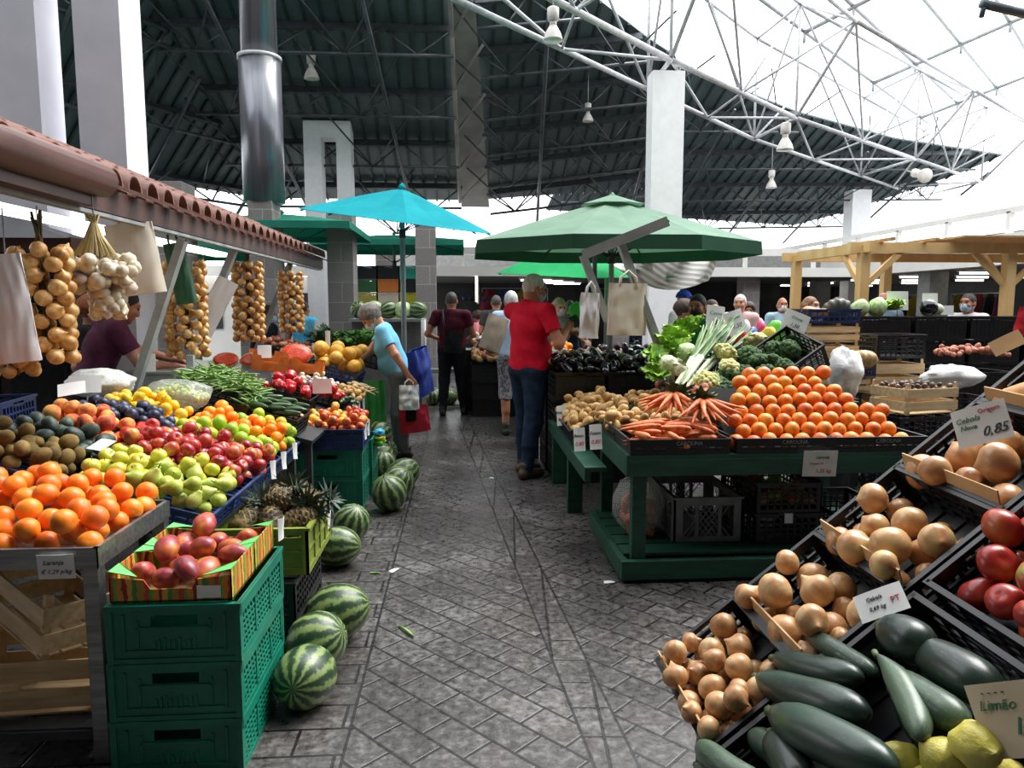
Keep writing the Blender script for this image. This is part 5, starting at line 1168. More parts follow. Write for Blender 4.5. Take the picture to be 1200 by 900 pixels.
# ================================================================ HALL
def struct(mb, name, m=None, bevel=0): return mb.build(name, m, None, bevel=bevel, kind='structure')
def floor_mat():
    m, t = base('stone_paving', .5)
    co = t.coord(); sx = t.n('ShaderNodeSeparateXYZ'); t.l(co, sx.inputs[0]); X, Y = sx.outputs[0], sx.outputs[1]
    def brick(rot, w, h, off, loc=(0, 0, 0)):
        mp = t.n('ShaderNodeMapping'); mp.inputs['Rotation'].default_value = (0, 0, rot); mp.inputs['Location'].default_value = loc; t.l(co, mp.inputs[0])
        b = t.n('ShaderNodeTexBrick', offset=off); b.inputs['Scale'].default_value = 1; b.inputs['Brick Width'].default_value = w; b.inputs['Row Height'].default_value = h
        b.inputs['Mortar Size'].default_value = .007; b.inputs['Mortar Smooth'].default_value = .3; b.inputs['Bias'].default_value = 0
        b.inputs['Color1'].default_value = (.35, .35, .35, 1); b.inputs['Color2'].default_value = (.75, .75, .75, 1); b.inputs['Mortar'].default_value = (0, 0, 0, 1)
        t.l(mp.outputs[0], b.inputs['Vector']); return b.outputs['Color'], b.outputs['Fac']
    dc, df = brick(rad(47), .215, .145, .5); sc, sf = brick(rad(3.8), .155, .19, 0, (-.03, 0, 0)); lc, lf = brick(0, .30, .16, .5)
    U = t.math('ADD', X, t.math('MULTIPLY', t.math('SUBTRACT', Y, 2.28), .067))
    ins = t.math('MULTIPLY', t.math('GREATER_THAN', U, .437), t.math('LESS_THAN', U, .587)); lft = t.math('LESS_THAN', X, -.42)
    col = t.mix(lft, t.mix(ins, dc, sc), lc)
    fac = t.mix(lft, t.mix(ins, df, sf), lf)
    e = t.math('MINIMUM', t.math('ABSOLUTE', t.math('SUBTRACT', U, .437)), t.math('ABSOLUTE', t.math('SUBTRACT', U, .587))); e = t.math('MINIMUM', e, t.math('ABSOLUTE', t.math('ADD', X, .42)))
    edge = t.math('LESS_THAN', e, .006); fac = t.math('MAXIMUM', fac, edge)
    n1 = t.noise(co, 26, 6, .7); n2 = t.noise(co, 1.1, 4, .6); n3 = t.noise(co, 90, 3)
    worn = t.ramp(t.math('ADD', t.math('MULTIPLY', n1, .55), t.math('MULTIPLY', n2, .5)), [(.40, '2b2927'), (.52, '413e3c'), (.64, '6a6765')])
    tone = t.mix(.45, worn, col, 'OVERLAY')
    patch = t.math('GREATER_THAN', t.noise(co, 2.3, 5, .65, .4), .60)
    tone = t.mix(t.math('MULTIPLY', patch, .45), tone, '3a322e')
    t.col(t.mix(fac, tone, '141312'))
    rg = t.n('ShaderNodeMapRange'); t.l(n1, rg.inputs[0]); rg.inputs[1].default_value = .35; rg.inputs[2].default_value = .7; rg.inputs[3].default_value = .22; rg.inputs[4].default_value = .52
    t.l(rg.outputs[0], t.b.inputs['Roughness'])
    hgt = t.math('ADD', t.math('SUBTRACT', t.math('MULTIPLY', n1, .5), t.math('MULTIPLY', fac, 1.2)), t.math('MULTIPLY', t.math('ADD', n3, t.math('MULTIPLY', col, .5)), .22))
    t.bump(hgt, .32, .006); return m
mb = MB(); mb.bx(-16, 30, -8, 46, -.2, 0); struct(mb, 'floor', floor_mat())
m_colg = mat('shaded_column_paint', 'd8d8e2', 'e4e4ec', rough=.7, scale=2); m_colw = mat('lit_column_paint', 'f0f0f2', 'f6f6f8', rough=.7); m_stone = None  # one white paint: greyer copy for shaded columns, whiter for strongly lit ones
def stone_mat():
    m, t = base('grey_stone_blocks', .8); co = t.coord()
    b = t.n('ShaderNodeTexBrick', offset=.5); b.inputs['Scale'].default_value = 1; b.inputs['Brick Width'].default_value = .55; b.inputs['Row Height'].default_value = .32; b.inputs['Mortar Size'].default_value = .006
    b.inputs['Color1'].default_value = rgba('8a8684'); b.inputs['Color2'].default_value = rgba('9c9896'); b.inputs['Mortar'].default_value = rgba('bcb8b4')
    mp = t.n('ShaderNodeMapping'); mp.inputs['Rotation'].default_value = (PI/2, 0, 0); t.l(co, mp.inputs[0]); t.l(mp.outputs[0], b.inputs['Vector'])
    c = t.mix(.5, b.outputs['Color'], t.ramp(t.noise(co, 40, 4), [(.3, '646060'), (.7, 'a8a4a0')]), 'OVERLAY'); t.col(c); t.bump(t.noise(co, 60, 3), .3, .01); return m
m_stone = stone_mat()
def column(x0, x1, y0, y1, z1, m, z0=0): mb = MB(); mb.bx(x0, x1, y0, y1, z0, z1); struct(mb, 'column', m)
# portal columns: two legs joined at the top
column(-4.15, -3.72, 6.95, 7.35, 8.6, m_colg); column(-3.40, -3.0, 6.95, 7.40, 8.6, m_colg); column(-4.15, -3.0, 6.95, 7.4, 9.0, m_colg, 8.6)
column(-3.50, -3.12, 17, 17.5, 5.3, m_colw); column(-2.78, -2.46, 17, 17.5, 5.3, m_colw); column(-3.50, -2.46, 17, 17.5, 5.66, m_colw, 5.3)
column(3.30, 3.86, 12.7, 13.1, 5.55, m_colw); column(13.67, 14.35, 25, 25.6, 5.58, m_colw)
for x0, x1, y0, z in ((-4.22, -3.72, 10.2, 3.2), (-2.95, -2.62, 10.5, 3.0), (-2.15, -1.74, 12, 3.15), (-.80, -.45, 13, 3.1), (-1.9, -1.5, 16.5, 3.1), (-4.9, -4.4, 16.5, 3.1)): column(x0, x1, y0, y0+.5, z, m_stone)
# steel flue standing on its stone pier
t = thing('steel_flue', 'dark glossy steel pipe rising from a stone column through the hall', 'pipe', (-2.78, 10.75, 3.0)); m_flue = mat('flue_steel', '62646a', '76787e', rough=.3, metal=.5, scale=2, stretch=(8, 8, .5))
MB().tube([(0, 0, 0), (0, 0, 1.98)], .285, 28).build('lower_pipe', m_flue, t); MB().tube([(0, 0, 1.96), (0, 0, 7)], .245, 28).build('upper_pipe', m_flue, t); MB().tube([(0, 0, 1.94), (0, 0, 1.99)], .30, 28).build('collar', m_gsteel, t)
# ---- roof planes: a corrugated sheet with ribs and purlins cut to an outline
m_roof = mat('roof_sheet', '46565a', '5a6a6c', rough=.45, scale=1.2, metal=.15); m_rib = mat('roof_rib', '25322f', '303e3c', rough=.5); m_purl = mat('roof_steel', '3c4145', '4d5357', rough=.45, metal=.4); m_tube = mat('white_truss_paint', 'a8aaae', 'c4c6ca', rough=.4)
def clip(poly, o, d):
    """segment of line o+t*d inside the convex-ish 2D polygon"""
    ts = []; n = len(poly)
    for i in range(n):
        a, b = poly[i], poly[(i+1) % n]; e = b-a; den = d.x*e.y-d.y*e.x
        if abs(den) < 1e-9: continue
        w = a-o; t_ = (w.x*e.y-w.y*e.x)/den; s_ = (w.x*d.y-w.y*d.x)/den
        if -1e-6 <= s_ <= 1+1e-6: ts.append(t_)
    ts.sort(); return [(ts[i], ts[i+1]) for i in range(0, len(ts)-1, 2)]
def roof(name, pts, eave, rib=.32, purl=1.9, truss=True):
    """pts: 3D outline in one plane; eave: level direction of the purlins"""
    pts = [Vector(p) for p in pts]; o = pts[0]; ex = Vector(eave).normalized()
    n = None
    for i in range(1, len(pts)):
        c = ex.cross(pts[i]-o)
        if c.length > .5: n = c.normalized(); break
    if n.z < 0: n = -n
    ey = n.cross(ex)
    P2 = [Vector(((p-o).dot(ex), (p-o).dot(ey))) for p in pts]; W = lambda q, h=0: o+ex*q[0]+ey*q[1]+n*h
    mb = MB(); k = len(pts); vs = [W(q) for q in P2]+[W(q, .06) for q in P2]
    mb.add(vs, [tuple(range(k-1, -1, -1)), tuple(range(k, 2*k))]+[(i, (i+1) % k, k+(i+1) % k, k+i) for i in range(k)]); struct(mb, name, m_roof)
    xs = [q.x for q in P2]; ys = [q.y for q in P2]
    mb = MB(); x = min(xs)+.1
    while x < max(xs):
        for a, b in clip(P2, Vector((x, min(ys)-1)), Vector((0, 1))): mb.beam(W((x, min(ys)-1+a), -.03), W((x, min(ys)-1+b), -.03), .05, .05, n)
        x += rib
    struct(mb, 'ceiling_ribs', m_rib)
    mb = MB(); y = min(ys)+.3; prev = None
    while y < max(ys):
        for a, b in clip(P2, Vector((min(xs)-1, y)), Vector((1, 0))):
            x0, x1 = min(xs)-1+a, min(xs)-1+b
            if x1-x0 < .4: continue
            mb.beam(W((x0, y), -.12), W((x1, y), -.12), .07, .16, n)
            if truss:
                mb.tube([W((x0, y), -.75), W((x1, y), -.75)], .035, 6); m_ = max(2, int((x1-x0)/1.1)); st = (x1-x0)/m_
                for i in range(m_):
                    mb.tube([W((x0+i*st, y), -.12), W((x0+(i+.5)*st, y), -.75)], .022, 5); mb.tube([W((x0+(i+.5)*st, y), -.75), W((x0+(i+1)*st, y), -.12)], .022, 5)
                    if prev is not None and i % 2 == 0: mb.tube([W((x0+(i+.5)*st, y), -.75), W((x0+(i+1.2)*st, y-purl), -.75)], .02, 5); mb.tube([W((x0+(i+.5)*st, y), -.75), W((x0+(i-.4)*st, y-purl), -.14)], .02, 5)
        prev = y; y += purl
    # hangers between the ribs: long rafters down the slope
    x = min(xs)+1.2
    while x < max(xs):
        for a, b in clip(P2, Vector((x, min(ys)-1)), Vector((.06, 1))):
            if b-a > 1: mb.tube([W((x+.06*a, min(ys)-1+a), -.80), W((x+.06*b, min(ys)-1+b), -.80)], .04, 6)
        x += 2.6
    struct(mb, 'ceiling_truss', m_purl); return W, n
def onplane(px, py, o, n):
    d = Vector(ray(px, py)); c = Vector((0, 0, CAMZ)); t_ = (Vector(o)-c).dot(n)/d.dot(n); return c+d*t_
EM0, EM1 = Vector((-5.25, 20, 4.37)), Vector((.05, 20, 4.37)); sl = .45
def mz(y): return 4.37+sl*(20-y)
roof('ceiling', [EM0, EM1, (-.17, 12.6, mz(12.6)), (-5.53, 12.6, mz(12.6))], (1, 0, 0), purl=1.75)
roof('ceiling', [(-5.25, 20, 4.37), (-5.53, 12.6, mz(12.6)), Vector((-5.53, 12.6, mz(12.6)))+Vector((-2.9, -4.3, 0))*2.6, Vector((-5.25, 20, 4.37))+Vector((-2.9, -4.3, 0))*3.6], (-2.9, -4.3, 0), purl=1.7)
# valley gutter sheet between the two slopes
mb = MB(); mb.add([(.02, 20.1, 4.2), (.78, 20.1, 4.2), (.20, 12.6, mz(12.6)-.2), (-.22, 12.6, mz(12.6)-.2)], [(0, 1, 2, 3)])
for i in range(6):
    y0 = 19.5-i*1.3; mb.tube([(.0-.03*i, y0, mz(y0)-.30), (.62-.05*i, y0-1.1, mz(y0-1.1)-.30)], .03, 5); mb.tube([(-.02-.03*i, y0, mz(y0)-.35), (-.05-.03*i, y0-1.3, mz(y0-1.3)-.35)], .045, 6)
struct(mb, 'ceiling_valley', mat('pale_gutter_sheet', '8a8684', 'a09a96', rough=.55, scale=2))
R1o = Vector((.70, 20, 4.40)); R1e = Vector((1, .05, .13)).normalized(); R1n = R1e.cross(Vector((.22, 13.4, mz(13.4)))-R1o).normalized()
R1 = [R1o]+[onplane(px, py, R1o, R1n) for px, py in ((552, -12), (660, -30), (700, -2), (760, 45), (792, 66), (792, 218))]
roof('ceiling', R1, R1e, rib=.34, purl=1.25)
R2o = Vector((1.2, 27, 4.4)); R2e = Vector((1, .10, .03)).normalized(); R2n = Vector((-.05, .42, 1)).normalized(); R2n = (R2n-R2e*R2n.dot(R2e)).normalized()
roof('ceiling', [onplane(px, py, R2o, R2n) for px, py in ((640, 246), (700, 120), (780, 62), (812, 82), (880, 110), (935, 132), (1050, 163), (1175, 182), (1120, 205), (1040, 232), (985, 250), (930, 264))], R2e, rib=.42, purl=1.9)
# unseen roof and walls, added around the camera to block frontal light
mb = MB(); mb.bx(-16, 1.0, -8, 3.2, 9.6, 9.8); mb.bx(1.0, 30, -8, .6, 9.6, 9.8); struct(mb, 'ceiling', m_roof)
m_wall = mat('unseen_wall', '4f4d4b', '5a5856', rough=.85, scale=1)
mb = MB(); mb.bx(-16, 30, -8.3, -8, 0, 9.8); struct(mb, 'wall_back_unseen', m_wall); mb = MB(); mb.bx(-16.3, -16, -8, 6, 0, 9.8); struct(mb, 'wall_left_unseen', m_wall)
mb = MB(); mb.bx(26, 26.3, -8, 8, 0, 9.8); struct(mb, 'wall_right', m_wall)
# ---- double layer space truss under the skylight
A = [(-.3, 10.2), (3.64, 14.4), (7.4, 18.4), (12.9, 23.2), (17.6, 27.3)]; B = [(-.3, 8.8), (3.6, 12.7), (7.5, 16.3), (13, 20.5), (17.6, 24)]
mbt = MB(); zb, zt_ = 5.72, 8.15
V3 = lambda p, z: Vector((p[0], p[1], z)); mid = lambda p, q, z, f=.5: Vector((p[0]+(q[0]-p[0])*f, p[1]+(q[1]-p[1])*f, z))
def bar(a, b, r=.055): mbt.tube([a, b], r*.62, 8)
Cc = [(x+.15, y-2.1) for x, y in B]
for P_, z, r in ((A, zb, .075), (B, zb, .085), (Cc, zb+1.3, .07)):
    for i in range(4): bar(V3(P_[i], z), V3(P_[i+1], z), r)
for P_ in (A, B):
    for i in range(4): bar(V3(P_[i], zt_), V3(P_[i+1], zt_), .06)
for i in range(5):
    bar(V3(A[i], zb), V3(B[i], zb), .06); bar(V3(A[i], zt_), V3(B[i], zt_), .05); bar(V3(A[i], zb), V3(A[i], zt_), .05); bar(V3(B[i], zb), V3(B[i], zt_), .05); bar(V3(B[i], zb), V3(Cc[i], zb+1.3), .06); bar(V3(B[i], zt_), V3(Cc[i], zb+1.3), .045); bar(V3(A[i], zb), V3(B[i], zt_), .04)
    if i < 4:
        ma, m2 = mid(A[i], A[i+1], zt_), mid(B[i], B[i+1], zb)
        bar(V3(A[i], zb), ma, .045); bar(ma, V3(A[i+1], zb), .045); bar(V3(B[i], zt_), m2, .04); bar(m2, V3(B[i+1], zt_), .04); bar(mid(A[i], A[i+1], zb), m2, .04); bar(mid(A[i], A[i+1], zb), V3(B[i], zb), .045); bar(mid(A[i], A[i+1], zb), V3(B[i+1], zb), .045); bar(m2, V3(Cc[i], zb+1.3), .04); bar(m2, V3(Cc[i+1], zb+1.3), .04)
struct(mbt, 'ceiling_truss', m_tube)
mbt = MB()   # glazing bars of the skylight, rising towards the open side
u = Vector((.72, .69, 0)); v = Vector((.69, -.72, 0))
for k in range(8):
    o = Vector((-.8, 9.4, 8.35))+v*(k*1.15)+Vector((0, 0, .30*k)); bar(o-u*1, o+u*26, .075)
for k in range(5):
    o = Vector((.5, 10.6, 8.3))+u*(k*5.6); bar(o, o+v*9.5+Vector((0, 0, 2.5)), .09)
    for q in range(8):
        p = o+v*(q*1.15)+Vector((0, 0, .30*q)); bar(p, p-Vector((0, 0, .25)), .06)
struct(mbt, 'ceiling_glazing_bars', m_gsteel)
mbt = MB(); bar(aty(1150, 4, 9), aty(1260, 30, 9), .09); bar(aty(1155, 0, 9), aty(1150, 20, 9), .05); struct(mbt, 'ceiling_truss', m_purl)
# ---- high bay lamps
m_lampw = mat('lamp_enamel', 'c8c4bc', 'dcd8d0', rough=.3); m_lens = mat('lamp_lens', 'a8a296', rough=.3)
def lamp(px, py, y, label, tilt=(0, 0, 0), up=.8, s=1.0):
    p = aty(px, py, y); t = thing('high_bay_lamp', label, 'lamp', p, tilt); t.scale = (s, s, s)
    MB().lathe([(.05, .16), (.085, .17), (.09, .34), (.06, .36)], 16).build('ballast_housing', m_lampw, t); MB().lathe([(.05, .08), (.055, .17)], 12).build('neck', m_lampw, t)
    rf_ = MB().lathe([(.150, -.12), (.145, -.10), (.12, -.02), (.07, .07), (.05, .10), (.045, .095), (.065, .06), (.112, -.03), (.138, -.11)], 22).build('reflector', m_lampw, t)
    MB().lathe([(.002, -.10), (.136, -.098), (.136, -.09), (.002, -.09)], 22).build('lens', m_lens, rf_)
    MB().tube([(0, 0, .36), (0, 0, .36+up)], .012, 6).build('hanger', m_gsteel, t)
lamp(365, 85, 15, 'grey high bay lamp hanging before the dark roof slope above the portal column', s=1.0); lamp(648, 38, 9.6, 'big white lamp hung on the truss tube above the green parasol', up=.25, s=.85); lamp(689, 137, 16, 'small lamp hanging under the dark corrugated roof between truss and green parasol', s=.8)
lamp(920, 168, 16.3, 'white lamp under the truss joint beyond the tall white column', up=.2, s=1.25); lamp(904, 215, 22, 'small dim lamp below the larger truss lamp', s=1.1); lamp(1081, 205, 20, 'white lamp swung sideways, showing its round open mouth', (rad(-72), rad(15), 0), up=.3, s=1.35); lamp(60, 145, 14, 'lamp half hidden behind the tall twin columns', s=1.0)
# ---- surrounding building with gallery
m_bw = mat('white_parapet', 'dcdad4', 'e8e6e0', rough=.7, scale=1); m_bd = mat('dark_shopfront', '25272a', '34373a', rough=.6, scale=2); m_soffit = mat('grey_soffit', '7c7c7a', '8c8c8a', rough=.8)
mb = MB(); mb.bx(-14, 11.7, 20.2, 20.6, 2.36, 2.62); mb.bx(-14, 11.7, 20.3, 20.4, 2.95, 3.15); struct(mb, 'trim_1', m_bw)
mb = MB()
for x in range(-14, 12, 2): mb.bx(x, x+.1, 20.3, 20.4, 2.62, 2.95)
struct(mb, 'trim_2', m_bw)
mb = MB(); mb.bx(-2.6, 12, 20.6, 27, 2.36, 2.5); struct(mb, 'ceiling', m_soffit)
mb = MB(); mb.bx(-2.6, 12, 26.8, 27, 0, 3.3); struct(mb, 'wall_far', m_bd)
mb = MB(); mb.bx(-14, -2.6, 21.0, 21.2, 0, 2.36); struct(mb, 'wall_far', m_bw)
for k in range(6):
    mb = MB(); mb.bx(-13.5+1.8*k, -12.1+1.8*k, 20.95, 21.0, .9, 1.9); struct(mb, 'window_%d' % (k+1), m_bd)
mb = MB(); mb.bx(-2.6, 12, 23, 23.1, 2.6, 3.3); struct(mb, 'wall_gallery', m_soffit)
for x in (-9, -5.5, 4.35, 8.2): column(x, x+.5, 20.8, 21.3, 2.36, m_stone)
mb = MB(); mb.bx(11.6, 11.95, 7, 34, 2.42, 3.08); mb.bx(11.7, 11.8, 7, 34, 3.52, 3.64); struct(mb, 'trim_3', m_bw)
mb = MB()
for k in range(14): mb.bx(11.7, 11.8, 7+2*k, 7.12+2*k, 3.05, 3.55)
struct(mb, 'trim_4', m_bw)
mb = MB(); mb.bx(11.95, 18, 7, 34, 2.42, 2.55); struct(mb, 'ceiling', m_soffit); mb = MB(); mb.bx(17.8, 18, 7, 34, 0, 3.4); struct(mb, 'wall_right', m_bd); mb = MB(); mb.bx(11.9, 18, 33.8, 34, 0, 3.2); struct(mb, 'wall_far', m_bd); mb = MB(); mb.bx(14.5, 14.6, 7, 34, 3.08, 3.5); struct(mb, 'wall_gallery', m_soffit)
for y in (12.5, 18, 24): column(12.0, 12.5, y, y+.5, 2.42, m_soffit)
def glow(name, c, s):
    m = bpy.data.materials.new(name); m.use_nodes = True; b = m.node_tree.nodes['Principled BSDF']; b.inputs['Emission Color'].default_value = rgba(c); b.inputs['Emission Strength'].default_value = s; b.inputs['Base Color'].default_value = (.8, .8, .8, 1); return m
m_fluo = glow('fluorescent_tube', 'fff6e4', 5)
tube_l = sm(MB().box((0, 0, 0), (.9, .08, .05)), m_fluo, 'tube'); tube_h = sm(MB().box((0, 0, .045), (1.0, .14, .04)), m_bw, 'housing'); nfl = 0
for x in (12.9, 14.6, 16.4):
    for y in (11, 13, 15.2, 17.5, 20, 22.6, 25.5, 29):
        o = obj('ceiling_light', tube_h, None, (x, y, 2.355), label='fluorescent ceiling light in the arcade beyond the wooden pergola', cat='light', group='arcade ceiling lights'); obj('tube', tube_l, o)
for i, (x, y) in enumerate(((2.2, 21.5), (2.7, 22.6), (3.2, 23.7), (3.6, 24.8))):
    o = obj('ceiling_light', tube_h, None, (x, y, 2.29), label='fluorescent ceiling light in the arcade behind the man in red', cat='light', group='far arcade lights'); obj('tube', tube_l, o)
o = obj('ceiling_light', tube_h, None, (.42, 20.4, 2.1), (0, rad(90), 0), label='upright white light tube on the far shopfront above the man in maroon', cat='light'); obj('tube', tube_l, o)
# goods and clothes in the arcades: racks of coloured garments
gcols = ['7a2030', '24406a', '8a7a2a', '3a2a44', 'a0402a', '203a34', '6a2a5a', '30343a']; n = 0
def garment_mesh(c):
    mb = MB(); rows = []
    for j in range(6):
        z = -.75*j/5; w = .24+.05*j/5 if j else .10; rows.append([(-w+2*w*i/5, .05*math.sin(i*1.8+j*.3), z) for i in range(6)])
    mb.sheet(rows, .05); return sm(mb, mat('garment_'+c, c, rough=.85), 'garment')
gms = [garment_mesh(c) for c in gcols]
for y in (14, 17, 20.5, 24):
    t = thing('clothes_rail', 'clothes rail in the arcade beyond the pergola, '+{14: 'closest', 17: 'second', 20.5: 'third', 24: 'farthest'}[y]+' along', 'clothes rail', (15.2, y, 0))
    MB().tube([(0, -1.2, 0), (0, -1.2, 1.9), (0, 1.2, 1.9), (0, 1.2, 0)], .02, 6).build('rail_frame', m_gsteel, t)
    for k in range(5):
        obj('garment', gms[(n*3+k) % 8], None, (15.2, y-.9+.45*k, 1.88), (0, 0, rad(20)), label='coloured garment hanging on the clothes rails in the dark arcade', cat='garment', group='garments in the arcade')
    n += 1
for x in (1.8, 5.5):
    t = thing('clothes_rail', 'clothes rail in the far shop behind the '+('man in red' if x < 3 else 'tote bags'), 'clothes rail', (x, 24.5, 0)); MB().tube([(-1.1, 0, 0), (-1.1, 0, 2.12), (1.1, 0, 2.12), (1.1, 0, 0)], .02, 6).build('rail_frame', m_gsteel, t)
for k, x in enumerate((.9, 1.5, 2.1, 2.7, 5.2, 5.8)): obj('garment', gms[k], None, (x, 24.5, 2.1), (0, 0, .2*k), label='dark garment hanging in the far shop', cat='garment', group='garments in the far shop')
for i, x in enumerate((.6, 2.0, 5.6)):
    t = thing('shelf_unit', 'dark shelf of small goods at the far shopfront, '+('behind the man in maroon', 'behind the man in red', 'behind the tote bags')[i], 'shelf', (x, 22.2, 0))
    mb = MB()
    for k in range(4): mb.box((0, 0, .4+.42*k), (1.2, .4, .03))
    for sx in (-1, 1): mb.box((sx*.6, 0, .85), (.03, .4, 1.7))
    mb.build('shelf_frame', m_dsteel, t)
    R = random.Random(i)
    for k in range(4):
        for q in range(6): obj('flower_pot', sm(MB().lathe([(.05, 0), (.08, .14), (.07, .14)], 8), MATS['garment_'+R.choice(gcols)], 'flower_pot'), None, (x-.5+.2*q, 22.2, .415+.42*k), label='small pot on the dark shelves of the far shop', cat='pot', group='pots in the far shop')
# ---- wooden pergola
m_perg = mat('pergola_wood', 'dcb070', 'ecca90', rough=.65, scale=3, stretch=(1, 1, .3)); t = thing('wooden_pergola', 'pale wooden pergola with a plank roof behind the crate wall', 'pergola', (5.1, 9, 0))
for x, y, n_ in ((0, 0, 1), (0, 1.85, 1), (1.95, 0, 1), (1.45, 1.9, 1), (3.9, 0, 1), (3.9, 1.9, 1)): MB().box((x, y, 1.15), (.12, .12, 2.3)).build('post', m_perg, t)
mb = MB()
for y in (0, 1.9): mb.box((1.95, y, 2.28), (4.3, .08, .13))
for x in (0, 3.9): mb.box((x, .95, 2.28), (.08, 2.3, .13))
mb.build('beam', m_perg, t)
for x in (0, 1.95, 3.9):
    MB().beam((x, .5, 2.24), (x, .06, 1.82), .05, .07).build('brace', m_perg, t)
    for s_ in ((-1, 1) if 0 < x < 3.9 else ((1,) if x == 0 else (-1,))): MB().beam((x+s_*.5, 0, 2.24), (x+s_*.05, 0, 1.82), .05, .07).build('brace', m_perg, t)
mb = MB()
for k in range(16): mb.box((2.7, -.25+.16*k, 2.40), (3.2, .14, .025))
for k in range(6): mb.box((.2+.19*k, .95, 2.365), (.05, 2.5, .04)) if k % 3 == 0 else None
mb.build('plank_roof', m_wood2, t)
# ================================================================ tiled stall roof on the left
EX, EZ = -1.78, 2.10
m_tile = mat('roof_tile', '66433a', '825648', rough=.7, scale=14, bump=.3, bscale=60); m_brown = mat('brown_metal', '4a2f2a', '5a3b34', rough=.45, scale=3)
t = thing('tiled_stall_roof', 'terracotta tiled stall roof over the hanging onion braids', 'roof', (0, 0, 0)); sl_ = rad(22)
mb = MB(); nT = 27; n8 = 8
for k in range(nT):
    y = 3.62+.222*k
    for part in range(3):
        a0 = part*.42; z0 = EZ+.05+a0*math.sin(sl_)+.012*part; x0 = EX+.06-a0*math.cos(sl_); L = .46; pr = []
        for ring, rr in ((0, .085), (1, .070)):
            for e in (0, 1):
                row = []
                for q in range(n8+1):
                    an = PI*q/n8; w = rr*(1-.12*e); row.append(Vector((x0-e*L*math.cos(sl_), y+w*math.cos(an), z0+e*L*math.sin(sl_)+w*math.sin(an))))
                pr.append(row)
        vs = pr[0]+pr[1]+pr[2]+pr[3]; N = n8+1; fs = []
        for q in range(n8): fs += [(q, q+1, N+q+1, N+q), (2*N+q+1, 2*N+q, 3*N+q, 3*N+q+1), (q+1, q, 2*N+q, 2*N+q+1)]
        mb.add(vs, fs, True)
    mb.box((EX-.40, y+.111, EZ+.05+.40*math.tan(sl_)), (1.05, .10, .012), (0, sl_, 0))
mb.build('roof_tiles', m_tile, t)
q = MB().box((0, 0, 0), (1.15, 8.2, .05), (0, sl_, 0)); q.xf(Matrix.Translation((EX-.55, 5.6, EZ+.18))); q.build('roof_deck', m_brown, t)
MB().box((EX-.02, 6.55, EZ-.02), (.05, 6.1, .13)).build('fascia', m_brown, t)
mb = MB(); mb.tube([(EX+.10, 1.5, EZ+.03), (EX+.10, 3.62, EZ+.03)], .075, 14); mb.box((EX+.03, 2.55, EZ-.02), (.10, 2.1, .14)); mb.build('gutter', m_brown, t)
MB().box((EX-.02, 5.5, EZ-.10), (.05, 8.0, .018)).build('white_rail', m_gsteel, t)
MB().box((EX-.60, 5.0, EZ-.05), (.12, 5.0, .04)).build('light_strip', glow('strip_light', 'fffaf0', 3), t)
for i, (pa, pb) in enumerate((((214, 282), (163, 440)), ((277, 286), (232, 400)), ((342, 304), (310, 386)))):
    a = atx(*pa, EX-.04); b = aty(*pb, a.y+.02); d = (b-a)
    b2 = a+d*(a.z/(a.z-b.z)); mb = MB(); mb.beam(a, b2, .05, .07, (0, 1, 0)); mb.box((b2.x, b2.y, .01), (.16, .16, .02)); mb.build('bracket', m_gsteel, t)
# onion braids and garlic
def braid(px, y, ztop, zbot, w, r, label, me, seed, cols=6, name='onion_braid', cat='onion braid', x=None):
    X = aty(px, 380, y).x if x is None else x; t = thing(name, label, cat, (X, y, ztop)); R = random.Random(seed); L = ztop-zbot; nk = cols; n = int(L/(r*1.4)); c = 0
    for i in range(n):
        z = -r*1.4*i-.04
        for k in range(nk):
            a = PI/4+k*2*PI/nk+(i % 2)*.6+R.uniform(-.15, .15); rr = w*.5-r*.75
            p = Vector((math.cos(a)*rr*1.15, math.sin(a)*rr*.8, z+R.uniform(-.01, .01)))
            o = obj('onion' if 'onion' in name else 'garlic_bulb', R.choice(me), t, p, (PI/2*.8*math.sin(a)+R.uniform(-.5, .5), R.uniform(-.6, .6), R.uniform(0, 6)), scale=r*R.uniform(.88, 1.1)/R0); c += 1
            if c >= 96: break
    mb = MB()
    for k in range(7): mb.tube([(R.uniform(-.02, .02), R.uniform(-.02, .02), -L*.9), (.012*math.sin(k), .012*math.cos(k), -.1), (.01*math.sin(k*2), .01*math.cos(k), .02), (R.uniform(-.03, .03), R.uniform(-.02, .02), .10+R.uniform(0, .05))], .006, 5)
    mb.build('plaited_stalks', m_stem, t); MB().tube([(0, 0, .05), (0, .0, max(.1, EZ-.12-ztop))], .003, 5).build('string', m_gsteel, t); return t
m_gold = fruit_mat('golden_onion_skin', [(.2, '98642e'), (.42, 'c58f4c'), (.6, 'dcb070'), (.8, 'e8d090')], stretch=(2.2, 2.2, .5), scale=1.6, rough=.4, coat=.15, detail=4)
g_no = [onion_mesh(R0, m_gold, 'onion', .4, i, 14) for i in range(3)]
braid(52, 3.35, 1.82, 1.27, .235, .036, 'thick braid of big brown onions beside the white plastic bag', g_no, 1); braid(12, 3.42, 1.40, 1.22, .20, .034, 'short end of onion braid hanging half behind the white plastic bag', g_no, 7)
braid(219, 5.45, 1.88, 1.16, .27, .035, 'wide double braid of golden onions in front of the first steel bracket', g_no, 2); braid(292, 6.7, 1.95, 1.20, .25, .036, 'onion braid beside the rolled paper bags', g_no, 3); braid(342, 7.9, 1.92, 1.27, .24, .035, 'braid of small yellow onions hanging last, under the roof end', g_no, 4)
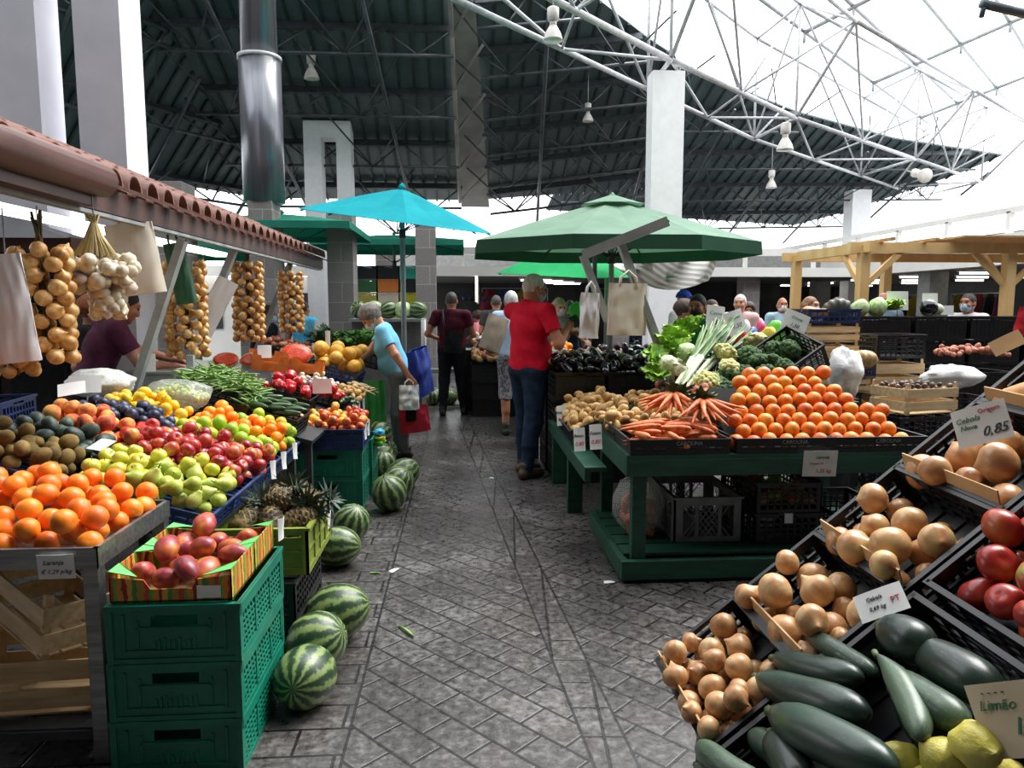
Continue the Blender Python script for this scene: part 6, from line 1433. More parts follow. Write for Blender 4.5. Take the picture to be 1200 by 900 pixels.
def garlic():
    t = thing('garlic_bunch', 'big bunch of white and purple garlic bulbs hanging from the stall roof', 'garlic', aty(112, 300, 3.55)); R = random.Random(9); gm = [round_mesh(R0, m_garlic, 'garlic_bulb', .85, -.55, 0, 7, .07, .06, seed=i) for i in range(3)]
    n = 0
    for i in range(64):
        a = i*2.4; q = math.sqrt((i+.5)/64); p = Vector((.165*q*math.cos(a), .12*q*math.sin(a), -.03-.05*(1-q)+R.uniform(-.08, .05)-.03*q))
        obj('garlic_bulb', gm[i % 3], t, p, (R.uniform(1.2, 2.2), R.uniform(-.7, .7), R.uniform(-1, 1)+PI), scale=R.uniform(.75, .98)); n += 1
    for i in range(26):
        a = i*2.4; p = Vector((.045+.055*math.cos(a), .05*math.sin(a), -.16-.0045*i))
        obj('garlic_bulb', gm[i % 3], t, p, (R.uniform(1.2, 2.2), R.uniform(-.7, .7), R.uniform(0, 6)), scale=R.uniform(.7, .9))
    mb = MB()
    for k in range(26): a = k*2.4; mb.tube([(.09*math.cos(a), .07*math.sin(a), 0), (.035*math.cos(a), .03*math.sin(a), .09), (.012*math.cos(a), .01*math.sin(a), .15), (.03*math.cos(a*2), .02*math.sin(a), .19)], [.006, .005, .004, .003], 5)
    mb.build('dry_stalks', mat('straw_stalk', 'b8a26c', 'd2c090', rough=.8), t); MB().tube([(0, 0, .15), (0, 0, .42)], .003, 5).build('string', m_gsteel, t)
garlic()
# bags hanging under the roof
m_tote = mat('canvas', 'ece4d0', 'f4eede', rough=.85, scale=5, bump=.15, bscale=150)
def flat_bag(p, w, h, d, rot, m, label, handles=True, seed=1, name='tote_bag', crumple=.012):
    t = thing(name, label, 'bag', p, rot); mb = MB(); nx, nz = 12, 12
    for sg in (-1, 1):
        rows = []
        for j in range(nz+1):
            v = j/nz; row = []
            for i in range(nx+1):
                s = i/nx*2-1; bul = d/2*(1-s**4)*(.25+.75*math.sin(PI*min(1, .15+.85*(1-v))*.6)); row.append((s*w/2*(1-.04*v), sg*bul+crumple*fbm((s*2, v*3, sg), 1.4, seed), -h*(1-v)))
            rows.append(row if sg < 0 else row[::-1])
        mb.sheet(rows, .003)
    mb.build('bag_body', m, t)
    if handles:
        for sg in (-1, 1): MB().tube([(-w*.22, sg*.01, -.03), (-w*.18, sg*.012, h*.12), (0, sg*.005, h*.24), (w*.18, sg*.012, h*.12), (w*.22, sg*.01, -.03)], .008, 6).build('handle', m, t)
    return t
flat_bag(aty(150, 262, 4.3), .26, .40, .08, (0, rad(-8), rad(10)), m_tote, 'cream cloth bag hanging behind the garlic bunch'); flat_bag(aty(203, 285, 5.2), .14, .42, .06, (0, rad(-10), rad(20)), mat('dark_green_bag', '1e4a30', '2a5c3c', rough=.6), 'dark green bag hanging between the garlic and the wide onion braid')
m_wplas = mat('white_plastic_bag', 'eeeef0', 'f6f6f6', rough=.35, bump=.2, bscale=20)
flat_bag(aty(0, 298, 3.1), .15, .44, .03, (0, rad(-6), rad(15)), m_wplas, 'stack of white plastic carrier bags hanging beside the thick onion braid', False); 
flat_bag(aty(268, 328, 6.0), .17, .62, .04, (0, rad(28), rad(15)), m_wplas, 'slanting stack of white paper bags on the second steel bracket', False, 5)
# scale on the vendor's counter
t = thing('weighing_scale', 'grey weighing scale with a display on the vendor counter', 'scale', aty(192, 440, 5.25)); sz = t.location.z
MB().box((-.05, 0, -.04), (.36, .3, .12)).build('scale_body', m_gsteel, t, bevel=.01); MB().box((-.05, 0, .03), (.38, .32, .015)).build('weighing_plate', m_steel, t); MB().box((.17, .05, .02), (.05, .04, .24)).build('display_post', m_gsteel, t)
mb = MB(); mb.box((.20, 0, -.02), (.18, .2, .12), (0, rad(10), 0)); mb.build('price_display', m_gsteel, t)
t2 = thing('counter', 'grey vendor counter behind the fruit trays', 'counter', (t.location.x-.06, 5.25, 0)); MB().box((.12, 0, (sz-.1)/2), (.26, .36, sz-.1)).build('cabinet', m_gsteel, t2); MB().box((.02, 0, sz-.11), (.56, .36, .02)).build('counter_top', m_steel, t2)
card(aty(172, 425, 5.0), .11, .12, 'white card fixed to the first steel bracket above the milky bag', rot=(rad(85), 0, rad(8))); card(aty(236, 432, 5.3), .10, .12, 'white card leaning beside the scale display', rot=(rad(80), rad(12), rad(8)))
# dark kiosk
t = thing('kiosk', 'dark kiosk with a low peaked roof and glazed front behind the vendors', 'kiosk', (-4.2, 6.42, 0)); m_kg = mat('dark_glass', '14171a', '1f2327', rough=.12)
MB().bx(-.85, .90, 0, .48, 0, 2.0).build('kiosk_wall', mat('kiosk_brown', '2c211e', '382a26', rough=.6), t)
for x in (-.55, .05, .62): MB().box((x, -.01, 1.0), (.48, .02, 1.7)).build('glazed_panel', m_kg, t); 
mb = MB(); mb.add([(-1.0, -.15, 2.10), (1.0, -.15, 2.10), (1.0, .51, 2.10), (-1.0, .51, 2.10), (.25, .2, 2.34)], [(0, 1, 4), (1, 2, 4), (2, 3, 4), (3, 0, 4), (3, 2, 1, 0)]); mb.build('peaked_roof', m_bd, t); MB().box((0, .18, 2.05), (2.0, .62, .12)).build('eaves_band', m_brown, t)
# ================================================================ parasols
def parasol(loc, rx, n, za, ze, val, m, label, tilt=(0, 0, 0), rot0=0, ry=None, mv=None, finial=True, vent=False, pole_r=.025, pole_to=None):
    ry = ry or rx; t = thing('parasol', label, 'parasol', loc); t2 = bpy.data.objects.new('canopy_frame', None); T = Matrix.Translation((0, 0, za)) @ Euler(tilt).to_matrix().to_4x4() @ Matrix.Translation((0, 0, -za))
    bpy.data.objects.remove(t2)
    mb = MB(); K = 6; per = 4
    def P(f, a):
        # polygon radius with straight edges between ribs and a slight sag between them
        s = (a-rot0) % (2*PI/n); h = PI/n; rr = math.cos(h)/math.cos(s-h); k = 1-abs(s-h)/h
        return Vector((rx*f*rr*math.cos(a), ry*f*rr*math.sin(a), za-(za-ze)*f**1.08-.03*k*math.sin(PI*f)))
    N = n*per
    vs = [Vector((0, 0, za))]; fs = []
    for j in range(1, K+1): vs += [P(j/K, rot0+2*PI*i/N) for i in range(N)]
    for i in range(N): fs.append((0, 1+i, 1+(i+1) % N))
    for j in range(K-1):
        for i in range(N): fs.append((1+j*N+i, 1+(j+1)*N+i, 1+(j+1)*N+(i+1) % N, 1+j*N+(i+1) % N))
    mb.add(vs, fs, False)
    o = mb.xf(T).build('canopy', m, t); so = o.modifiers.new('s', 'SOLIDIFY'); so.thickness = .006
    if val:
        mb = MB(); r0 = [P(1, rot0+2*PI*i/N) for i in range(N+1)]; mb.sheet([r0, [p+Vector((0, 0, -val))+Vector((p.x, p.y, 0))*.006 for p in r0]], .004, False); mb.xf(T).build('valance', mv or m, t)
    for i in range(n):
        a = rot0+2*PI*i/n; rb_ = MB().tube([P(.03, a)-Vector((0, 0, .03)), P(.98, a)-Vector((0, 0, .03))], .010, 5).xf(T).build('rib', m_dsteel, t); MB().tube([(0, 0, za-.55), P(.5, a)-Vector((0, 0, .04))], .008, 5).xf(T).build('strut', m_dsteel, rb_)
    MB().tube([(0, 0, .05), (0, 0, za-.02)], pole_r, 12).build('pole', m_gsteel, t); MB().lathe([(.04, za-.6), (.045, za-.5)], 10).build('hub', m_dsteel, t); MB().lathe([(.23, .0), (.23, .05), (.05, .07), (.04, .3), (.03, .3)], 18).build('base', m_dsteel, t)
    if vent:
        mb = MB(); vs = [Vector((0, 0, za+.05))]+[Vector((rx*.22*math.cos(a), ry*.22*math.sin(a), za-(za-ze)*.16+.02)) for a in [rot0+2*PI*i/n for i in range(n)]]; mb.add(vs, [(0, 1+i, 1+(i+1) % n) for i in range(n)]); o = mb.xf(T).build('vent_cap', m, t); so = o.modifiers.new('s', 'SOLIDIFY'); so.thickness = .005
    if finial: MB().lathe([(.02, za), (.05, za+.015), (.03, za+.04), (.004, za+.07)], 10).xf(T).build('finial', m, t)
    return t
def cloth(name, c, c2, rough=.8):
    m, t = base(name, rough, 0, .2); t.col(t.ramp(t.noise(t.coord(), 3, 3), [(.3, c), (.7, c2)]))
    tr = t.n('ShaderNodeBsdfTranslucent'); tr.inputs[0].default_value = rgba(c2); mx = t.n('ShaderNodeMixShader'); mx.inputs[0].default_value = .45
    t.l(t.b.outputs[0], mx.inputs[1]); t.l(tr.outputs[0], mx.inputs[2]); t.l(mx.outputs[0], t.out.inputs[0]); return m
m_teal = cloth('teal_canvas', '0aa0ae', '18b6c0'); m_dkg = cloth('dark_green_canvas', '86a892', '9cbaa6'); m_brg = cloth('bright_green_canvas', '28b068', '3cc47c'); m_bgt = cloth('bottle_green_canvas', '2a8470', '3a9a84')
parasol((aty(472, 300, 9.2).x, 9.2, 0), 1.20, 8, 2.98, 2.58, .0, m_teal, 'teal parasol with a grey pole behind the woman in blue', tilt=(rad(6), rad(7), 0), rot0=rad(10), pole_r=.032)
parasol((1.44, 6.96, 0), 1.40, 8, 2.55, 2.13, .12, m_dkg, 'large faded green parasol over the canvas tote bags', rot0=rad(22.5), vent=True, ry=1.1, mv=cloth('green_valance', '3a6650', '4a785e'))
parasol((2.0, 10.0, 0), 1.55, 6, 2.66, 2.0, .0, m_brg, 'bright green parasol behind the large faded one', rot0=rad(10), tilt=(rad(5), 0, 0))
parasol((-2.75, 11.6, 0), 1.7, 4, 2.95, 2.72, .10, m_bgt, 'bottle green square parasol beside the steel flue', rot0=rad(45)); parasol((-1.3, 14.5, 0), 1.9, 4, 2.92, 2.72, .10, m_bgt, 'bottle green square parasol behind the teal one', rot0=rad(45)); parasol((-5.2, 14.8, 0), 1.9, 4, 2.9, 2.6, .10, m_bgt, 'bottle green square parasol far behind the onion braids', rot0=rad(45))
# grey steel bag hanger and tote bags
t = thing('bag_hanger', 'grey angled steel frame holding up the tote bags', 'frame', (0, 0, 0)); Yh = 5.45
h0, h1, h2, h3, h4 = aty(683, 299, Yh), aty(783, 259, Yh-.15), aty(726, 282, Yh), aty(775, 412, Yh-.1), aty(712, 376, Yh)
MB().beam(h0, h1, .05, .07).build('upper_bar', m_gsteel, t); h3b = h2+(h3-h2)*1.5; MB().beam(h2, h3b, .05, .09, (0, 1, 0)).build('slanting_post', m_gsteel, t); MB().beam(h0, h4, .05, .07, (0, 1, 0)).build('brace', m_gsteel, t); MB().tube([h1, h1+Vector((.0, .3, -.02))], .012, 6).build('pin', m_dsteel, t); MB().beam(aty(697, 294, 5.7), aty(697, 375, 5.7), .03, .03).build('back_post', m_dsteel, t)
flat_bag(aty(736, 332, 5.35), .30, .385, .05, (0, rad(1), rad(4)), m_tote, 'cream canvas tote bag hanging under the large green parasol', True, 2, crumple=.02); flat_bag(aty(692, 343, 5.4), .15, .34, .08, (0, rad(2), rad(8)), m_wplas, 'white plastic carrier bag hanging beside the canvas tote', True, 3, crumple=.035)
# striped awning cloth
def stripe_cloth():
    m, t = base('striped_cloth', .85); sx = t.n('ShaderNodeSeparateXYZ'); t.l(t.coord(), sx.inputs[0]); f = t.math('FRACT', t.math('MULTIPLY', t.math('ADD', sx.outputs[2], t.math('MULTIPLY', sx.outputs[0], .35)), 14)); t.col(t.ramp(f, [(0, 'bcb8b2'), (.5, 'eceae4')], 'CONSTANT')); return m
mb = MB(); rows = []
for j in range(10):
    v_ = j/9; rows.append([aty(700+15.5*i+6*v_, 296-0*i+(6+34*math.sin(PI*i/10)**1.0)*v_+(8 if i < 9 else -18)*v_*(i/10), 8.6+.25*math.sin(i*1.1+3*v_)) for i in range(11)])
mb.sheet(rows, .006); mb.build('awning_cloth', stripe_cloth(), None, label='grey and white striped awning cloth sagging behind the green parasols', cat='awning')
# ---- coloured crates behind the teal parasol and the melon counter
def ccrate(c): return crate_mesh(.385, .40, .235, mat('crate_'+c, c, rough=.5), ns=2, nv=8, panel=True, name='plastic_crate')
stacks = [(-1.74, ['4a6a3a', '2f5a34', 'b8ae58', '3a6a44', '20242a']), (-1.34, ['3c3a36', 'c8a23a', 'dcd0c0', 'd8803a', '1c1e22']), (-.945, ['3a3f44', '2c3034', 'c8c832', '24282c', '22b8a0']), (-2.14, ['2a4a34', '56702c', '9aa83a'])]
for i, (x, cs) in enumerate(stacks):
    for k, c in enumerate(cs): crate(ccrate(c), 'plastic_crate', ('lowest', 'second', 'third', 'fourth', 'topmost')[k if k < len(cs)-1 else 4]+' coloured crate in the stack '+('with a black top beside the stone column', 'with orange and white crates', 'with a turquoise top', 'with yellow green crates')[i], (x, 13.78, 1.06+.245*k+(.24 if len(cs) < 5 else 0)))
mb = MB(); mb.bx(-2.6, -.62, 13.54, 14.0, 0, 1.05); mb.build('stone_bench', m_stone, None, label='stone ledge carrying the coloured crates', cat='ledge')
t = thing('market_counter', 'grey counter with pale melons behind the woman in blue', 'counter', (-1.06, 10.8, 0)); MB().box((0, 0, .66), (1.0, .6, 1.32)).build('cabinet', mat('stone_counter', '6a6866', '7c7876', rough=.8), t); MB().box((0, -.05, 1.34), (1.06, .7, .04)).build('counter_top', m_gsteel, t)
MB().tube([(.52, -.4, 0), (.52, -.4, 1.35)], .035, 8).build('white_post', m_bw, t); MB().box((.72, -.4, .62), (.45, .06, .06)).build('white_rail', m_bw, t)
for k in range(5): obj('melon', sm(MB().sphere((0, 0, 0), .13, 16, 12, (1, 1, 1.15)), m_cabb if k % 2 else m_wmelon, 'melon'), None, (-1.48+.21*k, 10.72, 1.36+.125), (1.3, .3*k, k), label='pale green melon on the counter behind the woman in blue', cat='melon', group='melons on the far counter')
for k in range(9): obj('watermelon', wm_me[2], None, (-.45+.25*(k % 5), 11.3+.25*(k//5), .125+.0*(k//5)), (k, .5*k, 0), label='watermelon on the floor beyond the man in maroon', cat='watermelon', group='far watermelons', scale=.125)
# far stall to the right of the man in maroon
for i in range(2):
    for k in range(3): crate(cr_au, 'black_crate', 'black crate '+('lowest', 'middle', 'topmost')[k]+' under the far onions '+('beside the man in maroon', 'beside the man with the beige bag')[i], (.36+.46*i, 10.3, .245*k))
sp = drop(.9, .5, .04, 70, lambda a, b: .10*(b+.25)*2+.05, zlim=.12, seed=160); heap(Matrix.Translation((.58, 10.3, .70)), sp, g_spud+g_pot, 'potato', 'potato in the far heap beside the man in maroon', 'potato', 'far potatoes', R0, seed=3)
sp = drop(.8, .4, .045, 40, lambda a, b: .12*(1-(a/.5)**2), zlim=.12, seed=161); q = MB().box((.5, 10.9, .45), (.9, .5, .9)); q.build('stall_box', m_blk, None, label='dark box under the pale garlic heap of the far stall', cat='box'); heap(Matrix.Translation((.5, 10.9, .91)), sp, g_gar+g_turn, 'garlic_bulb', 'pale bulb in the far heap behind the potatoes', 'garlic', 'far pale bulbs', R0, seed=3)
# bright packets behind the brassicas, red bag at the frame edge, litter
R = random.Random(44)
t = thing('market_table', 'table of bright packets behind the cauliflowers', 'table', (3.42, 7.8, 0)); MB().box((0, 0, 1.10), (1.1, .5, .03)).build('table_top', m_dsteel, t)
for sx in (-1, 1):
    for sy in (-1, 1): MB().box((sx*.5, sy*.2, .55), (.05, .05, 1.08)).build('leg', m_dsteel, t)
for k, c in enumerate(['d83a2a', '2a62c8', 'f0d43a', '3aa83a', 'e8e8e4', 'e0702a', '2a8ac8', 'd8d8d4', 'c83a6a', '6ac83a', 'f0e8a0', '3a52b8']):
    mb = MB().sphere((0, 0, 0), .10, 12, 8, (1, .5, 1.1), fn=lambda p: 1+.2*fbm(p, 2.2, k)); mb.build('packet', mat('packet_'+c, c, rough=.35), None, loc=(2.98+.175*(k % 6), 7.68+.23*(k//6), 1.215+.06*(k//6)), rot=(0, 0, k), label='bright plastic packet behind the cauliflowers and broccoli', cat='packet', group='bright packets')
flat_bag(aty(1206, 362, 5.2), .16, .20, .06, (0, rad(12), 0), mat('red_bag', 'c01822', 'd22430', rough=.5), 'red bag hanging at the edge above the butternut squashes', False)
mb = MB(); mb.tube([atz(467, 733, .006), atz(474, 737, .012), atz(479, 741, .012), atz(485, 746, .008)], [.003, .007, .008, .004], 8); mb.build('bean_pod', m_bean, None, label='stray pale green pod lying on the paving', cat='bean pod')
for i, (px, py) in enumerate(((440, 671), (566, 558), (576, 560), (714, 682), (462, 668))): 
    p = atz(px, py, .004); mb = MB(); mb.sheet([[(-.03+.02*i_, .012*j_-.012, .004*math.sin(i_+j_)) for i_ in range(4)] for j_ in range(3)], .002); mb.build('litter_scrap', [m_leaf, m_lettuce, m_white, m_paper, m_paper][i], None, loc=p, rot=(0, 0, i), label=['green leaf scrap on the paving beside the watermelons', 'bright leaf scrap on the floor strip', 'second leaf scrap on the floor strip, paler', 'white paper scrap on the paving below the green table', 'white paper scrap on the paving near the watermelons'][i], cat='scrap')
# ================================================================ PEOPLE
m_skin = {k: fruit_mat('skin_'+k, st, scale=.6, rough=.55, spec=.35) for k, st in (('a', [(.3, 'c08468'), (.6, 'd09a80'), (.85, 'd8a890')]), ('b', [(.3, 'a86a4e'), (.6, 'bb8064'), (.85, 'c8917a')]))}
def fab(name, c, c2=None, rough=.85, scale=14): return mat('fabric_'+name, c, c2 or c, rough=rough, scale=scale, bump=.25, bscale=9, bd=.02, spec=.15)
def hairm(name, c, c2=None): return mat('hair_'+name, c, c2, rough=.6, scale=18, stretch=(3, 3, .6), bump=.8, bscale=55, bd=.008)
m_eye = mat('eye', '1c1512', rough=.15); m_maskb = mat('blue_mask', 'a8cce0', 'bcdcec', rough=.7); m_maskw = mat('white_mask', 'd4d8dc', 'e6e8ea', rough=.7); m_maskk = mat('black_mask', '0e0e10', '18181a', rough=.6)
def rotx(v, a): c, s = math.cos(a), math.sin(a); return np.array([v[0], v[1]*c-v[2]*s, v[1]*s+v[2]*c])
def person(label, loc, face, H=1.72, lean=0, vox=.008, skin='a', top=None, sleeve=.55, collar=0, bottom=None, leg=1.0, shoe='2a2420', hair=None, hairstyle='short', mask=None, hands=None, head=(0, 0), belly=0, bust=0, wide=1.0, curl=.5, feet=None, hem=.90, side=0, cat='person', straps=True):
    """face: world direction faced; hands: {'L'/'R': world wrist point}; lean: degrees forward; head: (pitch down, yaw to own left) degrees"""
    s = H/1.75; rz = math.atan2(-face[0], face[1]); root = bpy.data.objects.new('person', None); 
    Mi = (Matrix.Translation(Vector(loc)) @ Matrix.Rotation(rz, 4, 'Z') @ Matrix.Scale(s, 4)).inverted()
    la = -rad(lean); pv = np.array([0, 0, .93])
    def up(p):
        q = rotx(np.array(p, float)-pv, la); c, sn = math.cos(rad(side)), math.sin(rad(side)); q = np.array([q[0]*c+q[2]*sn, q[1], -q[0]*sn+q[2]*c]); return q+pv
    RT = np.stack([up(np.array(e)+pv)-pv for e in ((1, 0, 0), (0, 1, 0), (0, 0, 1))], 1)
    waist, chest, neck, hc = up((0, .0, 1.10)), up((0, -.005, 1.29)), up((0, -.015, 1.47)), up((0, .015, 1.625))
    hp, hy = rad(head[0]), rad(head[1]); Rp = np.array([[1, 0, 0], [0, math.cos(hp), math.sin(hp)], [0, -math.sin(hp), math.cos(hp)]]); Ry = np.array([[math.cos(hy), -math.sin(hy), 0], [math.sin(hy), math.cos(hy), 0], [0, 0, 1]])
    RH = RT@Ry@Rp; nb = up((0, -.01, 1.52)); hc = nb+RH@np.array([0, .025, .105])
    Hh = lambda p: hc+RH@np.array(p, float)
    W = wide; J = {}
    for k, sg in (('L', -1), ('R', 1)):
        sh = up((sg*.185*W, -.01, 1.425)); J['sh'+k] = sh
        if hands and k in hands:
            w = np.array(Mi @ Vector(hands[k])); L1, L2 = .30, .27; d = w-sh; D = np.linalg.norm(d)
            if D > (L1+L2)*.985: w = sh+d/D*(L1+L2)*.985; d = w-sh; D = np.linalg.norm(d)
            a = (L1*L1-L2*L2+D*D)/(2*D); h = math.sqrt(max(L1*L1-a*a, 0)); pole = np.array([sg*.5, -.5, -.8]); pole -= d/D*(pole@d)/D; pole /= np.linalg.norm(pole); el = sh+d/D*a+pole*h
        else: el = up((sg*.245*W, -.03, 1.14)); w = up((sg*.25*W, .06, .885)); el[2] = sh[2]-.29; w = el+np.array([sg*.01, .07, -.25])
        J['el'+k], J['wr'+k] = el, w
        f = (feet or {}).get(k, (0, 0)); hip = np.array([sg*.09, 0, .90]); ank = np.array([sg*.10+f[0], f[1]-.02, .085]); kn = (hip+ank)/2+np.array([0, .03+.03*abs(f[1]), .0]); J['hip'+k], J['kn'+k], J['an'+k] = hip, kn, ank
    def torso(S, g, k=.05, clip=()):
        S.ell((0, -.005, .95), (.165*W, .115, .13), k, clip, grow=g); S.ell(waist, (.145*W, .105+belly*.3, .17), k, clip, RT, g); S.ell(chest, (.165*W, .115, .18), k, clip, RT, g)
        if belly: S.ell(up((0, .05, 1.07)), (.14*W, .08+belly, .14), .06, clip, RT, g)
        if bust:
            for sg in (-1, 1): S.ell(up((sg*.075, .085, 1.25)), (.07, .06, .07), .05, clip, RT, g)
        for k2 in 'LR': S.cone(up((0, -.02, 1.44)), J['sh'+k2], .062, .056, .04, clip, g)
    def arm(S, k2, g, f0=1, fore=True, k=.025):
        a, b = J['sh'+k2], J['el'+k2]; e = a+(b-a)*min(1, f0); n = (b-a)/np.linalg.norm(b-a); cl = [(e, n)] if f0 < 1 else []
        S.cone(a, b, .056, .043, k, cl, g)
        if fore: S.cone(b, J['wr'+k2], .043, .028, .02, (), g)
    def legs(S, k2, g, k=.03, clip=()):
        h, kn, an = J['hip'+k2], J['kn'+k2], J['an'+k2]; S.cone(h, kn, .092, .06, k, clip, g); S.cone(kn, an, .058, .038, k, clip, g); S.cone(kn+(an-kn)*.15+np.array([0, -.02, 0]), kn+(an-kn)*.5+np.array([0, -.015, 0]), .045, .045, .03, clip, g)
    # body
    S_ = SDF(vox/s); torso(S_, 0)
    S_.cone(neck-RT@np.array([0, 0, .04]), nb+RH@np.array([0, .005, .03]), .058, .052, .03)
    S_.ell(hc, (.076, .095, .115), .03, R=RH); S_.ell(Hh((0, .028, -.07)), (.056, .066, .055), .03, R=RH); S_.ell(Hh((0, .08, -.102)), (.022, .016, .016), .02, R=RH)
    S_.cone(Hh((0, .094, .02)), Hh((0, .112, -.028)), .010, .014, .012); S_.ell(Hh((0, .104, -.034)), (.02, .012, .01), .01, R=RH)
    S_.ell(Hh((0, .082, .036)), (.055, .018, .014), .02, R=RH); S_.ell(Hh((0, .092, -.064)), (.024, .012, .010), .012, R=RH)
    for sg in (-1, 1):
        S_.ell(Hh((sg*.033, .101, .010)), (.018, .014, .012), .008, R=RH, sign=-1); S_.ell(Hh((sg*.079, -.008, -.012)), (.012, .024, .034), .010, R=RH); S_.ell(Hh((sg*.045, .07, -.03)), (.025, .025, .025), .02, R=RH)
    for k2, sg in (('L', -1), ('R', 1)):
        arm(S_, k2, 0); legs(S_, k2, 0); an = J['an'+k2]
        S_.cone(an+np.array([0, -.03, -.045]), an+np.array([0, .15, -.055]), .038, .028, .03, [((0, 0, .004), (0, 0, -1))])
        # hand: palm, four fingers, thumb
        w = J['wr'+k2]; d = w-J['el'+k2]; d /= np.linalg.norm(d); inn = np.array([-sg, .1, -.25]) if abs(d[2]) > .6 else np.array([-.2*sg, 0, -1.]); n = inn-d*(inn@d); n /= np.linalg.norm(n); t_ = np.cross(n, d)*sg
        if t_@np.array([0, 1, .4]) < 0: t_ = -t_
        for i in range(4):
            off = (1.5-i)*.021; kk = w+d*(.092-.006*abs(i-1.2))+t_*off; S_.cone(w+t_*off*.55+d*.005, kk, .016, .0125, .012)
            p = kk; q = d.copy(); L = (.042, .047, .044, .034)[i]
            for j in range(3):
                an_ = curl*(.35+.45*j*.6)*(1+.08*i); q2 = q*math.cos(an_)+n*math.sin(an_); q2 /= np.linalg.norm(q2); e = p+q2*L*(1, .65, .5)[j]; S_.cone(p, e, .0105-.001*j, .0098-.001*j, .002); p, q = e, q2; n_ = n
        p0 = w+d*.03+t_*.024; p1 = p0+d*.032+t_*.026+n*.008; p2 = p1+d*.030+t_*.006+n*.012; S_.cone(p0, p1, .015, .0125, .01); S_.cone(p1, p2, .012, .0095, .003)
    me = S_.mesh('body'); me.materials.append(m_skin[skin])
    o = obj('person', me, None, loc, (0, 0, rz), label=label, cat=cat, scale=s)
    def child(n, S2, m, cuts=()): me2 = S2.mesh(n, cuts=cuts); me2.materials.append(m); return obj(n, me2, o)
    if top is not None:
        S2 = SDF(vox/s); torso(S2, .014)
        for k2 in 'LR': arm(S2, k2, .016, sleeve, sleeve >= 1)
        if sleeve >= 1: pass
        hz_ = hem; S2.ell(up((0, .012, 1.56)), (.080, .088, .085), .008, R=RT, sign=-1); child('shirt', S2, top, [(np.array([0, 0, hz_]), np.array([0, 0, -1.0]))])
        if collar:
            S3 = SDF(vox/s*.7); S3.cone(up((0, -.022, 1.44)), up((0, -.012, 1.505)), .078, .066, 0); child('collar', S3, top, [(up((0, 0, 1.505)), RT@np.array([0, .3, 1])/1.04), (up((0, 0, 1.44)), RT@np.array([0, 0, -1.]))])
    if bottom is not None:
        S2 = SDF(vox/s); S2.ell((0, -.005, .94), (.165*W, .118, .12), .05, grow=.010)
        for k2 in 'LR': legs(S2, k2, .017, .04)
        cuts = [(np.array([0, 0, .985]), np.array([0, 0, 1.]))]
        cuts.append((np.array([0, 0, .06 if leg >= 1 else .90-leg*.85]), np.array([0, 0, -1.]))); child('trousers' if leg >= 1 else 'shorts', S2, bottom, cuts)
    S2 = SDF(vox/s*.8)
    for k2 in 'LR':
        an = J['an'+k2]; S2.cone(an+np.array([0, -.035, -.042]), an+np.array([0, .155, -.052]), .048, .038, .02); S2.cone(an, an+np.array([0, -.01, .03]), .046, .048, .03)
    child('shoes', S2, mat('shoe_'+shoe, shoe, rough=.6), [(np.array([0, 0, .0]), np.array([0, 0, -1.]))])
    if hair is not None:
        S2 = SDF(vox/s*.8); nF = np.array([0, .78, -.62]); cl = [(Hh((0, .066, .052)), RH@nF)]
        if hairstyle == 'short': S2.ell(Hh((0, -.012, .022)), (.083, .10, .105), .02, cl+[(Hh((0, 0, -.055)), RH@np.array([0, .35, -1])/1.06)], RH)
        elif hairstyle == 'thin': S2.ell(Hh((0, -.014, .004)), (.081, .097, .112), .02, [(Hh((0, .03, .05)), RH@np.array([0, .93, -.36])), (Hh((0, 0, -.06)), RH@np.array([0, .3, -1])/1.05)], RH)
        elif hairstyle == 'bald': S2.ell(Hh((0, -.014, -.02)), (.080, .093, .07), .02, [(Hh((0, .0, -.02)), RH@np.array([0, 1., 0])), (Hh((0, 0, -.06)), RH@np.array([0, 0, -1.])), (Hh((0, 0, .03)), RH@np.array([0, 0, 1.]))], RH)
        elif hairstyle == 'full':
            S2.ell(Hh((0, -.018, .028)), (.096, .112, .112), .03, cl+[(Hh((0, 0, -.075)), RH@np.array([0, .3, -1])/1.05)], RH)
            rr = random.Random(3)
            for i in range(40):
                a = i*2.4; z = 1-1.15*(i+.5)/40; q = math.sqrt(max(0, 1-z*z)); S2.ell(Hh((.090*q*math.cos(a), -.018+.104*q*math.sin(a), .03+.108*z)), (.030, .030, .026), .035, cl, RH)
        elif hairstyle in ('long', 'tied'):
            S2.ell(Hh((0, -.014, .022)), (.086, .104, .106), .02, cl, RH)
            if hairstyle == 'long':
                for sg in (-1, 1): S2.cone(Hh((sg*.072, -.02, .0)), Hh((sg*.085, -.0, -.27)), .035, .03, .03); S2.cone(Hh((sg*.03, -.075, .0)), Hh((sg*.045, -.085, -.30)), .05, .04, .03)
            else: S2.ell(Hh((0, -.12, -.0)), (.035, .035, .04), .03, R=RH); S2.cone(Hh((0, -.07, -.02)), Hh((0, -.05, -.05)), .05, .04, .02)
        if hairstyle == 'cap': S2.ell(Hh((0, -.01, .03)), (.086, .104, .10), .02, [(Hh((0, 0, .03)), RH@np.array([0, 0, -1.]))], RH); S2.ell(Hh((0, .12, .04)), (.06, .065, .012), .01, R=RH)
        child('cap' if hairstyle == 'cap' else 'hair', S2, hair)
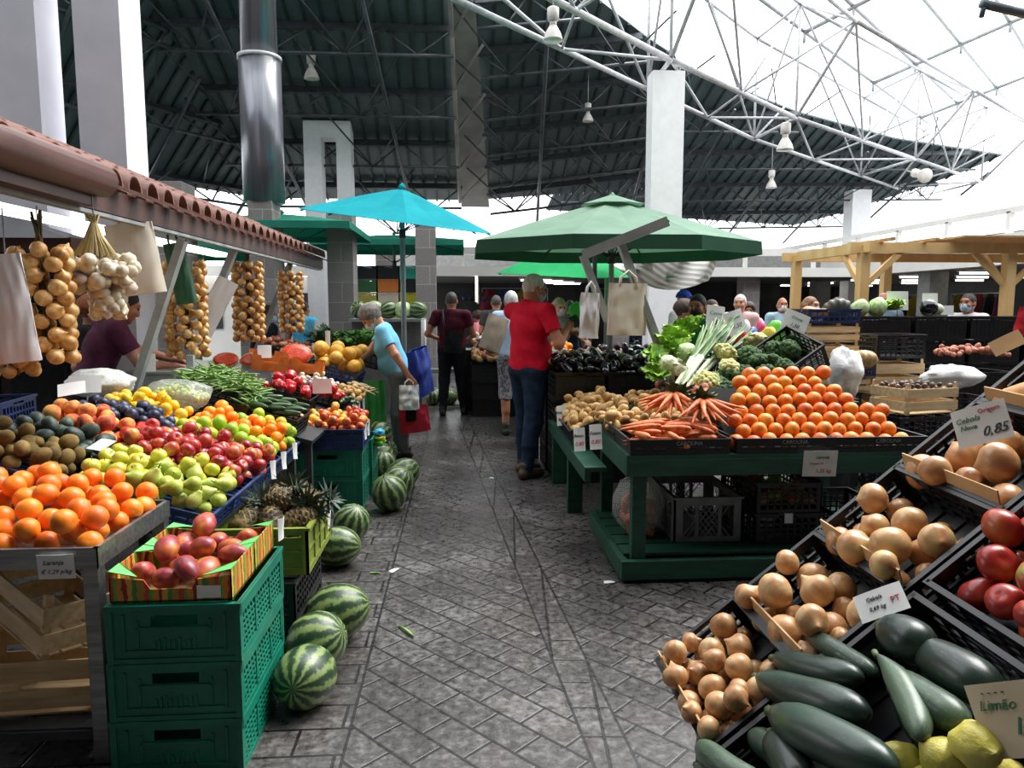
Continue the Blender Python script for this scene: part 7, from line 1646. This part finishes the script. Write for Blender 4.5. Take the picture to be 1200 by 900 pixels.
    if mask is not None:
        S2 = SDF(vox/s*.7); S2.ell(Hh((0, .022, -.055)), (.068, .094, .068), .02, R=RH); S2.ell(Hh((0, .085, -.035)), (.026, .036, .035), .03, R=RH)
        child('face_mask', S2, mask, [(Hh((0, .035, 0)), RH@np.array([0, -1., 0])), (Hh((0, .1, -.006)), RH@np.array([0, -.2, 1])/1.02), (Hh((0, 0, -.112)), RH@np.array([0, 0, -1.]))])
        mb = MB()
        for sg in (-1, 1):
            for dz in (-.02, -.085): mb.tube([Hh((sg*.064, .045, dz)), Hh((sg*.082, .01, dz*.6-.005)), Hh((sg*.088, -.022, -.02))], .0025, 5)
        mb.build('ear_loops', mask, o)
    mb = MB()
    for sg in (-1, 1): mb.sphere(Hh((sg*.033, .088, .010)), .0105, 8, 6)
    mb.build('eyes', m_eye, o); J['H'] = Hh; J['up'] = up; J['M'] = Matrix.Translation(Vector(loc)) @ Matrix.Rotation(rz, 4, 'Z') @ Matrix.Scale(s, 4); return o, J
def jw(J, k): return J['M'] @ Vector(J[k])
# --- woman in blue reaching for a melon
o, J = person('grey haired woman in a light blue tee leaning over the melons, bags in hand', (-.63, 7.42, 0), (-1, .0), 1.62, 21, .006, 'a', fab('sky', '6fb4d2', '7cc0dc'), .62, 0, fab('grey_jean', '6a7274', '787f80'), 1.0, '1c1c1e', hairm('grey', '56504a', '8a8278'), 'full', m_maskb, {'L': (-.46, 7.12, .76), 'R': (-1.16, 7.36, .92)}, (24, 8), belly=.05, wide=1.12, bust=1, feet={'L': (0, -.04), 'R': (.0, .06)}, hem=.81, curl=.7)
wl = jw(J, 'wrL')
flat_bag((wl.x, wl.y-.02, wl.z-.08), .20, .24, .13, (0, 0, rad(15)), m_milky, 'crumpled clear white plastic bag of greens in the hand of the woman in blue', True, 8, 'plastic_bag', .03)
flat_bag((wl.x+.03, wl.y+.05, wl.z-.30), .30, .26, .10, (0, rad(-6), rad(10)), mat('crimson_bag', 'b0142e', 'c41c38', rough=.6), 'red carrier bag hanging low from the hand of the woman in blue', True, 4)
flat_bag((wl.x+.0, wl.y+.0, wl.z-.10), .12, .34, .06, (0, rad(-4), rad(30)), fab('black', '141416', '1e1e20'), 'black cloth bag between the white and red bags', False, 6)
flat_bag((-.44, 7.26, 1.12), .36, .46, .18, (rad(0), rad(-10), rad(60)), mat('blue_shopper', '16308a', '2444a8', rough=.5, bump=.3, bscale=18), 'big royal blue shopping bag on the back of the woman in blue', False, 12, crumple=.03)
# --- man in red
o, J = person('white haired man in a red polo shirt and jeans looking at his hand', (.60, 6.52, 0), (.80, .55), 1.84, 2, .006, 'b', fab('red', 'c0122c', 'd01a34'), .62, 1, fab('denim', '1f2c40', '2c3c54'), 1.0, '4a3c30', hairm('white', 'c0beba', 'e4e2df'), 'short', m_maskb, {'R': (.95, 6.44, 1.36), 'L': (1.0, 6.76, 1.30)}, (10, -12), belly=.05, wide=1.24, feet={'L': (0, .05), 'R': (0, -.08)}, hem=.93, curl=1.0)
MB().box((0, 0, 0), (.075, .15, .009)).build('phone', m_blk, None, bevel=.003, loc=jw(J, 'wrR')+Vector((.07, .04, .05)), rot=(rad(40), rad(-25), 0), label='dark phone held up by the man in the red polo shirt', cat='phone')
obj('plastic_bag', bag_mesh(.085, (1, .6, 1), mat('lime_bag', '38d84a', '4ce85c', rough=.5), 51, .2), None, (1.14, 7.15, 1.50), (0, 0, 0), label='bright green bag ball held up just behind the hand of the man in red', cat='bag')
# --- man in maroon, back turned
o, J = person('man in a maroon tee with his back turned, black sling bag', (-.14, 10.25, 0), (.08, 1), 1.74, 0, .008, 'b', fab('maroon', '481624', '58202e'), .55, 0, fab('black_trouser', '17181c', '202126'), 1.0, '141416', hairm('darkgrey', '3a332e', '5a524c'), 'short', None, {'L': (-.38, 10.45, 1.10), 'R': (.12, 10.50, 1.08)}, (5, 0), wide=1.12, feet={'L': (-.03, -.04), 'R': (.06, .1)}, hem=.90)
sb = flat_bag((-.11, 10.06, 1.20), .24, .30, .09, (0, rad(4), rad(5)), fab('blackbag', '141416', '202024'), 'black sling bag on the back of the man in maroon', False, 3, 'sling_bag'); mb = MB(); mb.tube([(-.10, .03, -.05), (-.14, .04, .10), (-.16, .10, .26), (-.13, .2, .30)], .014, 6); mb.build('strap', m_blk, sb)
# --- vendors on the left
person('dark haired vendor in a purple tee leaning over the counter behind the grapes', (-2.66, 5.30, 0), (.80, .60), 1.74, 22, .008, 'b', fab('plum', '4a2438', '5c2e46'), .6, 0, fab('dkjean', '1f2630', '2a3240'), 1.0, '1a1a1c', hairm('black', '14110f', '241f1c'), 'short', None, {'R': (-2.10, 5.50, 1.10), 'L': (-2.25, 5.95, 1.1)}, (5, 0), wide=1.1)
person('auburn haired vendor in a black tee and blue mask beside the dark kiosk', (-3.02, 6.08, 0), (.9, .25), 1.62, 4, .008, 'a', fab('blacktee', '1b1c1c', '262827'), .55, 0, fab('dkjean', '1f2630'), 1.0, '1a1a1c', hairm('auburn', '8a4626', 'b8683a'), 'full', m_maskb, {'R': (-2.72, 5.86, 1.02)}, (8, -10), bust=1)
# --- people behind the tables on the right, and others
person('dark haired vendor in a green top wearing a black mask behind the leeks', (2.32, 7.0, 0), (-.55, -.75), 1.66, 2, .008, 'b', fab('greentop', '1c7a3c', '2a8c4a'), .7, 0, fab('dkjean', '1f2630'), 1.0, '1a1a1c', hairm('black', '14110f', '241f1c'), 'tied', m_maskk, None, (2, 0), bust=1)
person('person in a blue cap and white top behind the tall white column', (2.75, 8.9, 0), (.6, -.6), 1.74, 0, .01, 'b', fab('white', 'd8d8da', 'e8e8ea'), .55, 0, fab('dkjean', '1f2630'), 1.0, '1a1a1c', fab('bluecap', '1e3a8a', '2a4a9a'), 'cap', None)
person('dark curly haired person in white bending beside the masked vendor', (2.45, 8.2, 0), (.7, -.3), 1.60, 8, .01, 'b', fab('white', 'd8d8da'), .55, 0, fab('dkjean', '1f2630'), 1.0, '1a1a1c', hairm('brown', '2c1c14', '4a3020'), 'full', None)
person('brown haired shopper partly behind the first price sign', (2.97, 8.5, 0), (.2, -1), 1.62, 0, .01, 'a', fab('pinktop', 'd8b0a8', 'e2c0b8'), .55, 0, fab('dkjean', '1f2630'), 1.0, '1a1a1c', hairm('brown', '4a3020', '7a5638'), 'long', None, bust=1)
person('white haired man in a pink shirt behind the tilted price sign', (3.75, 9.6, 0), (-.5, -.8), 1.70, 0, .01, 'a', fab('pinkshirt', 'e0b4b0', 'eac4c0'), .55, 0, fab('dkjean', '1f2630'), 1.0, '1a1a1c', hairm('white', 'c0beba', 'e4e2df'), 'short', None)
person('small shopper in white with a white mask behind the bright packets', (4.55, 11.3, 0), (-.3, -1), 1.58, 0, .01, 'b', fab('white', 'd8d8da'), .55, 0, fab('dkjean', '1f2630'), 1.0, '1a1a1c', hairm('brown', '4a3020', '7a5638'), 'full', m_maskw)
person('bald man in a light blue shirt and mask beside the pergola post', (5.05, 11.2, 0), (-.1, -1), 1.68, 0, .01, 'b', fab('paleblue', '9cc0d8', 'b0d0e4'), .6, 0, fab('dkjean', '1f2630'), 1.0, '1a1a1c', hairm('grey', '56504a', '8a8278'), 'bald', m_maskw)
person('long haired woman in pale pink with a blue mask by the topmost blue crate', (4.30, 8.75, 0), (.55, -.8), 1.66, 0, .008, 'a', fab('palepink', 'dcc0b8', 'e8d2ca'), .55, 0, fab('dkjean', '1f2630'), 1.0, '1a1a1c', hairm('lightbrown', '6a4630', 'a07a58'), 'long', m_maskb, bust=1)
person('long haired shopper half hidden by a pergola post and a white card', (4.95, 9.3, 0), (.9, -.3), 1.66, 0, .01, 'a', fab('grey', 'a0a0a2', 'b4b4b6'), .55, 0, fab('dkjean', '1f2630'), 1.0, '1a1a1c', hairm('brown', '4a3020', '7a5638'), 'long', None, bust=1)
person('balding grey man behind the cabbages under the pergola', (6.0, 10.0, 0), (-.5, -.7), 1.74, 3, .008, 'b', fab('bluegrey', '8098b0', '94aac0'), .55, 0, fab('dkjean', '1f2630'), 1.0, '1a1a1c', hairm('white', 'c0beba', 'e4e2df'), 'thin', None)
person('dark haired man in white tee and blue mask beyond the crate wall', (6.25, 8.6, 0), (-.85, -.4), 1.70, 0, .008, 'b', fab('white', 'd8d8da', 'e8e8ea'), .55, 0, fab('dkjean', '1f2630'), 1.0, '1a1a1c', hairm('greydark', '2c2826', '5a5450'), 'short', m_maskb)
o, J = person('white haired man in a pale blue shirt and patterned shorts behind the man in red', (.62, 8.75, 0), (-.15, 1), 1.74, 8, .008, 'b', fab('icyblue', 'a8c0dc', 'bcd0e6'), .6, 0, mat('patterned_shorts', '3c4250', 'b0a8a8', rough=.8, scale=40), .55, '2a2622', hairm('white', 'c0beba', 'e4e2df'), 'short', None, {'L': (.36, 9.1, 1.02)}, (5, 0), feet={'L': (-.02, -.12), 'R': (.05, .14)})
flat_bag((.44, 8.52, 1.42), .30, .42, .12, (0, rad(20), rad(30)), mat('beige_bag', '8a7c6c', 'a09080', rough=.7), 'beige shoulder bag on the back of the man in shorts', False, 2)
person('man in a dark grey shirt beyond the white haired man at the far stall', (.55, 10.9+.9, 0), (.2, 1), 1.72, 6, .01, 'b', fab('charcoal', '3a3a3c', '48484a'), .6, 0, fab('dkjean', '1f2630'), 1.0, '1a1a1c', hairm('darkgrey', '3a332e', '5a524c'), 'short', None)
person('blonde woman in a grey tee and white mask reaching past the man in red', (1.22, 9.4, 0), (.35, -.9), 1.66, 6, .008, 'a', fab('greytee', '8c8e90', 'a0a2a4'), .55, 0, fab('dkjean', '1f2630'), 1.0, '1a1a1c', hairm('blonde', '8a7a60', 'b8a888'), 'long', m_maskw, {'R': (1.25, 8.5, 1.15), 'L': (1.55, 8.9, 1.1)}, (8, 0), bust=1)
person('balding man behind the white carrier bag, facing away', (1.66, 11.1, 0), (.5, .8), 1.64, 0, .01, 'b', fab('navytop', '2a3048', '343c58'), .55, 0, fab('dkjean', '1f2630'), 1.0, '1a1a1c', hairm('grey', '56504a', '8a8278'), 'thin', None)
person('seated pink clad person far behind the man in maroon', (.42, 13.6, 0), (-.6, .5), 1.45, 14, .01, 'b', fab('pink', 'c8707a', 'd8868e'), .55, 0, fab('dkjean', '1f2630'), 1.0, '1a1a1c', hairm('brown', '4a3020'), 'full', None)
person('person in a sky blue tee with back turned behind the last onion braid', (-2.28, 10.6, 0), (.3, .9), 1.62, 4, .01, 'b', fab('skyblue2', '4aa8d0', '60b8dc'), .55, 0, fab('dkjean', '1f2630'), 1.0, '1a1a1c', hairm('brown', '2c1c14', '4a3020'), 'short', None)
person('person in dark clothes and a grey mask behind the third onion braid', (-2.32, 8.7, 0), (.9, -.2), 1.56, 5, .01, 'b', fab('inknavy', '14161c', '1c1f28'), .9, 0, fab('dkjean', '1f2630'), 1.0, '1a1a1c', hairm('brown', '2c1c14', '4a3020'), 'short', m_maskb)
# ================================================================ light
w = bpy.data.worlds.new('sky'); S.world = w; w.use_nodes = True
nt = w.node_tree; bg = nt.nodes['Background']; bg.inputs[0].default_value = (.94, .97, 1.0, 1); bg.inputs[1].default_value = 3.2
sd = bpy.data.lights.new('sun', 'SUN'); sun = bpy.data.objects.new('sun', sd); COL.objects.link(sun); sd.energy = 5.0; sd.angle = rad(35); sd.color = (1, .98, .95)
dv = Vector((-.50, -.42, -1)); sun.rotation_euler = dv.to_track_quat('-Z', 'Y').to_euler()
S.view_settings.view_transform = 'Standard'; S.view_settings.look = 'None'; S.view_settings.exposure = .12; S.view_settings.gamma = 1
S.cycles.use_denoising = True; S.cycles.max_bounces = 6; S.cycles.diffuse_bounces = 3; S.cycles.glossy_bounces = 3; S.cycles.transparent_max_bounces = 10; S.cycles.sample_clamp_indirect = 6
